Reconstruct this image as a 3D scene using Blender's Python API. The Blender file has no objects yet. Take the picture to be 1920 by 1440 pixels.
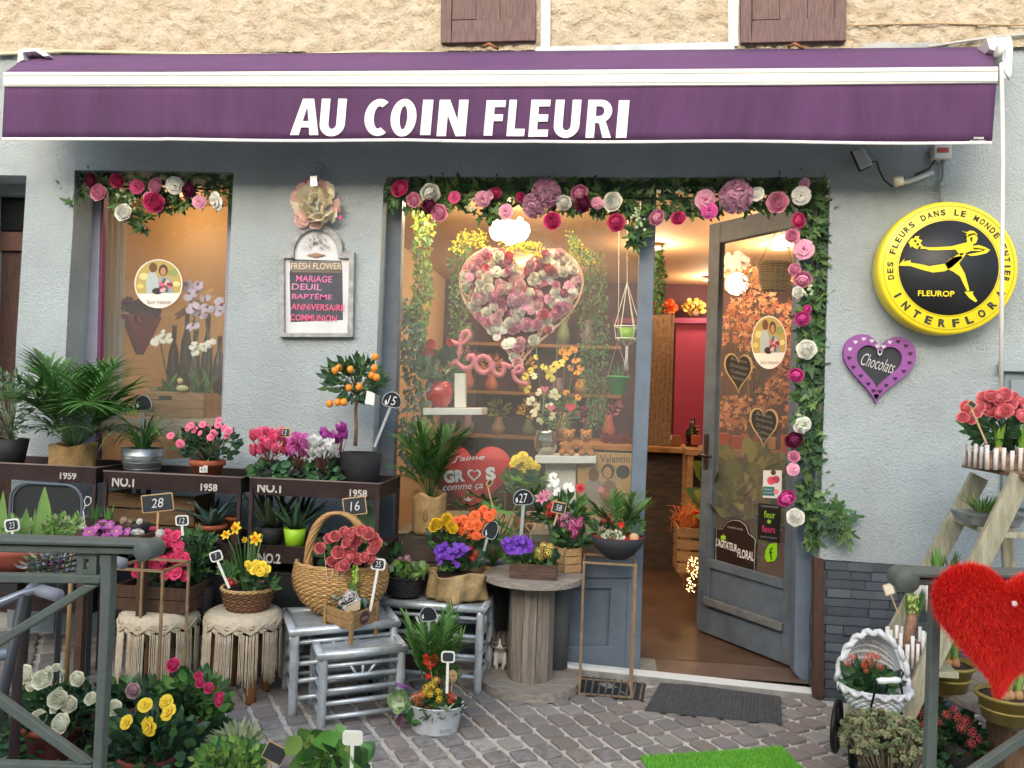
import bpy, math, random
from mathutils import Vector as V, Matrix, noise, Quaternion
random.seed(11)
R = math.radians
sin, cos, pi = math.sin, math.cos, math.pi
U = random.uniform
sc = bpy.context.scene
COL = sc.collection
# ---------------------------------------------------------------- camera, sky, sun, exposure
F = 1550.0
CAM = V((0, -4, 1.33))
rot = Matrix.Rotation(R(6.3), 3, 'Z') @ Matrix.Rotation(R(90.95), 3, 'X') @ Matrix.Rotation(R(2.1), 3, 'Z')
cd = bpy.data.cameras.new('camera'); cam = bpy.data.objects.new('camera', cd); COL.objects.link(cam)
cam.matrix_world = Matrix.Translation(CAM) @ rot.to_4x4()
cd.sensor_width = 36; cd.lens = F/1920*36; cd.clip_end = 500; cd.clip_start = 0.05
sc.camera = cam
w = bpy.data.worlds.new('World'); sc.world = w; w.use_nodes = True
nt = w.node_tree; sky = nt.nodes.new('ShaderNodeTexSky'); sky.sky_type = 'NISHITA'; sky.sun_disc = False
SE, SR = R(21), R(188)
sky.sun_elevation = SE; sky.sun_rotation = SR; sky.air_density = 1.3; sky.dust_density = 3.0
nt.links.new(sky.outputs[0], nt.nodes['Background'].inputs[0]); nt.nodes['Background'].inputs[1].default_value = 0.15
sl = bpy.data.lights.new('sun', 'SUN'); sun = bpy.data.objects.new('sun', sl); COL.objects.link(sun)
sl.energy = 1.1; sl.angle = R(85); sl.color = (1, .97, .92)
sun.rotation_euler = V((sin(SR)*cos(SE), cos(SR)*cos(SE), sin(SE))).to_track_quat('Z', 'Y').to_euler()
sc.view_settings.view_transform = 'Standard'; sc.view_settings.look = 'None'; sc.view_settings.gamma = 1
sc.view_settings.use_curve_mapping = False
sc.view_settings.exposure = 1.3
try:
    sc.cycles.max_bounces = 8; sc.cycles.transparent_max_bounces = 12; sc.cycles.use_denoising = True
    sc.cycles.sample_clamp_indirect = 4; sc.cycles.caustics_reflective = False; sc.cycles.caustics_refractive = False
except Exception: pass
# ---------------------------------------------------------------- photo pixel -> point in the place
def ray(px, py): return rot @ V(((px-960)/F, -(py-720)/F, -1))
def P(px, py, Y):
    d = ray(px, py); return CAM + d*((Y-CAM.y)/d.y)
def H(px, py, z):
    d = ray(px, py); return CAM + d*((z-CAM.z)/d.z)
GS = -.015
def gz(x): return GS*x
def G(px, py, h=0):
    d = ray(px, py); t = (GS*CAM.x+h-CAM.z)/(d.z-GS*d.x); return CAM + d*t
def PL(px, py, o, n):
    d = ray(px, py); return CAM + d*((o-CAM).dot(n)/d.dot(n))
FW = rot @ V((0, 0, -1))
def k(p): return (V(p)-CAM).dot(FW)/F          # metres per photo pixel at p
X3, Y3, Z3 = V((1, 0, 0)), V((0, 1, 0)), V((0, 0, 1))
# ---------------------------------------------------------------- materials
def lin(c): return tuple((x/12.92 if x <= .04045 else ((x+.055)/1.055)**2.4) for x in c)
def hx(s): return lin(tuple(int(s[i:i+2], 16)/255 for i in (0, 2, 4)))
MC = {}
def M(c, rough=.6, metal=0, n=0, ns=12, b=0, bs=60, v=0, tr=0, em=0, spec=.5, c2=None, coat=0, stretch=None, det=4, bd=.004):
    """colour (hex), roughness, metallic, n: noise contrast, ns: its scale, b: bump, v: per-piece variation, tr: translucency, em: emission"""
    key = (c, rough, metal, n, ns, b, bs, v, tr, em, spec, c2, coat, stretch, bd)
    if key in MC: return MC[key]
    m = bpy.data.materials.new('mat_'+c); m.use_nodes = True; t = m.node_tree; N = t.nodes; L = t.links
    bs_ = N['Principled BSDF']; col = hx(c)+(1,)
    bs_.inputs['Base Color'].default_value = col; bs_.inputs['Roughness'].default_value = rough
    bs_.inputs['Metallic'].default_value = metal; bs_.inputs['Specular IOR Level'].default_value = spec
    if coat: bs_.inputs['Coat Weight'].default_value = coat; bs_.inputs['Coat Roughness'].default_value = .15
    tc = N.new('ShaderNodeTexCoord'); src = tc.outputs['Object']
    if stretch:
        mp = N.new('ShaderNodeMapping'); mp.inputs['Scale'].default_value = stretch; L.new(src, mp.inputs[0]); src = mp.outputs[0]
    cur = None
    if n or c2:
        no = N.new('ShaderNodeTexNoise'); no.inputs['Scale'].default_value = ns; no.inputs['Detail'].default_value = det
        no.inputs['Roughness'].default_value = .6
        L.new(src, no.inputs['Vector']); mx = N.new('ShaderNodeMix'); mx.data_type = 'RGBA'
        rp = N.new('ShaderNodeMapRange'); rp.inputs[1].default_value = .35; rp.inputs[2].default_value = .65
        L.new(no.outputs[0], rp.inputs[0]); L.new(rp.outputs[0], mx.inputs[0])
        d = hx(c2) if c2 else tuple(x*(1-n) for x in col[:3])
        mx.inputs[6].default_value = d+(1,); mx.inputs[7].default_value = col if c2 else tuple(min(1, x*(1+n*.6)) for x in col[:3])+(1,)
        cur = mx.outputs[2]
    if v:
        hs = N.new('ShaderNodeHueSaturation'); g = N.new('ShaderNodeNewGeometry'); oi = N.new('ShaderNodeObjectInfo')
        a = N.new('ShaderNodeMath'); a.operation = 'ADD'; L.new(g.outputs['Random Per Island'], a.inputs[0]); L.new(oi.outputs['Random'], a.inputs[1])
        fr = N.new('ShaderNodeMath'); fr.operation = 'FRACT'; L.new(a.outputs[0], fr.inputs[0])
        mr = N.new('ShaderNodeMapRange'); mr.inputs[3].default_value = 1-v; mr.inputs[4].default_value = 1+v
        L.new(fr.outputs[0], mr.inputs[0]); L.new(mr.outputs[0], hs.inputs['Value'])
        m2 = N.new('ShaderNodeMapRange'); m2.inputs[3].default_value = .5+v*.05; m2.inputs[4].default_value = .5-v*.05
        mu = N.new('ShaderNodeMath'); mu.operation = 'MULTIPLY'; mu.inputs[1].default_value = 7.3; L.new(fr.outputs[0], mu.inputs[0])
        f2 = N.new('ShaderNodeMath'); f2.operation = 'FRACT'; L.new(mu.outputs[0], f2.inputs[0]); L.new(f2.outputs[0], m2.inputs[0]); L.new(m2.outputs[0], hs.inputs['Hue'])
        if cur: L.new(cur, hs.inputs['Color'])
        else: hs.inputs['Color'].default_value = col
        cur = hs.outputs[0]
    if cur: L.new(cur, bs_.inputs['Base Color'])
    if b:
        nb = N.new('ShaderNodeTexNoise'); nb.inputs['Scale'].default_value = bs; nb.inputs['Detail'].default_value = 5
        L.new(src, nb.inputs['Vector'])
        bp = N.new('ShaderNodeBump'); bp.inputs['Strength'].default_value = b; bp.inputs['Distance'].default_value = bd
        L.new(nb.outputs[0], bp.inputs['Height']); L.new(bp.outputs[0], bs_.inputs['Normal'])
    if em:
        bs_.inputs['Emission Color'].default_value = col; bs_.inputs['Emission Strength'].default_value = em
    if tr:
        tl = N.new('ShaderNodeBsdfTranslucent'); ms = N.new('ShaderNodeMixShader'); ms.inputs[0].default_value = tr
        if cur: L.new(cur, tl.inputs[0])
        else: tl.inputs[0].default_value = col
        L.new(bs_.outputs[0], ms.inputs[1]); L.new(tl.outputs[0], ms.inputs[2]); L.new(ms.outputs[0], N['Material Output'].inputs[0])
    MC[key] = m; return m
def glass_mat(tint=(.93, .96, .95), ior=1.5, rough=0.0, haze=.0):
    m = bpy.data.materials.new('mat_glass'); m.use_nodes = True; t = m.node_tree; N = t.nodes; L = t.links; N.remove(N['Principled BSDF'])
    a = N.new('ShaderNodeBsdfTransparent'); a.inputs[0].default_value = tint+(1,); g = N.new('ShaderNodeBsdfGlossy'); g.inputs['Roughness'].default_value = rough
    f = N.new('ShaderNodeFresnel'); f.inputs[0].default_value = ior; x = N.new('ShaderNodeMixShader')
    ge = N.new('ShaderNodeNewGeometry'); iv = N.new('ShaderNodeMath'); iv.operation = 'SUBTRACT'; iv.inputs[0].default_value = 1; L.new(ge.outputs['Backfacing'], iv.inputs[1])
    mu = N.new('ShaderNodeMath'); mu.operation = 'MULTIPLY'; L.new(f.outputs[0], mu.inputs[0]); L.new(iv.outputs[0], mu.inputs[1])
    L.new(mu.outputs[0], x.inputs[0])
    df = N.new('ShaderNodeBsdfDiffuse'); df.inputs[0].default_value = (.75, .74, .7, 1); dm = N.new('ShaderNodeMixShader'); dm.inputs[0].default_value = haze  # pale diffuse veil standing in for the haze of street reflections
    L.new(a.outputs[0], dm.inputs[1]); L.new(df.outputs[0], dm.inputs[2]); L.new(dm.outputs[0], x.inputs[1]); L.new(g.outputs[0], x.inputs[2]); L.new(x.outputs[0], N['Material Output'].inputs[0])
    return m
GLASS = glass_mat((.95, .97, .96), 1.72, 0, .05); ACRYL = glass_mat((.75, .8, .82), 1.5, .05)
# ---------------------------------------------------------------- mesh builder and object bookkeeping
WL = {}
def wl(o): return WL.get(o.name, V((0, 0, 0))) if o else V((0, 0, 0))
def frame(d):
    d = V(d).normalized(); a = d.cross(Z3)
    if a.length < 1e-3: a = d.cross(Y3)
    a.normalize(); return a, a.cross(d).normalized(), d
class MB:
    def __init__(s): s.v = []; s.f = []; s.m = []; s.s = []; s.mats = []
    def mi(s, mat):
        for i, q in enumerate(s.mats):
            if q is mat: return i
        s.mats.append(mat); return len(s.mats)-1
    def add(s, vs, fs, mat, sm=False):
        o = len(s.v); i = s.mi(mat); s.v.extend([tuple(q) for q in vs])
        for f in fs: s.f.append(tuple(o+a for a in f)); s.m.append(i); s.s.append(sm)
        return s
    def hexa(s, c, mat):     # eight corners: four of the front, four behind
        return s.add(c, [(0, 1, 2, 3), (7, 6, 5, 4), (0, 4, 5, 1), (1, 5, 6, 2), (2, 6, 7, 3), (3, 7, 4, 0)], mat)
    def box(s, c, sz, mat, q=None):
        c = V(c); h = V(sz)/2; cs = []
        for y in (-1, 1):
            for x, z in ((-1, -1), (1, -1), (1, 1), (-1, 1)):
                p = V((x*h.x, y*h.y, z*h.z)); cs.append(c+(q @ p if q else p))
        return s.hexa(cs, mat)
    def prism(s, pts, back, mat, sm=False):
        pts = [V(p) for p in pts]; n = len(pts); back = V(back)
        nn = V((0, 0, 0))
        for i in range(n): nn += pts[i].cross(pts[(i+1) % n])
        if nn.dot(back) > 0: pts.reverse()
        vs = pts+[p+back for p in pts]
        fs = [tuple(range(n)), tuple(range(2*n-1, n-1, -1))]+[(i, n+i, n+(i+1) % n, (i+1) % n) for i in range(n)]
        o = len(s.f); s.add(vs, fs, mat)
        if sm:
            for j in range(o+2, len(s.f)): s.s[j] = True
        return s
    def px(s, pp, Y, th, mat, sm=False): return s.prism([P(a, b, Y) for a, b in pp], (0, th, 0), mat, sm)
    def bar(s, a, b, w, t, mat, up=Z3):
        a = V(a); b = V(b); d = (b-a).normalized(); x = d.cross(V(up))
        if x.length < 1e-3: x = d.cross(X3)
        x.normalize(); u = x.cross(d).normalized(); x = x*w/2; u = u*t/2
        return s.hexa([a-x-u, a+x-u, a+x+u, a-x+u, b-x-u, b+x-u, b+x+u, b-x+u], mat)
    def tube(s, pts, r, mat, n=8, closed=False, cap=True):
        pts = [V(p) for p in pts]; m = len(pts); rs = r if isinstance(r, (list, tuple)) else [r]*m
        vs = []; pa = None
        for i, p in enumerate(pts):
            if closed: d = pts[(i+1) % m]-pts[i-1]
            else: d = pts[min(i+1, m-1)]-pts[max(i-1, 0)]
            if d.length < 1e-9: d = Z3
            d.normalize()
            if pa is None: a = frame(d)[0]
            else:
                a = pa-d*pa.dot(d)
                if a.length < 1e-4: a = frame(d)[0]
                a.normalize()
            pa = a; b_ = d.cross(a)
            for j in range(n):
                t = 2*pi*j/n; vs.append(p+(a*cos(t)+b_*sin(t))*rs[i])
        fs = []
        for i in range(m if closed else m-1):
            q = (i+1) % m
            for j in range(n): fs.append((i*n+j, i*n+(j+1) % n, q*n+(j+1) % n, q*n+j))
        if cap and not closed: fs.append(tuple(range(n-1, -1, -1))); fs.append(tuple((m-1)*n+j for j in range(n)))
        return s.add(vs, fs, mat, True)
    def lathe(s, c, prof, mat, n=28, sx=1, sy=1, q=None, sm=True):
        c = V(c); vs = []
        for r, z in prof:
            for j in range(n):
                t = 2*pi*j/n; p = V((r*cos(t)*sx, r*sin(t)*sy, z)); vs.append(c+(q @ p if q else p))
        fs = []
        for i in range(len(prof)-1):
            for j in range(n): fs.append((i*n+j, i*n+(j+1) % n, (i+1)*n+(j+1) % n, (i+1)*n+j))
        if prof[0][0] > 1e-6: fs.append(tuple(range(n-1, -1, -1)))
        if prof[-1][0] > 1e-6: fs.append(tuple((len(prof)-1)*n+j for j in range(n)))
        return s.add(vs, fs, mat, sm)
    def ball(s, c, r, mat, n=10, m=7, q=None):
        r = V(r) if not isinstance(r, (int, float)) else V((r, r, r)); c = V(c); vs = [c+(q @ V((0, 0, -r.z)) if q else V((0, 0, -r.z)))]
        for i in range(1, m):
            a = -pi/2+pi*i/m
            for j in range(n):
                p = V((r.x*cos(a)*cos(2*pi*j/n), r.y*cos(a)*sin(2*pi*j/n), r.z*sin(a))); vs.append(c+(q @ p if q else p))
        vs.append(c+(q @ V((0, 0, r.z)) if q else V((0, 0, r.z)))); fs = []; l = len(vs)-1
        for j in range(n): fs.append((0, 1+(j+1) % n, 1+j)); fs.append((l, l-n+j, l-n+(j+1) % n))
        for i in range(m-2):
            for j in range(n): fs.append((1+i*n+j, 1+i*n+(j+1) % n, 1+(i+1)*n+(j+1) % n, 1+(i+1)*n+j))
        return s.add(vs, fs, mat, True)
    def blade(s, p, d, L, w, mat, droop=0., n=4, prof=None, fold=.25, side=None):
        p = V(p); d = V(d).normalized(); prof = prof or [.5, .9, 1, .75, .05]
        n = len(prof)-1; a = V(side) if side is not None else frame(d)[0]; vs = []
        for i in range(n+1):
            up = a.cross(d).normalized(); ww = w*prof[i]/2
            vs += [p-a*ww+up*abs(ww)*fold, p, p+a*ww+up*abs(ww)*fold]
            p = p+d*(L/n); d = (d+V((0, 0, -droop/n))).normalized(); a = (a-d*a.dot(d)).normalized()
        fs = []
        for i in range(n):
            for j in (0, 1): q = i*3+j; fs.append((q, q+1, q+4, q+3))
        return s.add(vs, fs, mat, True)
    def put(s, me, pos, q, sc_=1):
        pos = V(pos); c = V((sc_, sc_, sc_)) if isinstance(sc_, (int, float)) else V(sc_); o = len(s.v); ix = [s.mi(m) for m in me.materials]
        for v_ in me.vertices: s.v.append(tuple(pos+q @ V((v_.co.x*c.x, v_.co.y*c.y, v_.co.z*c.z))))
        for f in me.polygons: s.f.append(tuple(o+a for a in f.vertices)); s.m.append(ix[f.material_index]); s.s.append(f.use_smooth)
    def leaf(s, kind, mat, pos, d, L, face=None, w=1):
        d = V(d).normalized(); f = V(face) if face is not None else V((U(-.7, .7), -1, U(.1, .9)))
        f = f-d*f.dot(d); f = f.normalized() if f.length > 1e-3 else frame(d)[1]
        s.put(proto(kind, mat), pos, Matrix((f.cross(d), f, d)).transposed().to_quaternion(), (L*w, L, L))
    def mesh(s, name, org=None):
        me = bpy.data.meshes.new(name)
        vs = s.v if org is None else [(x-org[0], y-org[1], z-org[2]) for x, y, z in s.v]
        me.from_pydata(vs, [], s.f)
        for m in s.mats: me.materials.append(m)
        me.polygons.foreach_set('material_index', s.m); me.polygons.foreach_set('use_smooth', s.s); me.update(); return me
    def build(s, name, parent=None, bevel=0, kind=None, label=None, cat=None, group=None, org=None, seg=2):
        o_ = wl(parent) if parent else (V(org) if org is not None else V((0, 0, 0)))
        o = bpy.data.objects.new(name, s.mesh(name, o_)); COL.objects.link(o); WL[o.name] = o_.copy()
        if parent: o.parent = parent
        else: o.location = o_
        if bevel:
            b = o.modifiers.new('edge', 'BEVEL'); b.width = bevel; b.segments = seg; b.limit_method = 'ANGLE'; b.angle_limit = R(40); b.harden_normals = False
        tag(o, label, cat, group, kind); return o
def tag(o, label=None, cat=None, group=None, kind=None):
    for a, b in (('label', label), ('category', cat), ('group', group), ('kind', kind)):
        if b: o[a] = b
    return o
def thing(name, label, cat, loc, group=None, kind=None):
    o = bpy.data.objects.new(name, None); o.empty_display_size = .05; COL.objects.link(o); o.location = V(loc); WL[o.name] = V(loc)
    return tag(o, label, cat, group, kind)
def inst(parent, name, me, loc, q=None, s=1, label=None):
    o = bpy.data.objects.new(name, me); COL.objects.link(o); o.parent = parent; o.location = V(loc)-wl(parent)
    o.rotation_mode = 'QUATERNION'
    if q: o.rotation_quaternion = q
    o.scale = (s, s, s) if isinstance(s, (int, float)) else s
    if label: o['label'] = label
    WL[o.name] = wl(parent); return o
def aim(d, spin=None):
    q = V(d).normalized().to_track_quat('Z', 'Y')
    return q @ Quaternion((0, 0, 1), U(0, 6.28) if spin is None else spin)
def jit(a): return V((U(-a, a), U(-a, a), U(-a, a)))
# ---------------------------------------------------------------- writing
def text_mesh(s, bold=0, shear=0, sp=1.0, res=3):
    c = bpy.data.curves.new('lettering', 'FONT'); c.body = s; c.offset = bold; c.shear = shear; c.space_character = sp; c.resolution_u = res
    c.align_x = 'CENTER'; c.align_y = 'CENTER'
    o = bpy.data.objects.new('lettering', c); me = bpy.data.meshes.new_from_object(o); bpy.data.objects.remove(o); bpy.data.curves.remove(c)
    return me
def text(parent, s, c, right, up, h, mat, w=None, bold=.0, shear=0, sp=1.0, th=.001, name='lettering'):
    """lettering centred on c, letters h high, w wide in all; raised by th"""
    me = text_mesh(s, bold, shear, sp); vs = [v.co.copy() for v in me.vertices]
    if not vs: return None
    x0 = min(v.x for v in vs); x1 = max(v.x for v in vs); y0 = min(v.y for v in vs); y1 = max(v.y for v in vs)
    sy = h/max(y1-y0, 1e-6); sx = w/(x1-x0) if w else sy
    r = V(right).normalized(); u = V(up); u = (u-r*u.dot(r)).normalized(); nn = r.cross(u)
    b = MB(); b.add([V(c)+r*((v.x-(x0+x1)/2)*sx)+u*((v.y-(y0+y1)/2)*sy)+nn*th for v in vs], [tuple(p.vertices) for p in me.polygons], mat)
    bpy.data.meshes.remove(me)
    return b.build(name, parent)
def textpx(parent, s, cx, cy, h, Y, mat, wpx=None, ang=0, **kw):
    c = P(cx, cy, Y); a = R(ang); q = k(c)
    r = P(cx+50*cos(a), cy+50*sin(a), Y)-c; u = P(cx+50*sin(a), cy-50*cos(a), Y)-c
    return text(parent, s, c, r, u, h*q, mat, w=wpx*q if wpx else None, **kw)
# ---------------------------------------------------------------- flower and leaf prototypes (unit size, facing +Z)
PC = {}
def petal(b, a, prof, mat, cup=.3, seg=1):
    ca, sa = cos(a), sin(a); vs = []
    for r, z, w_ in prof:
        for t in (-1, 0, 1):
            rr = r-cup*w_*(t*t)*.5; x = t*w_; vs.append((rr*ca-x*sa, rr*sa+x*ca, z+cup*w_*.35*(t*t)))
    fs = []
    for i in range(len(prof)-1):
        for j in (0, 1): q = i*3+j; fs.append((q, q+1, q+4, q+3))
    b.add(vs, fs, mat, True)
def proto(kind, mat, mat2=None, seed=0):
    key = (kind, mat.name, mat2.name if mat2 else None, seed)
    if key in PC: return PC[key]
    rs = random.getstate(); random.seed(hash(kind) % 7+seed*31+3 if False else seed*31+len(kind))
    b = MB()
    if kind == 'rose':
        for n, r, z, w_, fl in ((3, .13, .8, .15, -.08), (4, .27, .78, .24, -.12), (5, .42, .7, .33, -.12), (6, .6, .56, .4, -.08), (7, .78, .34, .46, .04), (6, .88, .1, .5, .14)):
            o = U(0, 6)
            for i in range(n):
                j = U(-.05, .05); petal(b, o+2*pi*i/n+U(-.15, .15), [(r*.3, -.35, w_*.5), (r*.85, -.1, w_), (r*1.02, z*.6+j, w_*1.05), (r+fl, z+j, w_*.75), (r+fl+.03, z+.04+j, w_*.2)], mat, .55)
        b.ball((0, 0, -.15), (.62, .62, .4), mat, 8, 5)
    elif kind == 'open':
        m2 = mat2 or mat
        for i in range(5): petal(b, 2*pi*i/5, [(.06, 0, .08), (.4, .12, .34), (.8, .12, .44), (1.0, .02, .22)], mat, .15)
        b.ball((0, 0, .06), (.2, .2, .12), m2, 7, 4)
    elif kind == 'double':
        for n, r, z, w_ in ((4, .3, .45, .25), (5, .55, .35, .36), (6, .95, .1, .45)):
            o = U(0, 6)
            for i in range(n): petal(b, o+2*pi*i/n+U(-.2, .2), [(r*.15, -.1, .08), (r*.55, z*.8, w_), (r*.9, z+U(-.08, .08), w_*1.05), (r, z-.1, w_*.5)], mat, U(.1, .45))
    elif kind == 'cyclamen':
        for i in range(5):
            a = 2*pi*i/5+U(-.3, .3); petal(b, a, [(.08, 0, .12), (.3, .35, .3), (.42+U(-.1, .15), .9, .42), (.6+U(-.15, .2), 1.35, .25), (.62, 1.5, .05)], mat, .25)
    elif kind == 'daffodil':
        for i in range(6): petal(b, 2*pi*i/6, [(.1, 0, .1), (.5, .1, .28), (.85, .08, .24), (1.05, .05, .04)], mat, .2)
        b.lathe((0, 0, 0), [(.14, 0), (.2, .3), (.3, .62), (.36, .66), (.24, .5), (.1, .1), (0, .05)], mat2 or mat, 10)
    elif kind == 'orchid':
        for a, w_, l in ((pi/2, .3, .9), (pi/2+2.2, .28, .85), (pi/2-2.2, .28, .85), (0.15, .55, 1), (pi-.15, .55, 1)):
            petal(b, a, [(.05, .03, .1), (l*.35, .12, w_*.8), (l*.75, .1, w_), (l, .0, w_*.5)], mat, .15)
        b.ball((0, -.15, .15), (.16, .2, .16), mat2 or mat, 7, 5); b.ball((0, .08, .2), (.08, .1, .1), mat2 or mat, 6, 4)
    elif kind == 'cluster':   # a domed head of many four-petalled florets
        for i in range(26):
            t = i/26; el = math.acos(1-t*.95); az = i*2.4; c = V((sin(el)*cos(az), sin(el)*sin(az), cos(el)*.65)); q = aim(c, U(0, 6)); f = MB()
            for j in range(4): petal(f, pi/2*j, [(.02, 0, .04), (.1, .03, .08), (.2, .0, .05)], mat, .1)
            if mat2: f.ball((0, 0, .03), .05, mat2, 5, 3)
            o = len(b.v)
            for p in f.v: b.v.append(tuple(c*.85+q @ V(p)))
            for ff, mm in zip(f.f, f.m): b.f.append(tuple(o+x for x in ff)); b.m.append(b.mi(f.mats[mm])); b.s.append(True)
    elif kind == 'ball':      # hydrangea / peony: a mass of ruffled petals
        b.ball((0, 0, 0), .78, mat, 12, 8)
        for i in range(120):
            el = math.acos(1-(i+.5)/120*1.25); az = i*2.4+U(-.2, .2); c = V((sin(el)*cos(az), sin(el)*sin(az), cos(el))); a, u, d = frame(c)
            t = U(0, 6); a2 = a*cos(t)+u*sin(t); l = U(.24, .36); s0 = c*.72
            b.add([s0-a2*.05, s0+a2*.05, c*.92+a2*l*.8+u*U(-.05, .05), c*1.02+u*l*.3, c*.92-a2*l*.8+jit(.04)], [(0, 1, 2, 3), (0, 3, 4)], mat, True)
    elif kind == 'bell':
        for i in range(5): petal(b, 2*pi*i/5, [(.1, -.4, .1), (.35, 0, .3), (.75, .2, .3), (1.0, .25, .05)], mat, .2)
    elif kind == 'lily':
        for i in range(6): petal(b, 2*pi*i/6, [(.06, -.6, .08), (.22, 0, .22), (.6, .35, .24), (1.05, .3, .03)], mat, .2)
        for i in range(5): b.tube([(0, 0, 0), (.15*cos(i*1.25), .15*sin(i*1.25), .6)], .02, mat2 or mat, 4)
    # --- leaves: base at origin, length along +Z (so aim() points them), face towards +Y
    elif kind in ('oval', 'lance', 'round', 'strap', 'cabbage'):
        pr = {'oval': [.1, .75, 1, .85, .5, .02], 'lance': [.15, .7, 1, .7, .35, .02], 'round': [.5, 1.05, 1.2, 1.05, .7, .1], 'strap': [.7, .95, 1, .95, .7, .1], 'cabbage': [.3, .8, 1.1, 1.2, 1.0, .4]}[kind]
        wd = {'oval': .5, 'lance': .26, 'round': .8, 'strap': .14, 'cabbage': .8}[kind]
        b.blade((0, 0, 0), (0, -.25 if kind != 'strap' else -.1, 1), 1, wd, mat, droop=0, prof=pr, fold=.3, side=(1, 0, 0))
        n = len(b.v)//3
        for i in range(n):
            t = i/(n-1)
            for j in range(3):
                x, y, z = b.v[i*3+j]; wv = (.06 if kind == 'cabbage' else .02)*sin(i*2.1+j*3)
                b.v[i*3+j] = (x, y+.35*t*t+wv, z*(1-.08*t*t))
    elif kind in ('ivy', 'fatsia'):
        n = 5 if kind == 'ivy' else 8; vs = [(0, 0, .12 if kind == 'ivy' else .35)]; zc = vs[0][2]
        for i in range(n):
            a = (-130+260*i/(n-1)) if kind == 'ivy' else (-140+280*i/(n-1)); l = ((.42, .5, .85, .5, .42)[i]) if kind == 'ivy' else .62-.1*abs(i-3.5)/3.5
            for da, f_ in ((-260/n/2.0, .45 if kind == 'ivy' else .3), (-9, .8), (0, 1.0), (9, .8)):
                r = R(a+da); vs.append((l*f_*sin(r), (.06 if da == 0 else 0)+.04*f_, zc+l*f_*cos(r)))
        r = R(150 if kind == 'ivy' else 160); vs.append((.2*sin(r), 0, zc+.2*cos(r)))
        b.add(vs, [(0, i, i+1) for i in range(1, len(vs)-1)], mat, False); b.tube([(0, 0, 0), vs[0]], .012, mat, 4)
    me = b.mesh(kind+'_form'); random.setstate(rs); PC[key] = me; return me
def bloom(parent, kind, mat, pos, d, r, name='flower', mat2=None, label=None):
    return inst(parent, name, proto(kind, mat, mat2, random.randrange(3)), pos, aim(V(d)+jit(.12)), r, label)
def leaf(parent, kind, mat, pos, d, L, name='leaf', face=None, w=1):
    d = V(d).normalized(); f = V(face) if face is not None else V((U(-.6, .6), -1, U(.1, .9)))
    f = (f-d*f.dot(d)); f = f.normalized() if f.length > 1e-3 else frame(d)[1]
    x = f.cross(d); q = Matrix((x, f, d)).transposed().to_quaternion()
    return inst(parent, name, proto(kind, mat), pos, q, (L*w, L, L))
def proj(p):
    q = rot.transposed() @ (V(p)-CAM); return 960+F*q.x/-q.z, 720-F*q.y/-q.z
# ================================================================ THE SETTING
# ---- street and paving
STONE = [M('8d8885', .85, n=.25, ns=40, b=.6, bs=90, v=.1), M('858180', .85, n=.3, ns=30, b=.6, bs=80, v=.12), M('908681', .85, n=.25, ns=40, b=.6, bs=90, v=.12), M('989590', .85, n=.25, ns=35, b=.6, bs=80, v=.15)]
MORTAR = M('c8c3ba', .95, n=.2, ns=25, b=.8, bs=120)
g = MB()
gv = [(x, y, gz(x)-.006) for x, y in ((-40, -30), (40, -30), (40, .3), (-40, .3))]
g.add(gv, [(0, 1, 2, 3)], MORTAR); pavement = g.build('pavement', kind='structure')
r_ = MB(); r_.add([(x, y, gz(x)-.002) for x, y in ((-40, -30), (40, -30), (40, -4.6), (-40, -4.6))], [(0, 1, 2, 3)], M('5d5d5e', .9, n=.2, ns=30, b=.4)); r_.build('road', kind='structure')
def cobble_mesh(i):
    random.seed(50+i); b = MB(); c = []
    for j in range(8):
        x, y = ((-.5, -.45), (-.45, -.5), (.45, -.5), (.5, -.45), (.5, .45), (.45, .5), (-.45, .5), (-.5, .45))[j]; c.append((x*U(.94, 1.04), y*U(.94, 1.04)))
    c = [(x*(1+.1*(abs(x)+abs(y)-.7)), y) for x, y in c]
    vs = [(x*.99, y*.99, -.3) for x, y in c]+[(x, y, .04) for x, y in c]+[(x*.96+U(-.015, .015), y*.96+U(-.015, .015), .085) for x, y in c]+[(x*.78, y*.78, .105+U(-.008, .008)) for x, y in c]
    fs = []
    for l in range(3):
        for j in range(8): fs.append((l*8+j, l*8+(j+1) % 8, l*8+8+(j+1) % 8, l*8+8+j))
    fs.append(tuple(range(24, 32))); b.add(vs, fs, STONE[i % 4], False); return b
cobbles = [cobble_mesh(i) for i in range(8)]; cme = [b.mesh('cobble_form') for b in cobbles]
random.seed(3); cell = []; ang = R(-57); ca, sa = cos(ang), sin(ang)
for i in range(-60, 60):
    off = U(0, 1)
    for j in range(-60, 60):
        u = (j+off)*.114; v_ = i*.101; x = u*ca-v_*sa; y = u*sa+v_*ca
        if -3.6 < x < 2.6 and -3.4 < y < -.06:
            a2 = U(.84, .99)*.097; b2 = U(.84, 1)*.083
            qx, qy = proj((x, y, gz(x))); cell.append((x, y, a2, b2, qx, qy, U(-.06, .06)))
cell.sort(key=lambda c: (0 if (-30 < c[4] < 1950 and c[5] < 1462 and not (c[4] < 330 and c[5] > 1300)) else 1, -c[1]))
rest = MB(); cnt = 0
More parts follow.
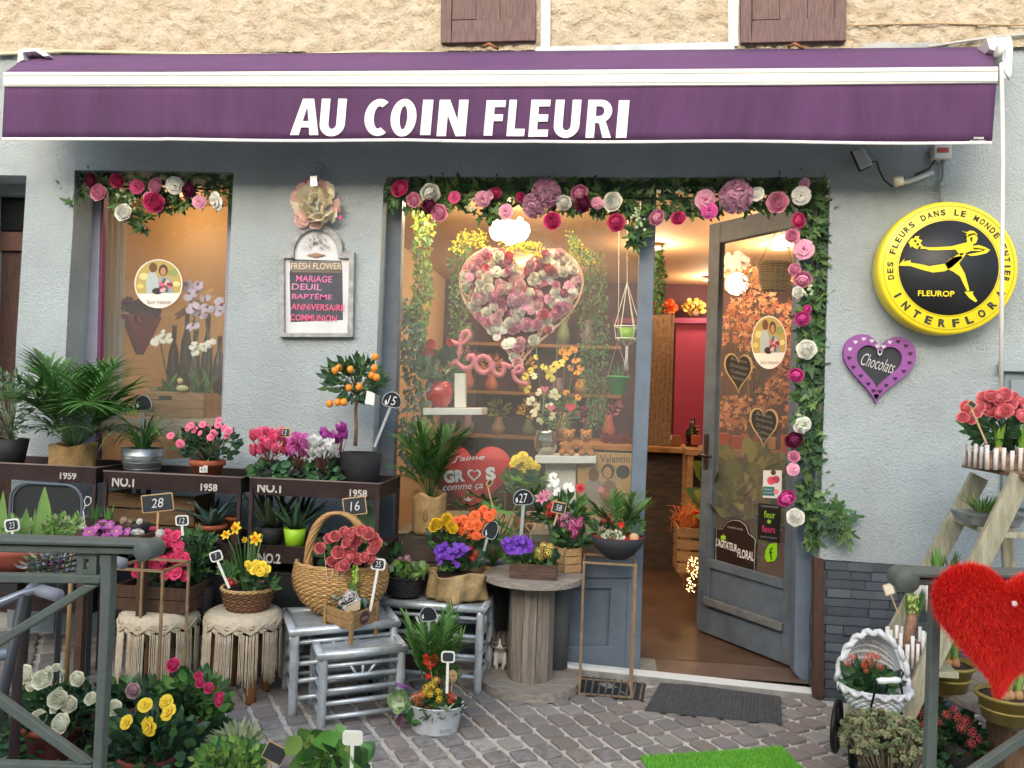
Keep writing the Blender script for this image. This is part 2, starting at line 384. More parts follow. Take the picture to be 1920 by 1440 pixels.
for x, y, a2, b2, qx, qy, ro in cell:
    i = random.randrange(8); q = Quaternion((0, 0, 1), ang+ro)
    vis = -30 < qx < 1950 and qy < 1462 and not (qx < 330 and qy > 1300)
    if vis and cnt < 298:
        inst(pavement, 'cobble', cme[i], (x, y, gz(x)+U(-.001, .002)), q, (a2, b2, .07)); cnt += 1
    else:
        m4 = Matrix.Translation((x, y, gz(x))) @ q.to_matrix().to_4x4() @ Matrix.Diagonal((a2, b2, .07, 1)); rest.add([m4 @ V(p) for p in cobbles[i].v], cobbles[i].f, STONE[i % 4], False)
rest.build('cobbles', pavement, kind='stuff')
# ---- the shop building
STUC = M('a8b3b8', .93, n=.12, ns=2.2, b=1.0, bs=115, bd=.0095)
CREAM = M('c8bca8', .95, n=.16, ns=9, b=1, bs=75, c2='b3a58e', bd=.014)
PAINT = M('667484', .6, n=.14, ns=9, b=.25, bs=30)
PAINTD = M('5b6673', .65, n=.2, ns=7, b=.3, bs=30)
bld = thing('shop_building', 'old corner flower shop with pale grey rendered ground floor under rough cream upper wall', 'building', (-.5, .1, 0))
b = MB(); T = .3
b.px([(-500, 108), (2500, 84), (2500, 340), (1557, 338), (1557, 332), (726, 331), (438, 322), (140, 319), (50, 329), (-500, 322)], 0, T, STUC)
b.px([(50, 329), (140, 319), (137, 420), (128, 560), (112, 900), (95, 1320), (8, 1320), (30, 650)], 0, T, STUC)
b.px([(438, 322), (726, 331), (719, 350), (697, 880), (684, 1290), (404, 1290), (413, 860)], 0, T, STUC)
b.px([(413, 860), (404, 1290), (95, 1320), (112, 875)], .02, T-.02, STUC)
b.px([(1557, 338), (2500, 340), (2500, 1112), (1722, 1061), (1545, 1049), (1537, 1049)], 0, T, STUC)
b.px([(1540, 1049), (2500, 1112), (2500, 1420), (1530, 1309)], .012, T, MORTAR)
b.px([(-500, 322), (-60, 327), (-90, 1320), (-500, 1340)], 0, T, STUC)
lw = b.build('lower_wall', bld)
# rough cast upper wall, really uneven
b = MB(); nx, ny = 620, 60; vs = []
for j in range(ny+1):
    for i in range(nx+1):
        px = -350+2650*i/nx; t = j/ny; py = -160+t*(262-12*(px/1900)); p = P(px, py, -.012)
        h = noise.fractal(V((p.x*24, p.z*26, 1.5)), 1, 2, 4); h2 = noise.noise(V((p.x*6, p.z*6, 7)))
        p.y -= .012*max(0, min(1, (h+.2)*3.2))+.003*h2; vs.append(p)
b.add(vs, [(j*(nx+1)+i, j*(nx+1)+i+1, (j+1)*(nx+1)+i+1, (j+1)*(nx+1)+i) for j in range(ny) for i in range(nx)], CREAM, True)
b.build('upper_wall', bld)
b = MB(); b.prism([(-8, .001, 3.0), (8, .001, 3.0), (8, .001, 7.2), (-8, .001, 7.2)], (0, .3, 0), CREAM); b.build('upper_wall_core', bld)
WHT = M('d8d8d2', .7, n=.12, ns=6, b=.3)
b = MB(); b.px([(1015, -170), (1034, -170), (1031, 92), (1014, 92)], -.035, .03, WHT); b.px([(1366, -170), (1386, -170), (1384, 86), (1366, 86)], -.035, .03, WHT)
b.px([(1004, 88), (1376, 78), (1378, 96), (1004, 103)], -.04, .03, M('c3ccd0', .8, n=.2, ns=8)); b.build('window_surround', bld)
SHUT = M('6e5856', .75, n=.28, ns=22, b=.5, bs=60, stretch=(6, 6, .6)); RUST = M('8a5a3c', .8, n=.4, ns=20, b=.5)
def shutter(x0, x1, yb):
    f = MB(); d = -.05
    f.px([(x0, -260), (x0+20, -260), (x0+18, yb), (x0-2, yb)], d, .03, SHUT); f.px([(x1-22, -260), (x1, -260), (x1-2, yb-4), (x1-24, yb-4)], d, .03, SHUT)
    f.px([(x0+20, yb-42), (x1-22, yb-46), (x1-24, yb-4), (x0+18, yb)], d, .03, SHUT)
    o = f.build('shutter', bld, bevel=.003)
    for i in range(3):
        a = x0+20+(x1-x0-42)*i/3; c = x0+20+(x1-x0-42)*(i+1)/3
        q = MB(); q.px([(a+.6, -260), (c-.6, -260), (c-1.2, yb-44), (a-.6, yb-43)], d+.012, .015, SHUT); q.build('board', o, bevel=.002)
    q = MB(); q.tube([P((x0+x1)/2-12, yb+8, -.04), P((x0+x1)/2, yb+2, -.07), P((x0+x1)/2+18, yb+12, -.06)], .008, RUST, 6); q.build('shutter_catch', o)
shutter(828, 1006, 80); shutter(1391, 1589, 80)
# conduit and wires along the top of the ground floor
b = MB(); pts = [(-200, 100), (0, 101), (120, 96), (250, 99), (400, 102), (560, 103), (700, 97), (840, 100)]
b.tube([P(x, y, -.03) for x, y in pts], .009, M('cfc7a8', .6), 8); b.build('conduit', bld)
b = MB(); b.tube([P(x, y, -.03) for x, y in ((1540, 50), (1640, 46), (1760, 44), (1850, 46), (2100, 50))], .004, M('b39c74', .7), 6)
b.build('wire', bld); b = MB(); b.tube([P(x, y, -.04) for x, y in ((1740, 88), (1850, 71), (2000, 58))], .007, M('b8b8b4', .5), 6); b.build('wire', bld)
b = MB(); b.px([(1620, 84), (1660, 78), (1700, 82), (1740, 78), (1775, 84), (1800, 95), (1600, 97)], -.034, .01, M('a9acad', .9, n=.2)); b.build('plaster_patch', bld)
# slate plinth
SLATE = [M('4c535e', .7, n=.25, ns=25, b=.5, bs=70, v=.22, stretch=(.6, 1, 2.5)), M('575f69', .75, n=.25, ns=25, b=.5, bs=70, v=.2, stretch=(.6, 1, 2.5))]
pl = MB(); pl.px([(1543, 1052), (2500, 1115), (2500, 1420), (1543, 1309)], .006, .004, SLATE[0]); plinth = pl.build('plinth', bld)
tm = []
for i in range(5):
    random.seed(i); q = MB(); q.box((0, 0, 0), (.99, 1, .95), SLATE[i % 2]); tm.append(q.mesh('slate_form'))
random.seed(8); row = 0; z = -.045
while z < .625:
    h = .042; x = 1.066-(row % 2)*.03
    while x < 2.3:
        w_ = U(.075, .12); y0 = U(-.002, .012)
        if z+h/2 > gz(x)-.02: inst(plinth, 'slate_tile', tm[random.randrange(5)], (max(x, 1.052)+w_/2, y0, z+h/2), None, (w_, U(.018, .03), h*.95))
        x += w_+.001
    z += h; row += 1
for i in range(15):
    inst(plinth, 'slate_tile', tm[i % 5], (1.03, .06+U(-.01, .01), -.01+.042*i), None, (U(.012, .02), .11, .04))
b = MB(); b.px([(1527, 1047), (1545, 1049), (1545, 1309), (1524, 1308)], -.022, .034, M('4b3429', .8, n=.3, ns=30, b=.3, stretch=(3, 3, .5))); b.build('corner_strip', bld, bevel=.002)
# ---- joinery: left shop window
b = MB(); YW = .17
b.px([(160, 300), (190, 300), (176, 905), (150, 905)], YW, .06, M('8d8fa3', .5, n=.1)); b.px([(190, 300), (196, 300), (182, 905), (176, 905)], YW+.01, .04, M('7a3a66', .5))
b.px([(430, 300), (460, 300), (450, 905), (410, 905)], YW, .06, M('8d8fa3', .5)); b.px([(150, 880), (450, 880), (450, 915), (150, 915)], YW, .08, PAINT)
b.px([(150, 300), (460, 300), (460, 335), (150, 335)], YW+.001, .058, PAINT)
wf = b.build('window_frame', bld, bevel=.003)
b = MB(); b.px([(188, 330), (440, 330), (432, 890), (172, 890)], YW+.03, .005, GLASS); b.build('window_pane', wf)
# ---- joinery: main front
b = MB(); YJ = .1
b.px([(733, 300), (757, 300), (747, 600), (738, 880), (732, 1252), (676, 1252), (700, 700), (718, 300)], YJ, .07, PAINTD)
b.px([(1204, 300), (1232, 300), (1229, 440), (1221, 690), (1207, 1000), (1200, 1256), (1171, 1252), (1180, 1000), (1192, 690), (1200, 440)], YJ-.005, .08, PAINT)
b.px([(735, 300), (1230, 300), (1230, 372), (735, 368)], YJ+.002, .066, PAINTD)
b.px([(1210, 300), (1580, 300), (1580, 352), (1210, 350)], YJ+.004, .066, PAINTD)
sf = b.build('shop_window_frame', bld, bevel=.004)
b = MB(); b.px([(735, 1052), (1192, 1052), (1190, 1084), (730, 1082)], YJ-.015, .07, PAINT); b.build('sill', sf, bevel=.004)
b = MB(); b.px([(728, 1082), (1186, 1084), (1178, 1256), (700, 1240)], YJ+.025, .03, PAINT)
for x0, x1 in ((700, 760), (895, 960), (1140, 1184)): b.px([(x0+6, 1083), (x1+6, 1083), (x1-2, 1254), (x0-2, 1245)], YJ+.002, .025, PAINT)
b.px([(700, 1084), (1184, 1084), (1184, 1104), (700, 1102)], YJ+.001, .022, PAINT); b.px([(700, 1206), (1180, 1212), (1180, 1256), (700, 1240)], YJ+.001, .022, PAINT)
b.build('lower_panel', sf, bevel=.004)
b = MB()
for i in range(9): b.px([(924, 1128+i*3.6), (946, 1129+i*3.6), (946, 1130.6+i*3.6), (924, 1129.6+i*3.6)], YJ-.004, .006, M('c5ccd0', .5))
b.px([(921, 1124), (949, 1125), (949, 1162), (921, 1161)], YJ-.001, .003, M('5a6068')); b.build('air_vent', sf)
b = MB(); b.px([(745, 350), (1204, 350), (1193, 700), (1183, 1056), (736, 1056), (738, 880), (747, 600)], YJ+.03, .006, GLASS); b.build('window_pane', sf)
# door frame and door leaf standing open inwards
b = MB(); b.px([(1502, 300), (1580, 300), (1560, 600), (1542, 1000), (1526, 1300), (1489, 1262), (1496, 800), (1502, 400)], .13, .09, PAINT); df = b.build('door_frame', bld, bevel=.004)
ZF = .03
h0 = H(1489, 1254, ZF); f0 = H(1310, 1183, ZF); hv = (f0-h0); hv.z = 0; HW = hv.length; hv.normalize(); hn = V((hv.y, -hv.x, 0))
if hn.dot(h0-CAM) > 0: hn = -hn
HT = 2.36-ZF
def D(u, z, o=0): return h0+hv*(u*HW)+V((0, 0, z-ZF+.012))+hn*o
def dq(b, u0, u1, z0, z1, o, t, mat): return b.prism([D(u0, z0, o), D(u1, z0, o), D(u1, z1, o), D(u0, z1, o)], hn*-t, mat)
DP = M('5d6873', .55, n=.22, ns=8, b=.3); DPE = M('6d6146', .6, n=.2, ns=10)
b = MB(); zg0 = .45; zg1 = 2.24
dq(b, 0, .1, ZF, 2.36, .02, .045, DP); dq(b, .87, 1, ZF, 2.36, .02, .045, DP); dq(b, .1, .87, zg1, 2.36, .02, .045, DP)
dq(b, .1, .87, ZF, zg0, .008, .03, DP); dq(b, .1, .87, ZF, ZF+.14, .02, .045, DP); dq(b, .1, .87, zg0-.05, zg0, .022, .045, DP)
dl = b.build('door_leaf', bld, bevel=.004)
b = MB(); b.prism([D(.08, .19, .021), D(.9, .19, .021), D(.9, .235, .021), D(.08, .235, .021)], hn*.02, M('6a6d6e', .7, n=.2, ns=20)); b.build('weather_strip', dl, bevel=.006)
b = MB(); dq(b, .1, .87, zg0, zg1, 0, .006, GLASS); b.build('glass_pane', dl)
b = MB(); b.tube([D(.95, 1.03, .02), D(.95, 1.03, .07), D(.8, 1.03, .075)], .008, M('3c3733', .3, .8), 8); b.prism([D(.92, .95, .021), D(.97, .95, .021), D(.97, 1.15, .021), D(.92, 1.15, .021)], hn*.004, M('4a4238', .4, .7)); b.build('door_handle', dl)
# threshold
b = MB(); b.px([(700, 1222), (1030, 1243), (1532, 1296), (1530, 1302), (1030, 1249), (700, 1228)], .0, .045, M('e2e6e6', .5)); b.build('threshold_strip', bld)
b = MB(); b.px([(700, 1229), (1030, 1250), (1530, 1303), (1528, 1345), (1030, 1290), (700, 1270)], -.005, .3, M('8f8d88', .9, n=.25, ns=14, b=.5)); b.build('threshold_step', bld, bevel=.004)
# old doorway at far left
b = MB(); b.px([(-90, 318), (60, 326), (60, 366), (-90, 362)], .18, .1, M('8b8f8e', .8, n=.2)); b.px([(-100, 362), (60, 366), (30, 1320), (-120, 1320)], .26, .04, M('4a332c', .7, n=.35, ns=16, b=.4, stretch=(5, 5, .6)))
b.px([(-100, 432), (60, 436), (58, 470), (-100, 468)], .235, .03, M('54392f', .6, n=.3)); b.px([(-100, 362), (60, 366), (60, 432), (-100, 430)], .245, .02, M('17191b', .2)); b.build('side_door', bld)
# meter box at right
b = MB(); b.px([(1884, 682), (2000, 686), (2000, 960), (1880, 952)], -.03, .08, M('7d8b90', .6, n=.1)); mb_ = b.build('meter_box', bld, bevel=.006)
b = MB(); b.px([(1896, 712), (1990, 716), (1990, 930), (1892, 922)], -.045, .014, M('87959a', .6)); b.px([(1880, 678), (2010, 684), (2010, 700), (1880, 696)], -.06, .05, M('9aa8ac', .6)); b.build('meter_box_door', mb_, bevel=.004)
# ---- inside the shop
b = MB(); b.add([(-3.4, .3, ZF), (3, .3, ZF), (3, 4.6, ZF), (-3.4, 4.6, ZF)], [(0, 1, 2, 3)], M('665040', .4, n=.3, ns=5, b=.1, c2='4c3b30'))
b.add([(-3.4, .07, ZF-.002), (1.04, .07, ZF-.002), (1.04, .31, ZF-.002), (-3.4, .31, ZF-.002)], [(0, 1, 2, 3)], M('6a5a50', .4, n=.2, ns=8)); b.build('shop_floor', kind='structure')
b = MB(); b.add([(-3.4, .3, 2.5), (-3.4, 4.6, 2.5), (3, 4.6, 2.5), (3, .3, 2.5)], [(0, 1, 2, 3)], M('c4a078', .8)); b.build('shop_ceiling', kind='structure')
b = MB(); b.prism([(-3.4, 4.2, 0), (3, 4.2, 0), (3, 4.2, 2.6), (-3.4, 4.2, 2.6)], (0, .1, 0), M('4f2d38', .8)); b.build('shop_back_wall', kind='structure')
b = MB(); b.prism([(2.2, .3, 0), (2.2, 4.3, 0), (2.2, 4.3, 2.6), (2.2, .3, 2.6)], (.1, 0, 0), M('9a5f45', .8)); b.prism([(-3.3, .3, 0), (-3.3, 4.3, 0), (-3.3, 4.3, 2.6), (-3.3, .3, 2.6)], (-.1, 0, 0), M('c9a77c', .8)); b.prism([(-1.62, .9, 0), (-1.62, 4.3, 0), (-1.62, 4.3, 2.6), (-1.62, .9, 2.6)], (-.06, 0, 0), M('c9a77c', .8)); b.build('shop_side_wall', kind='structure')
b = MB(); b.prism([(-3.3, 1.1, 0), (-1.66, 1.1, 0), (-1.66, 1.1, 2.6), (-3.3, 1.1, 2.6)], (0, .05, 0), M('d9b078', .85, n=.08, ns=3)); b.build('display_backdrop', kind='structure')
# ---- the house across the street (seen in the panes)
op = thing('house_across_street', 'cream rendered house with tall windows across the street, seen reflected in the panes', 'building', (0, -13, 0))
b = MB(); OC = M('efe8da', .9, n=.1, ns=2)
b.prism([(-16, -13, 0), (16, -13, 0), (16, -13, 6.2), (-16, -13, 6.2)], (0, -.4, 0), OC); b.build('wall', op)
b = MB()
for z_ in (0.5, 3.2, 6.1): b.box((0, -12.93, z_), (32, .16, .16), M('dcd6c8', .8))
b.build('cornice', op)
for i in range(8):
    for z_ in (1.9, 4.6):
        x = -14+i*4; q = MB(); q.box((x, -12.96, z_), (1.3, .1, 1.9), M('8b8577', .8)); q.box((x, -12.93, z_), (1.0, .12, 1.6), M('2c3238', .15)); q.build('window', op, bevel=.01)
# ================================================================ AWNING
random.seed(21)
AW = M('513058', .85, n=.2, ns=3, b=.5, bs=22, stretch=(2.5, 1, .6), bd=.01); AWT = M('5f3f69', .85, n=.08, ns=4); ALU = M('e6e8e2', .4, n=.05, ns=3); CHROME = M('c9ced2', .3, .6)
aw = thing('awning', 'purple fabric awning lettered in white with a white front bar over the shop front', 'awning', P(940, 140, -.2))
b = MB(); YA = -.36
b.px([(5, 134), (300, 134), (900, 131), (1500, 127), (1873, 124), (1872, 155), (1500, 159), (900, 162), (5, 162)], YA, .07, ALU); fb = b.build('front_bar', aw, bevel=.006)
b = MB(); b.px([(6, 140), (900, 138), (1500, 134), (1872, 131), (1872, 133), (1500, 136), (900, 140), (6, 142)], YA-.003, .01, M('b9bcb8', .4)); b.px([(6, 157), (1872, 150), (1872, 152), (6, 159)], YA-.003, .01, M('c5c8c4', .4)); b.build('bar_groove', fb)
b = MB(); n = 60; vs = []
for i in range(n+1):
    t = i/n; a = P(8+t*1862, 135-9*t, YA+.055); c = P(46+t*1812, 104-16*t, -.05)
    for j in range(5): q = a.lerp(c, j/4); q.z += .006*sin(i*.7)*sin(pi*j/4)-.01*sin(pi*j/4); vs.append(q)
b.add(vs, [(i*5+j, (i+1)*5+j, (i+1)*5+j+1, i*5+j+1) for i in range(n) for j in range(4)], AWT, True)
o = b.build('canopy', aw); sm = o.modifiers.new('t', 'SOLIDIFY'); sm.thickness = .0015
b = MB(); n = 120; vs = []; vt = []
def valY(t, s): return YA+.012+.006*s*sin(t*19+1)+.004*s*sin(t*43)+.018*s*math.exp(-((t-.955-.03*s)/.018)**2)*(1 if t > .9 else 0)
def valbot(x): return 261.5+(x-5)*.0043+2.2*sin(x*.011+2)*(.6 if x > 300 else .2)+(2 if 760 < x < 1000 else 0)*sin((x-760)*pi/240)
for i in range(n+1):
    t = i/n; x0 = 9+t*1859; x1 = 4+t*1856
    for j in range(7):
        s = j/6; x = x0+(x1-x0)*s; y = (162-6*t)*(1-s)+(valbot(x)-3)*s; vs.append(P(x, y, valY(t, s)))
    x = x1; vt += [P(x, valbot(x)-4, valY(t, 1)-.002), P(x, valbot(x)+1.5, valY(t, 1)-.002)]
b.add(vs, [(i*7+j, (i+1)*7+j, (i+1)*7+j+1, i*7+j+1) for i in range(n) for j in range(6)], AW, True)
vl = b.build('valance', aw); sm = vl.modifiers.new('t', 'SOLIDIFY'); sm.thickness = .0015
b = MB(); b.add(vt, [(2*i, 2*i+2, 2*i+3, 2*i+1) for i in range(n)], M('e9e9ea', .7), True); o = b.build('trim', vl); sm = o.modifiers.new('t', 'SOLIDIFY'); sm.thickness = .002
# bold leaning capitals, each letter drawn from strokes
LM = M('f2f2f2', .7)
def letter(ch, x0, x1, y0, y1, sl=6):
    """x0..x1 foot of the letter, y0 top, y1 bottom (photo pixels)"""
    y0 -= 2; y1 -= 4; W = x1-x0; Hh = y1-y0; s = .36 if ch not in 'I' else 1
    def q(u, v): return P(x0+u*W+sl*(1-v), y0+v*Hh, valY((x0+u*W-5)/1856, (y0+v*Hh-160)/102)-.009)
    def arc(cu, cv, ru, rv, a0, a1, n=12): return [(cu+ru*cos(R(a0+(a1-a0)*i/n)), cv-rv*sin(R(a0+(a1-a0)*i/n))) for i in range(n+1)]
    polys = []
    if ch == 'I': polys = [[(0, 0), (1, 0), (1, 1), (0, 1)]]
    elif ch == 'L': polys = [[(0, 0), (.42, 0), (.42, .8), (1, .8), (1, 1), (0, 1)]]
    elif ch == 'F': polys = [[(0, 0), (1, 0), (1, .19), (.45, .19), (.45, .4), (.92, .4), (.92, .59), (.45, .59), (.45, 1), (0, 1)]]
    elif ch == 'E': polys = [[(0, 0), (1, 0), (1, .18), (.42, .18), (.42, .4), (.94, .4), (.94, .59), (.42, .59), (.42, .81), (1, .81), (1, 1), (0, 1)]]
    elif ch == 'N': polys = [[(0, 0), (.36, 0), (.68, .56), (.68, 0), (1, 0), (1, 1), (.66, 1), (.32, .42), (.32, 1), (0, 1)]]
    elif ch == 'A': polys = [[(.24, 0), (.62, 0), (.62, .2), (.4, .2), (.3, .6), (.24, .78), (.27, 1), (0, 1)][:0] or [(.3, 0), (.49, 0), (.49, .22), (.35, .62), (.49, .62), (.49, .79), (.31, .79), (.25, 1), (-.08, 1)], [(.49, 0), (.72, 0), (1.0, 1), (.66, 1), (.62, .79), (.49, .79), (.49, .62), (.59, .62), (.49, .22)]]
    elif ch == 'U':
        polys = [[(0, 0), (.34, 0), (.34, .68)]+arc(.5, .68, .16, .14, 180, 270)+arc(.5, .68, .5, .34, 270, 180), [(1, 0), (1, .68)]+arc(.5, .68, .5, .34, 360, 270)+arc(.5, .68, .16, .14, 270, 360)+[(.66, .0)]]
    elif ch == 'O':
        polys = [arc(.5, .5, .5, .51, a, a+90)+arc(.5, .5, .15, .32, a+90, a) for a in (0, 90, 180, 270)]
    elif ch == 'C':
        polys = [arc(.55, .5, .55, .51, 55, 180)+arc(.55, .5, .2, .31, 180, 62), arc(.55, .5, .55, .51, 180, 305)+arc(.55, .5, .2, .31, 298, 180)]
    elif ch == 'R':
        polys = [[(0, 0), (.34, 0), (.34, 1), (0, 1)], [(.34, 0), (.5, 0)]+arc(.52, .3, .46, .3, 90, 0, 8)+[(.7, .3)]+arc(.5, .3, .17, .13, 0, 90, 6)+[(.34, .17)], arc(.52, .3, .46, .3, 0, -60, 6)+[(1.02, 1), (.68, 1), (.5, .62), (.34, .6), (.34, .43), (.5, .43)]+arc(.5, .3, .17, .13, -60, 0, 5)]
    b = MB()
    for p in polys: b.prism([q(u, v) for u, v in p], (0, .008, 0), LM)
    b.build('letter', vl)
for ch, x0, x1, y0, y1 in (('A', 549, 595, 187, 257), ('U', 599, 643, 187, 258), ('C', 682, 728, 188, 258), ('O', 731, 776, 188, 259), ('I', 789, 805, 189, 257), ('N', 820, 871, 189, 259),
                           ('F', 908, 941, 190, 258), ('L', 951, 981, 189, 259), ('E', 992, 1025, 189, 260), ('U', 1038, 1083, 189, 261), ('R', 1099, 1143, 189, 262), ('I', 1156, 1173, 190, 262)):
    letter(ch, x0-1.5, x1+1.5, y0, y1)
textpx(vl, 'STORES', 1835, 259, 4, YA-.012, LM, 18, bold=.02); textpx(vl, 'DI LUCCA', 1834, 265, 4.5, YA-.012, LM, 29, bold=.02)
b = MB(); b.px([(34, 92), (72, 90), (92, 104), (82, 106), (66, 96), (42, 98), (44, 112), (32, 118)], -.14, .1, ALU); b.tube([P(44, 103, -.1), P(60, 101, -.1)], .012, CHROME); b.build('end_bracket', aw, bevel=.003)
b = MB(); b.px([(1850, 72), (1896, 68), (1900, 84), (1897, 140), (1886, 148), (1876, 140), (1880, 100), (1856, 92)], -.16, .1, ALU)
b.tube([P(1868, 96, -.2), P(1884, 96, -.2)], .026, ALU, 12); b.tube([P(1884, 92, -.22), P(1881, 112, -.25), P(1886, 136, -.27), P(1893, 149, -.27)], .007, CHROME, 8); b.tube([P(1842, 86, -.06), P(1866, 70, -.14)], .006, CHROME, 6); b.build('end_bracket', aw, bevel=.003)
b = MB(); b.tube([P(1878, 118, -.33), P(1880, 300, -.33), P(1879, 480, -.33), P(1877, 742, -.33)], .0085, M('e9e9e6', .4), 10); b.tube([P(1877, 742, -.33), P(1876, 765, -.33)], .011, M('d0d0cc', .4), 10); b.build('crank_rod', aw)
for x in (300, 1600):
    b = MB(); b.bar(P(x, 150, YA+.06), P(x+40 if x < 900 else x-40, 118, -.03), .03, .02, ALU); b.build('folding_arm', aw)
# ================================================================ THINGS ON THE WALL
cable = M('2b2d2f', .6)
t = thing('floodlight', 'small grey square floodlight on a black bracket under the right end of the awning', 'floodlight', P(1612, 300, 0))
b = MB(); b.prism([P(1597, 283, -.11), P(1616, 276, -.13), P(1633, 308, -.13), P(1613, 318, -.11)], V((.02, .035, .01)), M('b9bec2', .5)); b.build('lamp_face', t, bevel=.003)
b = MB(); b.prism([P(1593, 284, -.085), P(1614, 276, -.1), P(1632, 310, -.1), P(1610, 322, -.085)], V((.02, .05, .01)), M('22252a', .6)); b.tube([P(1612, 300, -.05), P(1612, 298, .0)], .012, cable, 8); b.build('housing', t, bevel=.004)
b = MB(); b.tube([P(1632, 305, -.05), P(1644, 302, -.03), P(1648, 318, -.02), P(1658, 338, -.02), P(1672, 349, -.03), P(1690, 349, -.03)], .004, cable, 6); tag(b.build('lamp_cable', org=P(1650, 320, 0)), 'thin black cable sagging from the square floodlight to the white wall hook', 'cable')
t = thing('wall_hook', 'white metal hook arm on the grey wall above the yellow round sign', 'hook', P(1712, 340, 0))
b = MB(); b.tube([P(1678, 343, -.09), P(1705, 340, -.06), P(1748, 324, 0)], .011, M('dcdcd8', .5), 10); b.build('arm', t)
b = MB(); b.lathe(P(1684, 340, -.1), [(.0, -.018), (.022, -.018), (.024, 0), (.022, .02), (0, .02)], M('e3ddcc', .6, n=.2), 14, q=aim((.9, -.1, .2), 0)); b.build('cap', t)
t = thing('junction_box', 'white and red electric junction box on the wall under the awning', 'junction box', P(1770, 286, 0))
b = MB(); b.px([(1752, 268), (1786, 268), (1784, 298), (1752, 296)], -.05, .05, M('d9dcdc', .5)); b.build('box', t, bevel=.003); b = MB(); b.px([(1759, 277), (1779, 277), (1779, 285), (1759, 285)], -.056, .008, M('b5352c', .5)); b.build('red_label', t)
b = MB(); b.tube([P(1768, 297, -.025), P(1769, 330, -.025), P(1764, 345, -.03), P(1763, 386, -.03)], .0075, M('8f979c', .5), 8); b.tube([P(1764, 342, -.03), P(1764, 352, -.03)], .013, M('a3a9ac', .5), 8); b.build('conduit_pipe', t)
b = MB(); b.tube([P(1756, 297, -.02), P(1742, 316, -.02), P(1715, 328, -.02)], .004, cable, 6); b.build('lead', t)
# --- round yellow sign (standing proud of the wall)
YE = M('f0dc1e', .45, coat=.3); BK = M('26282c', .5)
cx, cy, YS = 1778, 502, -.13
c0 = P(cx, cy, YS); rs = .2985
t = thing('round_sign', 'round yellow and black shop sign with a running figure carrying flowers', 'sign', (c0.x, 0, c0.z))
qy = Quaternion((1, 0, 0), R(90))
def SP(u, v, o=0): return c0+V((u, -o, v))
b = MB(); b.lathe(c0, [(0, 0), (rs-.012, 0), (rs-.004, -.004), (rs, -.012), (rs, -.09), (rs-.01, -.1), (0, -.1)], YE, 72, q=qy); disc = b.build('case', t)
b = MB(); b.lathe(SP(0, 0, .0), [(0, 0), (.212, 0), (.212, .003), (0, .003)], BK, 64, q=qy)
b.v = [(x, y, z) for x, y, z in b.v]; bd = b.build('black_disc', disc)
def ring(b, r0, r1, o, mat, n=80):
    vs = []
    for i in range(n): a = 2*pi*i/n; vs += [SP(r0*cos(a), r0*sin(a), o), SP(r1*cos(a), r1*sin(a), o)]
    b.add(vs, [(2*i, 2*i+1, (2*i+3) % (2*n), (2*i+2) % (2*n)) for i in range(n)], mat)
b = MB(); ring(b, .2765, .2785, .0015, M('8a7a10', .5)); ring(b, .218, .2195, .0015, M('8a7a10', .5)); b.build('ring_line', disc)
def arc_text(s, r, a0, a1, h, top=True, wf=.78):
    n = len(s)
    for i, ch in enumerate(s):
        if ch == ' ': continue
        a = R(a0+(a1-a0)*i/(n-1)); p = SP(r*cos(a), r*sin(a), .001); rad = V((cos(a), 0, sin(a))); tan = V((sin(a), 0, -cos(a)))
        if not top: rad = -rad; tan = -tan
        text(disc, ch, p, tan, rad, h, BK, w=h*(.28 if ch == 'I' else wf), bold=.03 if top else .045, name='letter')
arc_text('DES FLEURS DANS LE MONDE ENTIER', .249, 191, -11, .027)
arc_text('INTERFLORA', .249, 211, 333, .036, top=False, wf=.85)
text(bd, 'FLEUROP', SP(-.05, -.117, .0035), X3, Z3, .026, YE, w=.155, bold=.02, th=.001)
# the runner, traced on the disc: photo pixels from the zoomed sign
def SQ(x, y, o=.005): return SP((x-578)/957*.795*.7785 if False else (x-580)*.000825, (705-y)*.000825, o)
runner = [
 [(330, 685), (352, 660), (345, 678), (382, 668), (382, 682), (440, 690), (480, 700), (560, 684), (600, 650), (640, 640), (650, 650), (600, 700), (560, 725), (500, 733), (450, 722), (382, 700), (345, 700), (322, 698)],
 [(560, 684), (590, 656), (640, 625), (668, 628), (650, 655), (632, 680), (640, 695), (663, 735), (675, 775), (690, 828), (678, 830), (658, 790), (640, 752), (606, 728), (575, 712)],
 [(664, 834), (710, 832), (706, 845), (731, 882), (722, 889), (690, 868)],
 [(436, 590), (470, 598), (520, 596), (590, 590), (640, 575), (672, 566), (700, 578), (706, 596), (740, 598), (768, 606), (735, 612), (690, 612), (664, 625), (640, 640), (612, 606), (590, 608), (520, 612), (476, 612), (455, 604), (432, 606)],
 [(700, 585), (730, 580), (762, 590), (790, 606), (772, 624), (720, 638), (690, 640), (672, 632), (720, 622), (762, 610), (735, 604), (706, 606)],
 [(672, 566), (668, 548), (672, 530), (684, 520), (705, 516), (720, 528), (724, 548), (716, 570), (700, 578)],
 [(644, 506), (668, 512), (684, 502), (706, 506), (722, 522), (718, 532), (700, 524), (676, 536), (662, 528), (672, 520)],
 [(368, 572), (386, 548), (396, 552), (402, 538), (424, 536), (420, 552), (440, 560), (430, 574), (442, 590), (424, 592), (416, 608), (398, 600), (388, 590), (380, 600), (376, 584)]]
b = MB()
for p in runner: b.prism([SQ(x, y) for x, y in p], (0, .002, 0), YE)
b.build('runner_figure', bd)
b = MB()
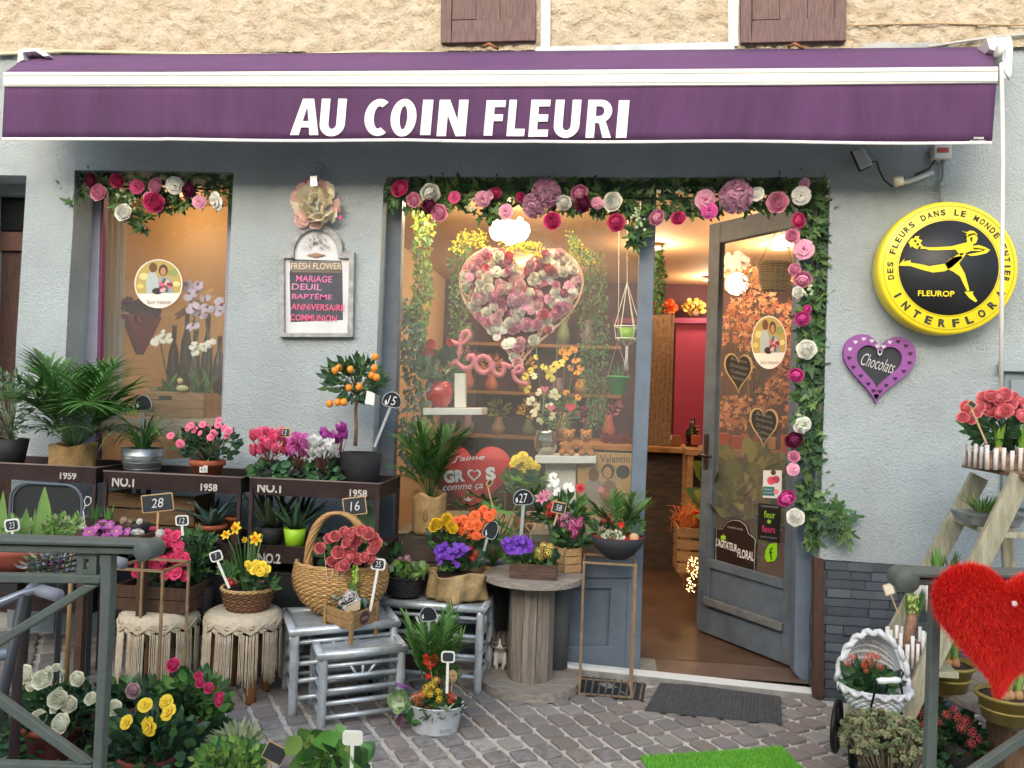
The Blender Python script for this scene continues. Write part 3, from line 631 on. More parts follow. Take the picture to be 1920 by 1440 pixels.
for p in ([(395, 560), (405, 556), (412, 566), (402, 572)], [(408, 580), (420, 574), (424, 584), (412, 590)], [(600, 612), (606, 640), (598, 655), (594, 650)], [(684, 540), (698, 538), (696, 556), (690, 566)]): b.prism([SQ(x, y, .0065) for x, y in p], (0, .001, 0), BK)
b.build('figure_shading', bd)
# --- purple heart board
def heart_pts(n=40, cusp=1.0):
    o = []
    for i in range(n):
        a = 2*pi*i/n; x = 16*sin(a)**3; y = 13*cos(a)-5*cos(2*a)-2*cos(3*a)-cos(4*a); o.append((x/16, y/16))
    return o
def heart(b, c, r, u, sx, sy, back, mat, n=40, hole=None):
    pts = [V(c)+r*(x*sx)+u*(y*sy) for x, y in heart_pts(n)]
    if hole is None: return b.prism(pts, back, mat)
    c2, f = hole; inn = [V(c2)+r*(x*sx*f)+u*(y*sy*f) for x, y in heart_pts(n)]; bk = V(back)
    vs = pts+inn+[p+bk for p in pts]+[p+bk for p in inn]; fs = []
    for i in range(n):
        j = (i+1) % n; fs += [(i, j, n+j, n+i), (i, 2*n+i, 2*n+j, j), (n+i, n+j, 3*n+j, 3*n+i), (2*n+i, 3*n+i, 3*n+j, 2*n+j)]
    b.add(vs, fs, mat)
VI = M('8d4f96', .6, n=.1, b=.2, bs=120); CH = M('35383f', .8, n=.15, ns=20); CHW = M('c9c9c9', .9)
c1 = P(1648, 682, -.03); r1 = (P(1697, 691, -.03)-P(1597, 683, -.03)).normalized(); u1 = V((-r1.z, 0, r1.x)); q1 = k(c1)
t = thing('heart_chalkboard', 'purple heart-shaped chalkboard reading Chocolats with small hearts cut in its rim', 'chalkboard', (c1.x, 0, c1.z))
b = MB(); heart(b, c1+V((0, .012, 0)), r1, u1, 50*q1, 54*q1, (0, .012, 0), CH); bo = b.build('board', t)
b = MB(); heart(b, c1, r1, u1, 66*q1, 72*q1, (0, .024, 0), VI, hole=(c1, .62)); fr = b.build('frame', t, bevel=.002)
for i in range(26):
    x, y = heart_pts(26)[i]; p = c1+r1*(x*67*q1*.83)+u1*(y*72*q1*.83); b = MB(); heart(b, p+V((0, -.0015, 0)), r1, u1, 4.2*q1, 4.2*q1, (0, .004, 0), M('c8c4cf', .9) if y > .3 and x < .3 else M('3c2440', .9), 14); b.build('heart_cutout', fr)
text(bo, 'Chocolats', c1+u1*.003+V((0, .010, 0)), (r1*.95-u1*.2), u1+r1*.25, 24*q1, CHW, w=62*q1, bold=-.006, shear=.3)
# --- FRESH FLOWER board
random.seed(4)
FR = M('a2a5a6', .75, n=.3, ns=30, b=.4); WB = M('d3d6da', .8, n=.08, ns=9)
c2 = P(592, 530, -.03); t = thing('menu_chalkboard', 'arched grey framed chalkboard headed FRESH FLOWER listing occasions in pink chalk', 'chalkboard', (c2.x, 0, c2.z))
def arch(x0, x1, ys, yb, xr0, xr1, yt): 
    o = [(x0+.6, yb), (x0, ys), (xr0, ys)]
    for i in range(1, 16): a = pi-pi*i/16; o.append(((xr0+xr1)/2+(xr1-xr0)/2*cos(a), ys-6-(ys-6-yt)*sin(a)))
    return o+[(xr1, ys), (x1, ys), (x1-3, yb)]
b = MB(); b.px(arch(530, 656, 482, 626, 549, 634, 428), -.015, .012, WB); bo = b.build('board', t)
fo = arch(522, 664, 472, 632, 541, 642, 420); fi = arch(532, 654, 484, 624, 550, 633, 430); b = MB(); n = len(fo)
A = [P(x, y, -.035) for x, y in fo]; B = [P(x, y, -.035) for x, y in fi]; bk = V((0, .034, 0)); vs = A+B+[p+bk for p in A]+[p+bk for p in B]; fs = []
for i in range(n): j = (i+1) % n; fs += [(i, j, n+j, n+i), (i, 2*n+i, 2*n+j, j), (n+i, n+j, 3*n+j, 3*n+i)]
b.add(vs, fs, FR); b.build('frame', t, bevel=.003)
b = MB(); b.px([(548, 486), (640, 489), (642, 512), (643, 600), (545, 604), (543, 512)], -.0158, .001, M('4d5059', .85, n=.25, ns=10)); b.px([(543, 489), (640, 490), (641, 507), (545, 508)], -.0166, .0006, M('7a7777', .85, n=.2)); sl_ = b.build('slate', bo)
textpx(sl_, 'FRESH FLOWER', 593, 499, 12, -.0175, M('d9c6a4', .8), 98, bold=.01)
PK = [M('d97aa8', .9), M('cf8fb4', .9), M('e2698f', .9)]
for s, x, y, w_, i in (('MARiAGE', 589, 523, 70, 0), ('DEUIL', 575, 538, 58, 1), ('BAPTÊME', 585, 555, 78, 0), ('ANNiVERSAiRE', 596, 576, 104, 2), ('COMMUNiON', 588, 596, 90, 2)):
    textpx(sl_, s, x, y, 12, -.0177, PK[i], w_, ang=1.5, bold=.012, shear=.05)
b = MB(); b.px([(548, 509), (640, 509.5), (640, 510.5), (548, 510)], -.0178, .0005, M('b59a5a')); b.build('rule', sl_)
b = MB(); cc = P(592, 464, -.02); q_ = k(cc)
for i in range(240):
    a = U(-.15, pi+.15); r = U(6, 27); p = cc+V((cos(a)*r*q_, U(-.004, 0), sin(a)*r*.85*q_-.006)); d = V((cos(a)+U(-.6, .6), -.3, sin(a)+U(-.5, .5)))
    b.blade(p, d, U(.008, .016), .002, M('5c5a58', .9) if i % 3 else M('96928e', .9), 0, 2, [1, 1, .1])
b.px([(575, 478), (592, 474), (610, 478), (592, 483)], -.022, .004, M('9a7c66', .8)); b.build('flower_print', bo)
# peony on its hook
t = thing('artificial_peony', 'cream and pink silk peony hanging from a steel hook above the arched board', 'flower', P(590, 380, -.05))
CR = M('f6efd8', .75, tr=.2, v=.1); CRP = M('efc8c4', .75, tr=.2, v=.15); PKH = M('c64a80', .7, v=.1)
b = MB(); c = P(591, 383, -.06); q_ = k(c)
for i in range(44):
    a = i*2.4+U(-.3, .3); r = 40*math.sqrt((i+1)/44); d = V((cos(a)*r/40, -1.25+r/40, sin(a)*r/40)); p = c+V((cos(a)*r*q_*.72, .02-.03*(1-r/40), sin(a)*r*q_*.72))
    b.leaf('cabbage', CR if r < 27 else (CRP if random.random() < .6 else CR), p, d+jit(.3), U(22, 34)*q_, face=(cos(a)*-.6+U(-.3, .3), -1, sin(a)*-.6+U(-.3, .3)))
b.build('petals', t)
for x, y in ((572, 340), (553, 362), (560, 402), (630, 402)): leaf(t, 'round', PKH, P(x+4, y+4, -.06), (x-591, 0, 383-y), 9*q_, name='petal', face=(0, -1, 0))
b = MB(); b.bar(P(600, 310, -.005), P(590, 348, -.09), .03, .003, CHROME, up=(0, 1, 0)); b.bar(P(588, 330, -.092), P(589, 349, -.094), .033, .003, CHROME, up=Y3); b.px([(592, 308), (606, 308), (606, 316), (592, 316)], -.01, .01, CHROME); tag(b.build('steel_hook', org=P(598, 312, 0)), 'bent steel strip hook on the grey wall holding the cream peony', 'hook')
# ================================================================ GARLANDS
random.seed(31)
IV = [M('41663a', .6, v=.35, tr=.1), M('557a45', .55, v=.3, tr=.15), M('2c4a30', .6, v=.25), M('658349', .55, v=.3, tr=.15)]
RC = {'h': M('e2558f', .6, v=.12, tr=.1), 'p': M('f2aecb', .6, v=.12, tr=.15), 'w': M('fbfbf4', .5, v=.03, tr=.04), 'd': M('7d2850', .6, v=.15), 'm': M('d3a8c0', .7, v=.2, tr=.1), 'f': M('e860b2', .6, v=.12, tr=.1)}
RL = {'h': 'raspberry', 'p': 'pale pink', 'w': 'white', 'd': 'dark burgundy', 'f': 'magenta'}
def garland(t, paths, nl, Y0, flowers, maxobj=298):
    """paths: lists of (px, py, half width px); leaves spread round them"""
    b = MB(); tot = sum(sum(math.hypot(p[i+1][0]-p[i][0], p[i+1][1]-p[i][1]) for i in range(len(p)-1)) for p in paths); made = 0; specs = []
    for p in paths:
        for i in range(len(p)-1):
            (x0, y0, w0), (x1, y1, w1) = p[i], p[i+1]; l = math.hypot(x1-x0, y1-y0)
            for j in range(int(nl*l/tot)):
                s = U(0, 1); w_ = w0+(w1-w0)*s; a = U(0, 2*pi); r = math.sqrt(U(0, 1))
                specs.append((x0+(x1-x0)*s+cos(a)*r*w_*.9, y0+(y1-y0)*s+sin(a)*r*w_, Y0-U(0, .07)*(1.2-r)-(.09 if x0+(x1-x0)*s > 1537 else 0), a))
            b.tube([P(x0, y0, Y0), P((x0+x1)/2, (y0+y1)/2+3, Y0-.01), P(x1, y1, Y0)], .006, M('3a3a22', .8), 6)
    b.build('stem', t); b = MB()
    specs.sort(key=lambda s: s[2])
    for i, (x, y, Y, a) in enumerate(specs):
        p = P(x, y, Y); d = V((cos(a)+U(-.5, .5), U(-.5, .1), -sin(a)-.35+U(-.5, .5))); m = IV[random.randrange(4)]; L = U(.04, .068)
        if i < maxobj-len(flowers): leaf(t, 'ivy', m, p, d, L)
        else: b.leaf('ivy', m, p, d, L)
    if b.v: b.build('foliage', t, kind='stuff')
    for x, y, r, c in flowers:
        p = P(x, y, Y0-.06-.02); q_ = k(p)
        if c == 'm': inst(t, 'hydrangea', proto('ball', RC['m'], None, 1), p, aim((U(-.1, .1), -1, -.1)), r*q_*.95)
        else: bloom(t, 'rose' if random.random() < .6 else 'double', RC[c], p, (U(-.55, .55), -1, U(-.55, .25)), r*q_*U(1.0, 1.15), 'rose')
def berries(t, pts, Y):
    for x, y in pts:
        b = MB()
        for i in range(9): b.ball(P(x+U(-9, 9), y+U(-12, 12), Y-U(0, .02)), U(.005, .009), M('b7c9a4', .5, v=.15), 7, 5)
        b.build('berry_sprig', t)
t = thing('flower_garland', 'short ivy garland of pink and white roses over the left shop window', 'garland', P(290, 360, .05))
garland(t, [[(128, 360, 18), (160, 345, 22), (250, 350, 28), (350, 352, 28), (432, 352, 30)], [(225, 385, 18), (262, 405, 18), (268, 430, 9)], [(300, 385, 14), (360, 378, 8)], [(130, 345, 12), (134, 385, 10)]], 330, .06,
        [(172, 338, 15, 'd'), (185, 361, 15, 'p'), (220, 339, 14, 'h'), (257, 350, 15, 'h'), (293, 349, 16, 'p'), (289, 380, 18, 'h'), (280, 370, 11, 'p'), (328, 348, 16, 'w'), (355, 357, 15, 'd'), (374, 379, 14, 'p'), (406, 377, 18, 'w'), (232, 399, 16, 'w')])
berries(t, [(228, 362), (248, 382)], .0)
t = thing('flower_garland', 'long ivy garland of roses across the main window top and down the door side', 'garland', P(1300, 370, .02))
garland(t, [[(735, 365, 26), (850, 362, 28), (1000, 362, 30), (1200, 372, 34), (1350, 368, 32), (1450, 362, 32), (1535, 365, 32)], [(1200, 400, 24), (1195, 440, 18), (1190, 458, 8)], [(900, 395, 12), (930, 402, 8)],
            [(1530, 380, 32), (1528, 500, 28), (1522, 620, 24), (1518, 760, 26), (1520, 880, 26), (1525, 960, 28), (1525, 1015, 16)], [(1530, 960, 22), (1575, 975, 30), (1590, 1000, 22)]], 1350, .04,
        [(751, 354, 18, 'h'), (776, 375, 13, 'p'), (806, 362, 17, 'w'), (806, 386, 14, 'd'), (824, 399, 15, 'p'), (852, 370, 13, 'h'), (905, 373, 15, 'p'), (918, 366, 12, 'p'), (930, 362, 10, 'h'), (949, 397, 15, 'p'), (976, 370, 10, 'h'),
         (1024, 362, 30, 'm'), (1003, 385, 26, 'm'), (1057, 380, 14, 'w'), (1086, 362, 16, 'p'), (1093, 382, 15, 'd'), (1120, 381, 12, 'p'), (1149, 379, 18, 'w'), (1036, 415, 17, 'h'), (1155, 417, 17, 'h'), (1230, 407, 16, 'p'), (1272, 410, 14, 'h'),
         (1322, 375, 19, 'p'), (1330, 395, 15, 'f'), (1380, 369, 34, 'm'), (1419, 364, 15, 'w'), (1458, 380, 20, 'p'), (1508, 345, 12, 'p'), (1502, 367, 19, 'w'), (1496, 414, 15, 'h'), (1485, 443, 13, 'p'), (1507, 468, 18, 'p'), (1490, 505, 11, 'p'), (1505, 523, 17, 'p'), (1496, 548, 10, 'w'),
         (1504, 597, 14, 'f'), (1513, 580, 8, 'f'), (1512, 655, 18, 'w'), (1493, 703, 14, 'f'), (1504, 797, 19, 'w'), (1488, 824, 17, 'd'), (1489, 856, 11, 'p'), (1487, 880, 13, 'p'), (1473, 933, 17, 'f'), (1492, 970, 15, 'w')])
berries(t, [(1190, 400), (1200, 420), (880, 385), (1515, 545), (1500, 790)], -.05)
# ================================================================ HELPERS FOR PLANTS AND POTS
def at(px, Y, z):
    y0, y1 = 0., 3000.
    for i in range(40):
        m = (y0+y1)/2
        if P(px, m, Y).z > z: y0 = m
        else: y1 = m
    return P(px, y0, Y)
GR = {'dk': M('33543a', .5, v=.32, tr=.12), 'md': M('486f3d', .5, v=.32, tr=.15), 'br': M('62934a', .5, v=.22, tr=.25), 'lm': M('8fb35c', .55, v=.15, tr=.25), 'bl': M('5b7d74', .6, v=.15, tr=.05), 'sg': M('93a184', .8, v=.15, tr=.1), 'pa': M('64944f', .5, v=.25, tr=.3), 'cy': M('4d7a55', .5, v=.25, tr=.1, n=.3, ns=60)}
SOIL = M('33261d', 1, n=.4, ns=80, b=.6, bs=80); TERRA = M('a85c3c', .8, n=.2, ns=14, b=.2); BURL = M('a88a5c', .95, n=.2, ns=60, b=1, bs=220); ZINC = M('9da4a8', .35, .75, n=.3, ns=12, stretch=(1, 1, 3)); BLKP = M('25262a', .7, n=.2, ns=40)
DWOOD = M('4b3627', .8, n=.35, ns=16, b=.4, stretch=(4, 4, .8)); WOOD = M('9b7a50', .75, n=.25, ns=18, b=.3, stretch=(1, 4, 4)); GWOOD = M('8a8074', .85, n=.3, ns=18, b=.5, stretch=(5, 5, .6))
def pot(root, c, rt, rb, h, mat, rim=.0, soil=True, name='pot', sx=1, sy=1, n=28):
    b = MB(); t = min(.006, rt*.08); pr = [(0, 0), (rb, 0)]
    if rim: pr += [(rb+(rt-rb)*.72, h-rim), (rt+.003, h-rim), (rt+.004, h)]
    else: pr += [(rb+(rt-rb)*.5, h*.5), (rt, h)]
    pr += [(rt-t, h), (rt-t-.002, h*.86), (0, h*.86)]
    b.lathe(c, pr, mat, n, sx, sy); o = b.build(name, root)
    if soil: b = MB(); b.lathe(c, [(0, h*.865), (rt-t-.003, h*.865), (rt*.5, h*.9), (0, h*.93)], SOIL, 16, sx, sy); b.build('soil', root)
    return o
def bush(root, c, rad, n, kind, mats, L, up=.4, objs=None, base=None, name='leaf', inner=.35, w=1, flat=False):
    """n leaves through an ellipsoid; drawn one by one (objs) or joined as a mass"""
    c = V(c); rad = V(rad); mats = mats if isinstance(mats, list) else [mats]; b = MB()
    if objs is None: objs = min(L if isinstance(L, (int, float)) else L[0], 1) >= .03 and n <= 140
    st = MB()
    for i in range(int(n*1.35)):
        d = V((U(-1, 1), U(-1, 1), U(-1, 1)))
        while not .05 < d.length < 1: d = V((U(-1, 1), U(-1, 1), U(-1, 1)))
        d.normalize(); r = inner+(1-inner)*U(0, 1)**.6
        p = c+V((d.x*rad.x, d.y*rad.y, d.z*rad.z))*r; dd = V((d.x, d.y*.8-.15, d.z*.7+up))+jit(.35); l = L if isinstance(L, (int, float)) else U(*L); m = random.choice(mats)
        f = V((U(-.5, .5), -.7, .9)) if flat else None
        if objs: leaf(root, kind, m, p, dd, l, name, face=f, w=w)
        else: b.leaf(kind, m, p, dd, l, face=f, w=w)
        if base is not None and i % 4 == 0: q = V(base); st.tube([q, (q+p)/2+jit(.01)+V((0, 0, .01)), p], .0016, mats[0], 4)
    if b.v: b.build('foliage', root, kind='stuff')
    if st.v: st.build('stems', root, kind='stuff')
def flowers(root, kind, mats, pts, Y, base=None, name='flower', mat2=None, sm=1.0, up=.25, dy=.03, stemr=.0016, smat=None, fw=-1):
    """pts: (px, py, radius px) seen in the photograph, at depth Y"""
    mats = mats if isinstance(mats, list) else [mats]; st = MB()
    for x, y, r in pts:
        p = P(x, y, Y+U(-dy, dy)); q = k(p); bloom(root, kind, random.choice(mats), p, (U(-.45, .45), fw, U(-.3, .5)+up), r*q*sm, name, mat2)
        if base is not None:
            a = V(base)+jit(.015); st.tube([a, a.lerp(p, .55)+V((0, 0, .02)), p], stemr, smat or GR['md'], 5)
    if st.v: st.build('stem', root)
def scatter(cx, cy, rx, ry, n, r0, r1): 
    o = []
    for i in range(n): a = U(0, 6.28); s = math.sqrt(U(0, 1)); o.append((cx+cos(a)*rx*s, cy+sin(a)*ry*s, U(r0, r1)))
    return o
def straps(root, base, n, L, w, mat, lean=.4, droop=.3, name='leaf', r=.02, prof=None, fold=.3, spread=None, thick=0):
    for i in range(n):
        a = 2*pi*i/n+U(-.4, .4) if spread is None else U(*spread); l = U(*L) if isinstance(L, tuple) else L; e = lean*U(.4, 1.2)
        d = V((cos(a)*e, sin(a)*e, 1)); b = MB(); m = random.choice(mat) if isinstance(mat, list) else mat
        b.blade(V(base)+V((cos(a)*r, sin(a)*r, 0)), d, l, w*U(.8, 1.15), m, droop*U(.6, 1.3), 5, prof or [.8, 1, .95, .75, .45, .04], fold)
        o = b.build(name, root)
        if thick: s = o.modifiers.new('t', 'SOLIDIFY'); s.thickness = thick
def frond(root, base, d, L, mat, leafL=.5, nl=13, droop=.9, name='frond', lw=.11, ang=.9):
    b = MB(); p = V(base); d = V(d).normalized(); pts = [p.copy()]; ds = [d.copy()]
    for i in range(10): p = p+d*(L/10); d = (d+V((0, 0, -droop/10*(.3+i/7)))).normalized(); pts.append(p.copy()); ds.append(d.copy())
    b.tube(pts, [.0022*(1-.08*i) for i in range(11)], mat, 4); l0 = L*leafL
    for i in range(nl):
        t = .36+.64*i/(nl-1); q = t*10; j = min(int(q), 9); c = pts[j].lerp(pts[j+1], q-j); dd = ds[j]; s = frame(dd)[0]
        ll = l0*(.55+.9*sin(pi*min(1, (t-.25)/.8)))*.6
        for sg in (-1, 1):
            e = (s*sg*ang+dd*(.55+t*.6)+V((0, 0, U(-.35, .1)))+jit(.12)).normalized()
            b.blade(c, e, ll*U(.85, 1.1), ll*lw, mat, .35, 3, [.4, 1, .7, .03], .2)
    return b.build(name, root)
def palm(root, base, n, L, mats, lean=.7, droop=.9, a0=0, a1=2*pi, leafL=.5, **kw):
    for i in range(n):
        a = a0+(a1-a0)*(i+U(-.3, .3))/n; e = lean*U(.25, 1.1); l = U(*L); frond(root, V(base)+V((cos(a)*.01, sin(a)*.01, 0)), (cos(a)*e, sin(a)*e*.8, 1), l, random.choice(mats), leafL, droop=droop*U(.7, 1.2), **kw)
WPL = M('e4e4e0', .45); SLB = M('2f343a', .8, n=.15, ns=30); CHK = M('d2d4d6', .9); PALEW = M('c0a173', .7, n=.15, ns=30)
def rrect(cx, cy, w_, h_, r, ang, n=4):
    o = []
    for sx, sy, a0 in ((1, 1, 0), (-1, 1, 90), (-1, -1, 180), (1, -1, 270)):
        for i in range(n+1): a = R(a0+90*i/n); o.append((sx*(w_/2-r)+r*cos(a), sy*(h_/2-r)+r*sin(a)))
    ca, sa = cos(R(ang)), sin(R(ang)); return [(cx+x*ca-y*sa, cy+x*sa+y*ca) for x, y in o]
def sign(kind, hx_, hy, w_, h_, foot, Y, label, s=None, ang=0, th=None):
    f = P(foot[0], foot[1], Y); t = thing('price_sign', label, 'price sign', f, 'price signs stuck in the pots'); c = P(hx_, hy, Y)
    b = MB(); st = MB(); rd = (0, .004, 0)
    if kind == 'white':
        b.prism([P(x, y, Y) for x, y in rrect(hx_, hy, w_, h_, h_*.25, ang)], rd, WPL); fr = b.build('frame', t, bevel=.0006)
        b = MB(); b.prism([P(x, y, Y-.0012) for x, y in rrect(hx_, hy, w_*.78, h_*.74, h_*.2, ang)], (0, .001, 0), SLB if s != '' else M('dfe3d2', .6)); bo = b.build('board', t)
        st.bar(P(hx_-sin(R(ang))*h_*.45, hy+cos(R(ang))*h_*.45, Y+.002), f, (th or 5)*k(c), .003, WPL, up=Y3)
    elif kind == 'slate':
        b.prism([P(x, y, Y) for x, y in rrect(hx_, hy, w_, h_, 1.5, ang, 1)], rd, PALEW); fr = b.build('frame', t, bevel=.0008)
        b = MB(); b.prism([P(x, y, Y-.0012) for x, y in rrect(hx_, hy, w_-4, h_-4, 1, ang, 1)], (0, .001, 0), SLB); bo = b.build('board', t)
        st.bar(P(hx_-sin(R(ang))*h_*.48, hy+cos(R(ang))*h_*.48, Y+.006), f, (th or 4)*k(c), .003, PALEW, up=Y3)
    else:
        pts = []
        for i in range(13): a = R(180*i/12); pts.append((cos(a)*w_/2, -sin(a)*h_*.62+h_*.12))
        pts += [(-w_*.46, h_*.28), (-w_*.3, h_*.38), (w_*.3, h_*.38), (w_*.46, h_*.28)]
        ca, sa = cos(R(ang)), sin(R(ang)); pp = [(hx_+x*ca-y*sa, hy+x*sa+y*ca) for x, y in pts]
        b.prism([P(x, y, Y) for x, y in pp], (0, .003, 0), M('23282f', .25, coat=.5)); bo = b.build('board', t)
        b = MB(); b.tube([P(hx_+(x-hx_)*.95, hy+(y-hy)*.95, Y-.001) for x, y in pp], .0011, M('d8dcde', .5), 5, closed=True); b.build('outline', bo)
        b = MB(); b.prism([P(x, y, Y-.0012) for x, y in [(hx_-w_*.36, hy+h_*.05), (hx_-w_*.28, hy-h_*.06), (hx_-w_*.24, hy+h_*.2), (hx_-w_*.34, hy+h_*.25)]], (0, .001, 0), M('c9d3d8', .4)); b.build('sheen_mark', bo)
        st.bar(P(hx_-sin(R(ang))*h_*.3, hy+cos(R(ang))*h_*.3, Y+.005), f, (th or 5)*k(c), .002, M('b8c2c4', .3, tr=.3), up=Y3)
    st.build('stake', t)
    if s: textpx(bo, s, hx_, hy, h_*.5, Y-.0016, CHK, w_*.42 if len(s) > 1 else w_*.2, ang=ang, bold=-.004, shear=.2, name='chalk_figures', th=.0003)
    return t
def wicker(root, c, prof, mats, turns=16, nstake=22, r=.004, sx=1, sy=1, name='weave', amp=.0035):
    """real woven strands over upright stakes; prof: (radius, z) pairs bottom to top"""
    b = MB()
    def rad(t):
        q = t*(len(prof)-1); i = min(int(q), len(prof)-2); f = q-i; return prof[i][0]+(prof[i+1][0]-prof[i][0])*f, prof[i][1]+(prof[i+1][1]-prof[i][1])*f
    for j in range(turns):
        ro, z = rad((j+.5)/turns); pts = []
        for i in range(nstake*2):
            a = pi*i/nstake; rr = ro+amp*(1 if (i+j) % 2 else -1); pts.append(V(c)+V((rr*cos(a)*sx, rr*sin(a)*sy, z)))
        b.tube(pts, r, mats[j % len(mats)], 5, closed=True)
    for i in range(nstake):
        a = 2*pi*i/nstake; b.tube([V(c)+V((rad(t/8)[0]*cos(a)*sx, rad(t/8)[0]*sin(a)*sy, rad(t/8)[1])) for t in range(9)], r*.7, mats[0], 4)
    w_ = b.build(name, root, kind='stuff')
    b = MB(); b.lathe(c, [(0, prof[0][1])]+[(p[0]-.004, p[1]) for p in prof]+[(p[0]-.008, p[1]) for p in prof[::-1]]+[(0, prof[0][1]+.004)], DWOOD, 24, sx, sy); b.build('lining', root)
    b = MB(); q = prof[-1]
    for ph in (0, pi):
        b.tube([V(c)+V(((q[0]+.004*cos(i*.9+ph))*cos(2*pi*i/56)*sx, (q[0]+.004*cos(i*.9+ph))*sin(2*pi*i/56)*sy, q[1]+.004*sin(i*.9+ph))) for i in range(56)], r*1.1, mats[-1], 5, closed=True)
    b.build('rim', root); return w_
# ================================================================ RACKS OF TRAYS ALONG THE WALL
random.seed(41)
IRON = M('3a2c2c', .6, .3, n=.25, ns=20, b=.2); IRONL = M('8c7c78', .5, .5); STC = M('bdb8b2', .85)
def rack(label, x0, y0, x1, y1, texts, YF=-.5, YB=-.13, drop=.295, low=()):
    A = P(x0, y0, YF); B = P(x1, y1, YF); z = (A.z+B.z)/2; t = thing('tray_rack', label, 'plant rack', ((A.x+B.x)/2, (YF+YB)/2, gz(A.x)), 'brown metal tray racks along the wall'); trays = []
    for n_ in range(3):
        zz = z-drop*n_; hh = .075; b = MB(); xa, xb = A.x, B.x; i = .03
        b.hexa([(xa+i, YF+i, zz-hh), (xb-i, YF+i, zz-hh), (xb-i, YB-i, zz-hh), (xa+i, YB-i, zz-hh), (xa+i*.5, YF+i*.5, zz-.03), (xb-i*.5, YF+i*.5, zz-.03), (xb-i*.5, YB-i*.5, zz-.03), (xa+i*.5, YB-i*.5, zz-.03)], IRON)
        for p, q, nn in (((xa, YF), (xb, YF), (0, 1)), ((xb, YF), (xb, YB), (-1, 0)), ((xb, YB), (xa, YB), (0, -1)), ((xa, YB), (xa, YF), (1, 0))):
            iv = V((nn[0]*i*.4, nn[1]*i*.4, 0)); P0 = V((p[0], p[1], zz)); P1 = V((q[0], q[1], zz)); P2 = V((q[0], q[1], zz-hh))+iv; P3 = V((p[0], p[1], zz-hh))+iv; th = V((nn[0]*.003, nn[1]*.003, 0))
            b.hexa([P3, P2, P1, P0, P3+th, P2+th, P1+th, P0+th], IRON)
        tr_ = b.build('tray', t); trays.append(tr_)
        b = MB(); b.tube([(xa, YF, zz), (xb, YF, zz), (xb, YB, zz), (xa, YB, zz)], .0035, IRONL if n_ == 0 else IRON, 6, closed=True); b.build('rolled_edge', tr_)
    for sx_, sy_ in ((A.x, YF), (B.x, YF), (A.x, YB), (B.x, YB)):
        b = MB(); o = .008 if sx_ == A.x else -.008; yo = .008 if sy_ == YF else -.008; b.bar((sx_+o, sy_+yo+.004, gz(sx_)), (sx_+o, sy_+yo+.004, z-.004), .016, .016, IRON); b.build('leg', t)
    for s, px, py, h, w_, l in texts: textpx(trays[l], s, px, py, h, YF-.001+.007, STC, w_, ang=2.5, bold=.03, name='stencil')
    return z, A, B, t
zt1, _, _, _ = rack('brown tray rack stencilled 1959 in front of the old side door', -130, 862, 180, 876, [('1959', 128, 892, 14, 33, 0)])
zt2, A2, B2, _ = rack('brown tray rack stencilled NO.1 under the left shop window', 194, 884, 452, 894, [('NO.1', 231, 903, 20, 44, 0), ('1958', 392, 914, 14, 33, 0)])
zt3, A3, B3, _ = rack('brown tray rack with NO.1 and NO.2 trays below the arched menu board', 468, 897, 712, 905, [('NO.1', 505, 914, 20, 46, 0), ('1958', 672, 925, 14, 34, 0), ('NO.2', 505, 1047, 19, 44, 1), ('1961', 392, 1166, 14, 34, 2)])
F1, F2, F3 = zt1-.03, zt2-.03, zt3-.03; Yp = -.31
# --- upper trays
def burlap(root, c, rt, rb, h, seed=0, mat=BURL, name='burlap_wrap', n=56, m=9, ruf=.12):
    random.seed(seed); b = MB(); vs = []; ph = [U(0, 6) for i in range(4)]
    for j in range(m+1):
        t = j/m
        for i in range(n):
            a = 2*pi*i/n; r = rb+(rt-rb)*t+ruf*rt*(.5*sin(a*5+ph[0]+t*2)+.35*sin(a*9+ph[1]-t*3)+.3*sin(a*3+ph[2]))*(.35+.65*abs(2*t-1))+.03*rt*sin(pi*t)
            if t > .9: r += .05*rt
            vs.append(V(c)+V((r*cos(a), r*sin(a), h*t+.06*h*sin(a*4+ph[3])*(t > .85))))
    fs = [(j*n+i, j*n+(i+1) % n, (j+1)*n+(i+1) % n, (j+1)*n+i) for j in range(m) for i in range(n)]+[tuple(range(n-1, -1, -1))]
    b.add(vs, fs, mat, True); o = b.build(name, root); s = o.modifiers.new('t', 'SOLIDIFY'); s.thickness = .003; return o
random.seed(42)
p = at(20, -.33, F1); t = thing('olive_shrub', 'small grey-green shrub in a black pot at the far left end of the trays', 'potted plant', p); pot(t, p, .075, .055, .13, BLKP)
bush(t, P(8, 760, -.33), (.12, .1, .17), 150, 'lance', [GR['sg'], GR['bl'], GR['md']], (.035, .06), base=p+V((0, 0, .12)))
p = at(137, Yp, F1); t = thing('parlour_palm', 'leafy palm wrapped in burlap on the tray marked 1959', 'potted plant', p); burlap(t, p, .098, .1, .115, 3); b = MB(); b.lathe(p, [(0, .1), (.08, .1), (0, .11)], SOIL, 14); b.build('soil', t)
random.seed(43)
palm(t, p+V((0, 0, .1)), 26, (.36, .5), [GR['pa'], GR['md'], GR['br'], GR['pa']], lean=.9, droop=1.3, leafL=.6, lw=.085, nl=17)
palm(t, p+V((.0, 0, .1)), 12, (.2, .34), [GR['pa'], GR['dk']], lean=1.5, droop=1.2, leafL=.6, lw=.09)
p = at(266, Yp, F2); t = thing('spider_plant', 'trailing grassy plant in a ribbed zinc bucket on the left NO.1 tray', 'potted plant', p); pot(t, p, .098, .075, .125, ZINC)
for i in range(3): b = MB(); b.lathe(p, [(.08+.005*i*1.2, .03+.03*i-.002), (.0835+.006*i*1.2, .03+.03*i), (.08+.005*i*1.2, .03+.03*i+.002)], ZINC, 28); b.build('rib', t)
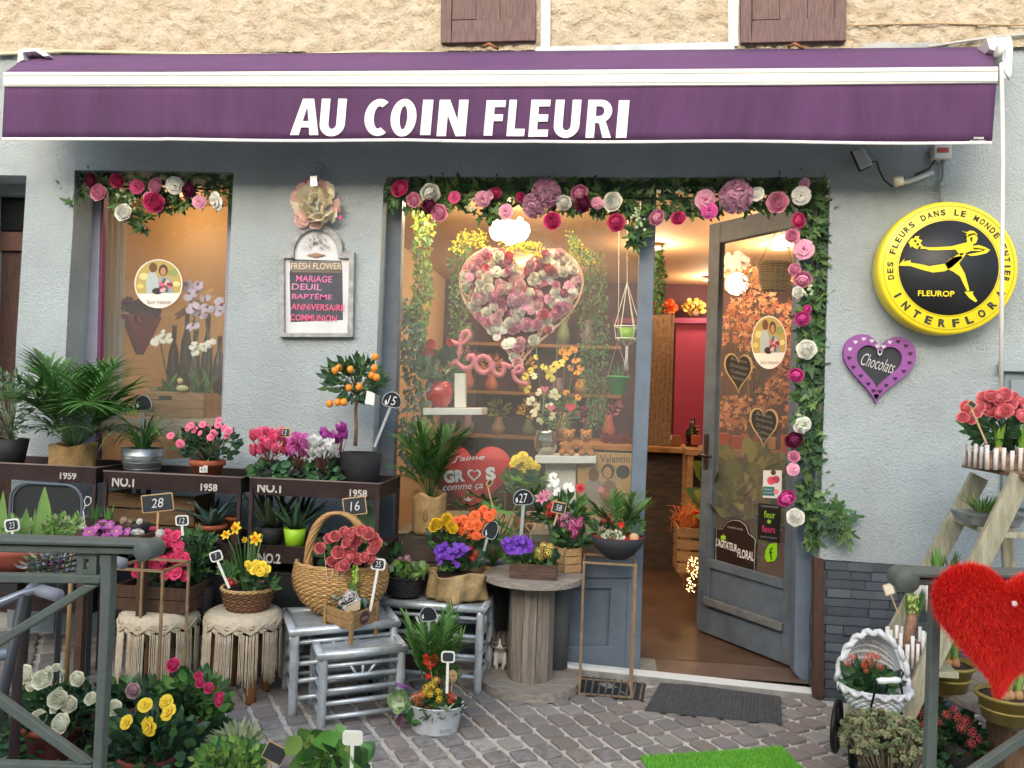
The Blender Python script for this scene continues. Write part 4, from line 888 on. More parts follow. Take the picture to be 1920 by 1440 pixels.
straps(t, p+V((0, 0, .12)), 55, (.18, .36), .011, [GR['md'], GR['br'], GR['pa']], lean=.75, droop=2.4, prof=[.7, 1, .9, .7, .45, .05])
sign('dome', 268, 757, 34, 34, (266, 832), Yp, 'round black price sign behind the grassy plant in the zinc bucket')
p = at(388, Yp-.04, F2); t = thing('azalea', 'pink azalea in a terracotta pot with a price sticker', 'potted plant', p); pot(t, p, .076, .056, .088, TERRA, rim=.026); Ya = Yp-.04
b = MB(); b.prism([P(374, 873, Ya-.077), P(389, 873, Ya-.077), P(389, 886, Ya-.073), P(374, 886, Ya-.073)], (0, .001, 0), WPL); stk = b.build('price_sticker', t); textpx(stk, '4 5', 381, 880, 6, Ya-.079, SLB, 10)
bush(t, P(392, 832, Ya), (.15, .12, .075), 130, 'oval', [GR['dk'], GR['md'], M('243d2a', .5, v=.2)], (.035, .05), base=p+V((0, 0, .07)))
AZP = M('ee7f9f', .6, v=.15, tr=.15)
flowers(t, 'double', AZP, [(320, 817, 8), (338, 832, 9), (334, 828, 7), (358, 798, 8), (365, 806, 8), (380, 796, 8), (387, 800, 7), (400, 812, 8), (410, 788, 7), (409, 797, 8), (421, 803, 8), (428, 808, 9), (395, 820, 8), (404, 815, 7), (425, 817, 7), (352, 803, 7), (375, 812, 6)], Ya-.09, name='flower')
leafcy = [GR['cy'], GR['md'], GR['dk']]
for px, lab, mats, cl in ((500, 'coral pink cyclamen at the left of the right NO.1 tray', [M('ef6f95', .6, v=.1, tr=.15)], (502, 836, 32, 22)), (556, 'bright magenta cyclamen between the coral and the white one', [M('e57cc8', .6, v=.1, tr=.15)], (560, 842, 24, 20)), (606, 'white cyclamen beside the black kumquat pot', [M('e9ebea', .6, tr=.15)], (605, 846, 22, 14)), (632, 'purple cyclamen behind the white one', [M('bd55b2', .6, v=.1, tr=.15)], (628, 825, 22, 18))):
    Yc = -.38 if px < 620 else -.25; p = at(px, Yc, F3); t = thing('cyclamen', lab, 'potted plant', p, 'cyclamens on the tray'); pot(t, p, .045, .035, .06, BLKP)
    bush(t, P(px, 884, Yc), (.075, .07, .035), 42, 'round', leafcy, (.035, .05), up=.1, base=p+V((0, 0, .05)), flat=True)
    flowers(t, 'cyclamen', mats, [(cl[0]+U(-1, 1)*cl[2], cl[1]+U(-.9, .9)*cl[3], U(10, 14)) for i in range(28 if px < 620 else 18)], Yc-.02, base=p+V((0, 0, .05)), smat=M('7d4a4a'), up=.9, fw=-.5, dy=.04)
sign('slate', 533, 811, 22, 17, (522, 850), -.42, 'little slate sign with 12 in the coral cyclamen', '12', ang=3, th=2.5)
# kumquat
p = at(674, -.28, F3); t = thing('kumquat_tree', 'kumquat tree with small orange fruits in a black felt pot', 'tree', p); pot(t, p, .098, .085, .145, M('26272b', .95, n=.2, b=.5, bs=200))
b = MB(); tp = [P(666, 836, -.28), P(668, 800, -.28), P(667, 770, -.28), P(669, 742, -.28)]; b.tube(tp, [.0095, .008, .008, .007], M('7c6248', .85, n=.2, b=.4), 8); tk = b.build('trunk', t)
b = MB()
for i in range(10): a = 2*pi*i/10; e = P(665+U(-40, 40), 710+U(-25, 25), -.28+U(-.08, .08)); b.tube([tp[-1], tp[-1].lerp(e, .5)+V((0, 0, .02)), e], [.005, .0035, .002], M('5f5a3c', .8), 5)
b.build('branch', t, kind='stuff')
bush(t, P(664, 712, -.28), (.135, .12, .095), 200, 'lance', [GR['dk'], GR['md'], M('30512f', .35, v=.25)], (.04, .065), up=.15, objs=True, w=1.5)
OR = M('e8922e', .4, n=.08, v=.06)
for x, y in ((703, 669), (657, 693), (702, 690), (697, 704), (706, 708), (628, 695), (636, 690), (673, 725), (654, 727), (618, 757), (633, 754), (645, 754)):
    b = MB(); q = P(x, y, -.28-.1); b.ball(q, (.0165, .0165, .018), OR, 12, 8); b.build('kumquat', t)
b = MB(); b.px([(688, 732), (703, 738), (701, 760), (684, 757)], -.39, .001, WPL); b.build('tag', t)
sign('dome', 735, 751, 38, 34, (702, 838), -.36, 'black dome price sign with 15 leaning out of the kumquat pot', '15', ang=12, th=5)
# --- second tier
Z2 = zt3-.295-.03
p = at(552, -.33, Z2); t = thing('aloe', 'spiky aloe in a lime green pot on the NO.2 tray', 'potted plant', p); pot(t, p, .052, .038, .085, M('9fd52c', .5), rim=0); straps(t, p+V((0, 0, .08)), 18, (.13, .22), .024, [M('4f7357', .5, v=.2), M('3d6148', .5, v=.2)], lean=.9, droop=.25, fold=.6, thick=.003)
p = at(508, -.3, Z2); t = thing('agave', 'dark striped agave in a black pot left of the lime pot', 'potted plant', p); pot(t, p, .055, .045, .08, BLKP); straps(t, p+V((0, 0, .08)), 14, (.15, .24), .03, [M('4d5a45', .5, v=.2), M('5f6b4e', .5, v=.2)], lean=.9, droop=.1, fold=.6, thick=.003)
p = at(688, -.28, Z2); t = thing('cactus', 'flat round prickly pear pad in the shade behind the slate sign 16', 'cactus', p); pot(t, p, .05, .04, .07, DWOOD)
b = MB(); b.ball(P(690, 985, -.28), (.052, .014, .085), M('5d7a58', .6, n=.2, b=.3), 18, 12)
b.build('pad', t)
Z22 = zt2-.295-.03
p = at(396, -.36, Z22+.03); t = thing('agave', 'blue-grey agave in a terracotta bowl below the tray marked NO.1', 'potted plant', p); pot(t, p, .068, .05, .06, TERRA, rim=.02); straps(t, p+V((0, 0, .055)), 16, (.12, .2), .028, [GR['bl'], M('6b8a86', .6, v=.1)], lean=1.0, droop=.7, fold=.5, thick=.003)
b = MB(); b.box(p-V((0, 0, .015)), (.16, .12, .03), IRON); b.build('saucer', t, bevel=.004)
p = at(437, -.3, Z22+.07); t = thing('terracotta_pot', 'small empty terracotta pot behind the blue-grey agave', 'pot', p); pot(t, p, .035, .026, .05, TERRA, rim=.015); b = MB(); b.box(p-V((0, 0, .035)), (.06, .06, .07), DWOOD); b.build('block', t)
p = at(300, -.27, Z22); t = thing('wooden_crate', 'old brown plank crate under the left NO.1 tray', 'crate', p)
for i in range(3): b = MB(); b.box(p+V((0, -.1, .035+i*.072)), (.44, .012, .066), M('6b5238', .85, n=.3, ns=10, b=.3, stretch=(.6, 4, 4))); b.build('plank', t, bevel=.003)
for s_ in (-1, 1): b = MB(); b.box(p+V((s_*.213, 0, .107)), (.012, .19, .21), M('6b5238', .85, n=.3, ns=10)); b.build('end_board', t, bevel=.003)
# black rounded chair back at left
t = thing('garden_chair', 'black garden chair with a rounded back behind the terracotta bowl', 'chair', G(80, 1290)+V((0, .3, 0)))
b = MB(); b.px(rrect(85, 975, 128, 130, 30, 3, 6), -.8, .02, M('1e2326', .6)); b.build('backrest', t, bevel=.006); b = MB(); b.tube([P(x, y, -.81) for x, y in rrect(85, 975, 134, 136, 32, 3, 6)], .006, M('56616a', .5), 6, closed=True); b.build('back_rim', t)
b = MB(); c = P(85, 1060, -.66); b.box(c, (.3, .24, .02), M('23282b', .6)); b.build('seat', t, bevel=.01)
for s_ in (-1, 1):
    for y_ in (-.77, -.56): b = MB(); b.bar((c.x+s_*.15, y_, gz(c.x)), (c.x+s_*.14, y_+.01, c.z), .02, .02, M('23282b', .6)); b.build('leg', t)
# ================================================================ SILVER BAMBOO TABLES
random.seed(51)
SIL = M('c6ced4', .36, .5, n=.2, ns=20, b=.2, bs=30)
def bamboo(label, fl, fr, br, bl, z, rungs=((.45, 1), (.25, 1), (.12, 1)), fan=True, r=.0175):
    C4 = [H(x, y, z) for x, y in (fl, fr, br, bl)]; cc = sum(C4, V((0, 0, 0)))/4; t = thing('bamboo_table', label, 'side table', (cc.x, cc.y, gz(cc.x)), 'silver bamboo side tables')
    top = MB(); inn = [c+(cc-c)*.03 for c in C4]; top.hexa([c-V((0, 0, .02)) for c in inn]+[c-V((0, 0, .005)) for c in inn], SIL); tp = top.build('tabletop', t)
    ns_ = 12
    for i in range(ns_):
        a0, a1 = i/ns_+.006, (i+1)/ns_-.006; lo = MB(); q = lambda u, v_: inn[0].lerp(inn[1], v_).lerp(inn[3].lerp(inn[2], v_), u)
        lo.hexa([q(a0, 0), q(a0, 1), q(a1, 1), q(a1, 0), q(a0, 0)+V((0, 0, .004)), q(a0, 1)+V((0, 0, .004)), q(a1, 1)+V((0, 0, .004)), q(a1, 0)+V((0, 0, .004))], SIL); lo.build('slat', tp)
    for i in range(4):
        b = MB(); a, c = C4[i], C4[(i+1) % 4]; e = (c-a).normalized()*.012; b.tube([a-e, c+e], r, SIL, 12); b.build('edge_rail', t)
        p = C4[i]; g_ = gz(p.x); d = cc-p; d.z = 0; d = d.normalized()*.012; b = MB(); pts = []; rr = []
        for j in range(13):
            zz = z-(z-g_)*j/12; nd = any(abs(j/12-x) < .05 for x in (.38, .75)); pts.append((p.x+d.x, p.y+d.y, zz)); rr.append(r*1.12 if nd else r)
        b.tube(pts, rr, SIL, 12); b.build('leg', t)
    for i in range(4):
        a, c = C4[i]+(cc-C4[i])*.05, C4[(i+1) % 4]+(cc-C4[(i+1) % 4])*.05
        for f_, _ in rungs: 
            b = MB(); zz = gz(a.x)+(z-gz(a.x))*f_; b.tube([(a.x, a.y, zz), (c.x, c.y, zz)], r*.55, SIL, 10); b.build('rung', t)
        b = MB(); zz = z-.045; b.tube([(a.x, a.y, zz), (c.x, c.y, zz)], r*.5, SIL, 8); b.build('rung', t)
        if fan and i in (0, 1, 3):
            z0 = gz(a.x)+(z-gz(a.x))*max(f for f, _ in rungs)
            for u in (-1, 0, 1):
                b = MB(); m = (a+c)/2; e = (c-a).normalized(); b.tube([m+e*u*.02+V((0, 0, z0-m.z)), m+e*u*.055+V((0, 0, zz-m.z))], r*.35, SIL, 6); b.build('strut', t)
    return cc, z, C4, t
ccA, zA, _, _ = bamboo('tall silver bamboo table carrying the large wicker basket', (550, 1186), (744, 1168), (722, 1138), (536, 1147), .36, rungs=((.62, 1), (.42, 1), (.22, 1)))
ccB, zB, _, _ = bamboo('low silver bamboo table in front carrying the small wooden planter', (603, 1230), (758, 1215), (732, 1182), (586, 1194), .3, rungs=((.68, 1), (.5, 1), (.33, 1), (.14, 1)))
ccC, zC, _, _ = bamboo('wide silver bamboo bench carrying the burlap wrapped flowers', (700, 1128), (905, 1143), (925, 1117), (712, 1106), .385, rungs=((.66, 1), (.42, 1), (.18, 1)))
# ================================================================ MACRAME STOOLS
MAC = M('c4b8a2', .95, n=.15, ns=40, b=.5, bs=150); LEGW = M('a9754a', .7, n=.2, ns=12, b=.2, stretch=(3, 3, .5))
def stool(label, cx, topy, Y, legs):
    c = P(cx, topy, Y); r = 69*k(c); t = thing('macrame_stool', label, 'stool', (c.x, c.y, gz(c.x)), 'macrame stools with fringes')
    b = MB(); b.lathe(c, [(0, -.05), (r*.93, -.05), (r*.97, -.02), (r*.95, -.004), (r*.85, .004), (0, .006)], MAC, 36); b.build('seat', t)
    for a in (45, 135, 225, 315):
        b = MB(); x, y = c.x+cos(R(a))*r*.72, c.y+sin(R(a))*r*.72; b.tube([(c.x+(x-c.x)*.85, c.y+(y-c.y)*.85, c.z-.03), (x, y, gz(x)+.003)], [.02, .022], LEGW, 12); b.build('leg', t)
    b = MB(); zb = c.z-.012; n = 10        # knotted band of diamonds
    for s_ in (-1, 1):
        for o_ in (0, .35, .7):
            b.tube([V((c.x+cos(2*pi*i/160)*(r+.004+.002*s_), c.y+sin(2*pi*i/160)*(r+.004+.002*s_), zb-.012-.032*(.5+.5*s_*math.acos(cos(n*pi*i/80+o_*.4))/pi*2-.5*s_)-o_*.014)) for i in range(160)], .0036, MAC, 5, closed=True)
    for i in range(n*2):
        a = 2*pi*i/(n*2)
        for kx, kz in ((0, -.018), (.03, -.03), (-.03, -.03), (0, -.042)): b.ball((c.x+cos(a+kx)*(r+.004), c.y+sin(a+kx)*(r+.004), zb+kz), .0055, MAC, 6, 4)
    b.lathe((c.x, c.y, zb), [(r+.001, -.045), (r+.002, .0)], MAC, 40); b.build('knotted_band', t)
    b = MB()
    for i in range(150):
        if i % 15 in (12, 13, 14): continue
        a = 2*pi*i/150+U(-.01, .01); rr = r+.003; l = .2+.03*abs(((i % 15)-6)/6)*-1+U(-.02, .02)+.02; z0 = zb-.045-.015*(1-abs(((i % 15)-6)/6)); pts = []
        for j in range(5): s_ = j/4; pts.append((c.x+cos(a+U(-.012, .012)*s_)*(rr+.004*s_), c.y+sin(a)*(rr+.004*s_), z0-l*s_))
        b.tube(pts, .0026, MAC, 4)
    b.build('fringe', t, kind='stuff'); return c
s1 = stool('fringed macrame stool under the brown box of red azaleas', 300, 1142, -.66, 0)
s2 = stool('fringed macrame stool carrying the brown wicker bowl of daffodils', 458, 1143, -.6, 0)
# box of red azaleas on the first stool
p = at(305, -.64, s1.z+.006); t = thing('wooden_planter', 'dark brown wooden box standing on the left macrame stool', 'planter', p)
for dx, dy, sx_, sy_ in ((0, -.09, .32, .012), (0, .09, .32, .012), (-.154, 0, .012, .168), (.154, 0, .012, .168)):
    for j in range(2): b = MB(); b.box(p+V((dx, dy, .026+.053*j)), (sx_, sy_, .05), DWOOD); b.build('board', t, bevel=.002)
b = MB(); b.box(p+V((0, 0, .07)), (.29, .165, .02), SOIL); b.build('soil', t)
RZ = M('e03c70', .55, v=.15, tr=.15)
pz = p+V((0, 0, .08)); t = thing('azalea', 'crimson azalea flowering in the dark box on the left stool', 'potted plant', pz)
bush(t, P(310, 1055, -.64), (.11, .09, .1), 110, 'oval', [GR['dk'], GR['md']], (.032, .048), base=pz)
flowers(t, 'double', RZ, [(285, 998, 13), (298, 1010, 12), (318, 1014, 14), (293, 1030, 14), (330, 1018, 11), (283, 1042, 9), (318, 1040, 11), (338, 1035, 10), (348, 1052, 12), (335, 1058, 10), (262, 1062, 12), (285, 1060, 11), (305, 1063, 9), (330, 1076, 14), (345, 1080, 11), (255, 1075, 10), (320, 1072, 12), (305, 1022, 11), (275, 1006, 8), (350, 1042, 8)]+scatter(312, 1040, 45, 42, 26, 9, 13), -.72, base=pz, name='flower')
pz = at(372, -.58, s1.z+.08); t = thing('ivy_plant', 'bushy green ivy to the right of the crimson azalea', 'potted plant', pz); bush(t, P(368, 1035, -.55), (.07, .07, .11), 90, 'ivy', [GR['md'], GR['br'], GR['dk']], (.035, .05), base=pz)
b = MB(); b.lathe(at(372, -.55, s1.z-.12), [(0, 0), (.05, 0), (.06, .2), (0, .2)], BLKP, 16); b.build('pot', t)
sign('slate', 295, 943, 60, 34, (294, 1005), -.62, 'large slate sign with 28 above the crimson azalea', '28', ang=-6)
sign('white', 341, 976, 25, 20, (343, 1012), -.6, 'white framed price sign with 12 right of the slate sign 28', '12', ang=-3)
# primroses and carnation on a plank behind
pz = at(215, -.78, .72); t = thing('plant_shelf', 'dark plank shelf on posts holding the primroses', 'shelf', (pz.x, pz.y, 0)); b = MB(); b.box(pz-V((0, 0, .01)), (.32, .16, .02), DWOOD); b.build('plank', t, bevel=.003)
for s_ in (-1, 1): b = MB(); b.bar((pz.x+s_*.13, pz.y, gz(pz.x)), (pz.x+s_*.13, pz.y, pz.z-.02), .03, .03, DWOOD); b.build('post', t)
PRM = M('a7509f', .6, v=.12, tr=.1); YEL = M('f4d63c', .55, v=.06, tr=.1)
q = at(198, -.8, pz.z); t = thing('primrose', 'purple primroses with yellow eyes above the railing', 'potted plant', q); pot(t, q, .045, .035, .045, DWOOD)
bush(t, P(200, 1012, -.8), (.085, .05, .03), 30, 'oval', [GR['md'], GR['dk']], (.04, .055), flat=True); flowers(t, 'open', PRM, [(168, 998, 12), (180, 990, 10), (192, 984, 11), (203, 998, 12), (219, 996, 12), (236, 1000, 10), (206, 984, 9), (240, 996, 8), (200, 1008, 10), (178, 1004, 9)], -.86, mat2=YEL)
q = at(192, -.72, pz.z); t = thing('hyacinth', 'pair of green hyacinth tufts behind the purple primroses', 'potted plant', q); pot(t, q, .04, .03, .04, BLKP)
for x in (178, 203): straps(t, P(x, 985, -.72), 10, (.06, .09), .016, GR['br'], lean=.15, droop=.05, r=.012)
q = at(262, -.78, pz.z); t = thing('carnation', 'white carnations beside the purple primroses', 'potted plant', q); pot(t, q, .04, .03, .04, BLKP)
bush(t, P(255, 1008, -.76), (.06, .05, .05), 40, 'lance', [GR['md']], (.03, .045)); flowers(t, 'ball', M('e6e6e2', .7), [(258, 1003, 13), (300, 1000, 8), (262, 978, 6)], -.83, name='flower'); flowers(t, 'ball', M('cdb9a6', .7, v=.15), [(232, 976, 7), (242, 980, 6)], -.8)
# wicker bowl of daffodils
BRW = [M('6e4c34', .75, v=.2, n=.2, ns=40), M('5c3f2e', .75, v=.2), M('7d5a3d', .75, v=.2)]
p = at(464, -.6, s2.z+.007); t = thing('wicker_bowl', 'round brown wicker bowl with a rope rim on the right macrame stool', 'basket', p); wicker(t, p, [(.08, 0), (.098, .04), (.107, .085)], BRW, 14, 20, .0045); b = MB(); b.lathe(p, [(0, .07), (.097, .07), (0, .08)], SOIL, 16); b.build('soil', t)
b = MB(); rp = M('b89a68', .9, b=.5, bs=200)
for ph in (0, 2.1, 4.2): b.tube([p+V(((.108+.005*cos(i*.8+ph))*cos(2*pi*i/70), (.108+.005*cos(i*.8+ph))*sin(2*pi*i/70), .089+.005*sin(i*.8+ph))) for i in range(70)], .0045, rp, 5, closed=True)
b.build('rope_rim', t)
sb = p+V((0, 0, .08)); t = thing('daffodil', 'yellow daffodils with tall narrow leaves in the brown wicker bowl', 'flower', sb)
straps(t, sb+V((-.01, .01, 0)), 22, (.16, .25), .01, [GR['md'], GR['br']], lean=.35, droop=.5, prof=[.9, 1, .9, .8, .5, .1])
flowers(t, 'daffodil', M('efc51d', .55, tr=.1), [(443, 990, 13), (424, 1003, 10), (480, 1010, 13), (459, 1012, 6)], -.62, base=sb, mat2=M('e39a18', .55), stemr=.0025, name='daffodil_head')
q = sb+V((.045, -.03, 0)); t = thing('primrose', 'bright yellow primrose in the front of the daffodil bowl', 'flower', q); bush(t, P(492, 1090, -.64), (.055, .04, .02), 26, 'oval', [GR['dk'], GR['md']], (.04, .06), flat=True)
flowers(t, 'double', YEL, [(470, 1063, 10), (481, 1058, 10), (492, 1060, 10), (500, 1068, 10), (476, 1070, 9), (488, 1072, 10), (484, 1065, 10), (465, 1058, 8), (497, 1075, 8)], -.67, base=q)
q = sb+V((-.06, -.03, 0)); t = thing('ivy_plant', 'small ivy with red berries in the left of the daffodil bowl', 'plant', q); bush(t, P(430, 1072, -.63), (.035, .03, .03), 24, 'ivy', [GR['br'], GR['md']], (.03, .04), base=q)
for x, y in ((428, 1088), (434, 1094)): b = MB(); b.ball(P(x, y, -.68), .012, M('b3221c', .35), 10, 7); b.build('berry', t)
sign('white', 405, 1043, 24, 20, (430, 1103), -.7, 'white framed price sign with 7 leaning left out of the daffodil bowl', '7', ang=-18)
# ================================================================ BIG WICKER BASKET AND WHAT IS IN IT
random.seed(61)
WK = [M('b38d5a', .7, v=.2, n=.15, ns=60), M('a67f4e', .7, v=.2), M('c09b68', .7, v=.15)]
p = at(636, ccA.y+.05, zA+.02); t = thing('wicker_basket', 'large round wicker basket with a tall twisted handle', 'basket', p)
wicker(t, p, [(.11, 0), (.165, .045), (.198, .1), (.205, .15), (.195, .205)], WK, 24, 30, .0058, amp=.004, sy=.75)
b = MB(); 
for kx in range(7):
    pts = []
    for i in range(33):
        s_ = i/32; a = pi*s_; tw = s_*14+kx*.9; pts.append(p+V((-.135*cos(a)*1.0+.014*cos(tw), -.03+.014*sin(tw)-.03*sin(a), .18+.25*sin(a)**.8 if 0 < a < pi else .18)))
    b.tube(pts, .0066, WK[kx % 3], 6)
b.build('handle', t)
for s_ in (-1, 1): b = MB(); b.tube([p+V((s_*.135+.02*cos(i), -.03+.02*sin(i), .19+i*.0012)) for i in range(30)], .004, WK[0], 5); b.build('handle_binding', t)
CO = M('ee9094', .55, v=.12, tr=.2); pz = p+V((.03, 0, .12)); t = thing('begonia', 'coral begonia blooming inside the large wicker basket', 'potted plant', pz)
b = MB(); b.lathe(p+V((.02, 0, .01)), [(0, 0), (.08, 0), (.1, .13), (0, .13)], BLKP, 18); b.build('pot', t)
bush(t, P(650, 1030, ccA.y), (.12, .1, .07), 70, 'oval', [GR['dk'], GR['md']], (.045, .065), base=pz)
flowers(t, 'rose', CO, [(600, 1028, 12), (634, 1036, 14), (622, 1052, 11), (617, 1010, 11), (628, 1006, 12), (645, 998, 12), (655, 1005, 11), (662, 998, 11), (678, 995, 12), (690, 1000, 13), (700, 1010, 13), (706, 1018, 12), (700, 1030, 12), (660, 1030, 12), (655, 1045, 13), (645, 1060, 12), (672, 1048, 12), (638, 1063, 10), (628, 1060, 10), (684, 1045, 11), (696, 1048, 11), (650, 1018, 11), (668, 1015, 11)], ccA.y-.12, base=pz, name='flower', sm=.95)
sign('slate', 665, 949, 44, 34, (664, 1000), ccA.y+.03, 'slate sign with 16 standing behind the wicker basket handle', '16', ang=-7)
# small wooden planter
pl_ = [H(x, y, zB+.085) for x, y in ((610, 1160), (659, 1178), (706, 1160), (655, 1140))]
c = sum(pl_, V((0, 0, 0)))/4; c.z = zB+.02; t = thing('wooden_planter', 'small four-legged wooden planter with a dark oval plate reading GARDEN', 'planter', c)
for i in range(4):
    a, d = pl_[i], pl_[(i+1) % 4]
    for j in range(2):
        b = MB(); z0 = zB+.075+j*.034; n_ = (c-(a+d)/2); n_.z = 0; n_.normalize(); b.prism([V((a.x, a.y, z0)), V((d.x, d.y, z0)), V((d.x, d.y, z0+.032)), V((a.x, a.y, z0+.032))], n_*.008, WOOD); sd = b.build('board', t, bevel=.0015)
        if i == 1 and j == 0:
            m = (a+d)/2; r_x = (d-a); r_x.z = 0; r_x.normalize(); b = MB(); pts = [V((m.x, m.y, zB+.108))+r_x*(cos(2*pi*u/24)*.033)+Z3*(sin(2*pi*u/24)*.026)-n_*.0015 for u in range(24)]
            b.prism(pts, n_*.001, M('4e2f33', .6)); pt = b.build('name_plate', sd); text(pt, 'GARDEN', V((m.x, m.y, zB+.108))-n_*.002, r_x, Z3, .012, M('c9b8b0'), .045, th=.0005)
    b = MB(); b.bar((a.x, a.y, zB+.019), (a.x, a.y, zB+.155), .015, .015, WOOD, up=n_); b.build('leg', t, bevel=.0015)
b = MB(); b.lathe((c.x, c.y, zB+.13), [(0, 0), (.06, 0), (0, .006)], SOIL, 12); b.build('soil', t)
q = V((c.x, c.y, zB+.135))
t2 = thing('kalanchoe', 'white kalanchoe among grey leaves in the little GARDEN planter', 'potted plant', q); flowers(t2, 'cluster', M('ded6da', .6, v=.05), [(652, 1122, 12), (664, 1116, 10), (640, 1130, 9), (668, 1126, 10), (655, 1112, 9), (646, 1140, 7)], c.y-.05, base=q, name='flower_head', mat2=M('b98a90'))
bush(t2, P(640, 1120, c.y-.01), (.05, .04, .035), 60, 'lance', [GR['sg'], GR['bl']], (.02, .03), base=q, objs=False); bush(t2, P(665, 1135, c.y-.02), (.05, .04, .02), 16, 'round', [GR['bl'], GR['dk']], (.035, .045))
t2 = thing('hyacinth', 'budding green hyacinth in the little GARDEN planter', 'flower', q+V((.02, .01, 0))); straps(t2, P(663, 1130, c.y), 7, (.11, .14), .02, GR['br'], lean=.25, droop=.2, r=.008); b = MB()
for i in range(30): b.ball(P(666+U(-5, 5), 1060+i*1.1, c.y-.02+U(-.01, .01)), (.006, .006, .009), M('a4c95a', .5, v=.1), 6, 4)
b.build('bud_spike', t2)
t2 = thing('card_holder', 'small beige greeting card on a white wire in the GARDEN planter', 'card', P(650, 1168, c.y-.09)); b = MB(); b.px([(648, 1138), (676, 1125), (675, 1142), (648, 1154)], c.y-.09, .001, M('b8a58a', .7, n=.2)); b.build('card', t2); b = MB(); b.tube([P(648, 1168, c.y-.09), P(647, 1136, c.y-.09), P(676, 1123, c.y-.09)], .0018, WPL, 6); b.build('wire', t2)
b = MB()
for x0, y0, x1, y1 in ((608, 1034, 617, 1118), (626, 1060, 619, 1100), (636, 1050, 629, 1100), (660, 1055, 634, 1090)): b.tube([P(x0, y0, c.y-.02), P((x0+x1)/2, (y0+y1)/2, c.y-.03), P(x1, y1, c.y-.01)], .0014, M('e0d8d0'), 4)
b.build('white_twig', t2)
sign('white', 709, 1058, 27, 22, (694, 1146), c.y-.03, 'white framed price sign with 25 in the little GARDEN planter', '25', ang=5)
# ================================================================ RIGHT BENCH AND SPOOL
random.seed(71)
p = at(757, ccC.y-.03, zC+.018); t = thing('oval_planter', 'black woven oval planter of mixed foliage on the silver bench', 'planter', p); wicker(t, p, [(.07, 0), (.08, .04), (.09, .085)], [M('26262c', .7, v=.2)], 12, 18, .0045, sy=.75); b = MB(); b.lathe(p, [(0, .07), (.08, .07), (0, .08)], SOIL, 14, sy=.75); b.build('soil', t)
q = p+V((0, 0, .08)); Yb = p.y
t = thing('mixed_foliage', 'pale green leafy plants with pink kalanchoe in the black oval planter', 'potted plant', q)
bush(t, P(766, 1068, Yb-.03), (.075, .05, .03), 46, 'round', [GR['lm'], GR['sg'], GR['br']], (.03, .042), base=q); bush(t, P(735, 1050, Yb), (.05, .05, .035), 14, 'oval', [GR['dk'], GR['bl'], GR['md']], (.07, .1), base=q)
flowers(t, 'cluster', M('c98aa8', .6, v=.1), [(763, 1046, 8), (750, 1048, 6), (768, 1052, 6)], Yb-.04, base=q, name='flower_head'); flowers(t, 'cluster', M('a03c50', .6, v=.1), [(742, 1060, 8), (740, 1052, 6)], Yb-.04, base=q, name='flower_head')
p = at(856, ccC.y-.0, zC+.018); t = thing('burlap_planter', 'loosely draped burlap wrap full of flowers on the silver bench', 'planter', p); burlap(t, p, .135, .125, .125, 9, ruf=.26, mat=M('b39a70', .95, n=.2, ns=60, b=1, bs=220)); b = MB(); b.lathe(p, [(0, .1), (.11, .1), (0, .115)], SOIL, 14); b.build('soil', t)
random.seed(72); q = p+V((0, 0, .11)); Yb = p.y
CAMP = M('6a2db0', .55, v=.15, tr=.1)
t = thing('begonia', 'orange begonia at the back of the burlap wrap', 'flower', q+V((.03, .04, 0))); bush(t, P(880, 1015, Yb+.03), (.11, .08, .06), 60, 'oval', [GR['dk'], GR['md']], (.04, .06), base=q)
flowers(t, 'double', M('ef7038', .55, v=.12, tr=.2), [(870, 975, 11), (890, 968, 12), (905, 962, 12), (917, 968, 12), (880, 985, 11), (860, 981, 10), (895, 985, 12), (912, 984, 11), (885, 998, 11), (903, 1000, 12), (868, 995, 10), (893, 1005, 10), (908, 955, 9), (924, 962, 9), (875, 1003, 9), (856, 975, 8)], Yb-.03, base=q)
t = thing('begonia', 'yellow begonia at the left of the burlap wrap', 'flower', q+V((-.07, 0, 0))); bush(t, P(832, 1010, Yb), (.06, .05, .05), 36, 'oval', [GR['dk'], GR['md']], (.04, .055), base=q); flowers(t, 'rose', YEL, [(818, 983, 12), (812, 990, 9), (838, 974, 12), (846, 985, 10), (851, 992, 10), (840, 988, 10), (828, 980, 8)], Yb-.05, base=q)
def campanula(label, cl, Yc, base, n, grp=None):
    t = thing('campanula', label, 'flower', base, grp); cx, cy, rx, ry = cl; bush(t, P(cx, cy+22, Yc), (rx*.0022, .06, ry*.0024), 110, 'round', [GR['md'], GR['br'], GR['dk']], (.012, .018), objs=False, base=base)
    flowers(t, 'open', CAMP, scatter(cx, cy, rx, ry, n, 4.5, 6.5), Yc-.06, mat2=M('8a50d0'), name='flower', dy=.03); return t
tc_ = campanula('violet campanula spilling over the front of the burlap wrap', (847, 1033, 32, 14), Yb-.06, q, 60); flowers(tc_, 'open', CAMP, [(858, 1060, 6), (852, 1054, 5), (820, 1048, 5), (826, 1055, 5)], Yb-.13)
t = thing('kalanchoe', 'small red kalanchoe at the right front of the burlap wrap', 'flower', q+V((.07, -.05, 0))); flowers(t, 'cluster', M('b8281f', .6, v=.15), [(882, 1030, 9), (892, 1038, 8), (887, 1047, 8), (878, 1042, 7)], Yb-.1, base=q, name='flower_head'); bush(t, P(886, 1050, Yb-.08), (.04, .03, .03), 20, 'round', [GR['dk']], (.03, .04))
sign('dome', 920, 995, 28, 40, (903, 1050), Yb-.05, 'narrow black dome sign leaning out of the burlap wrap', None, ang=28)
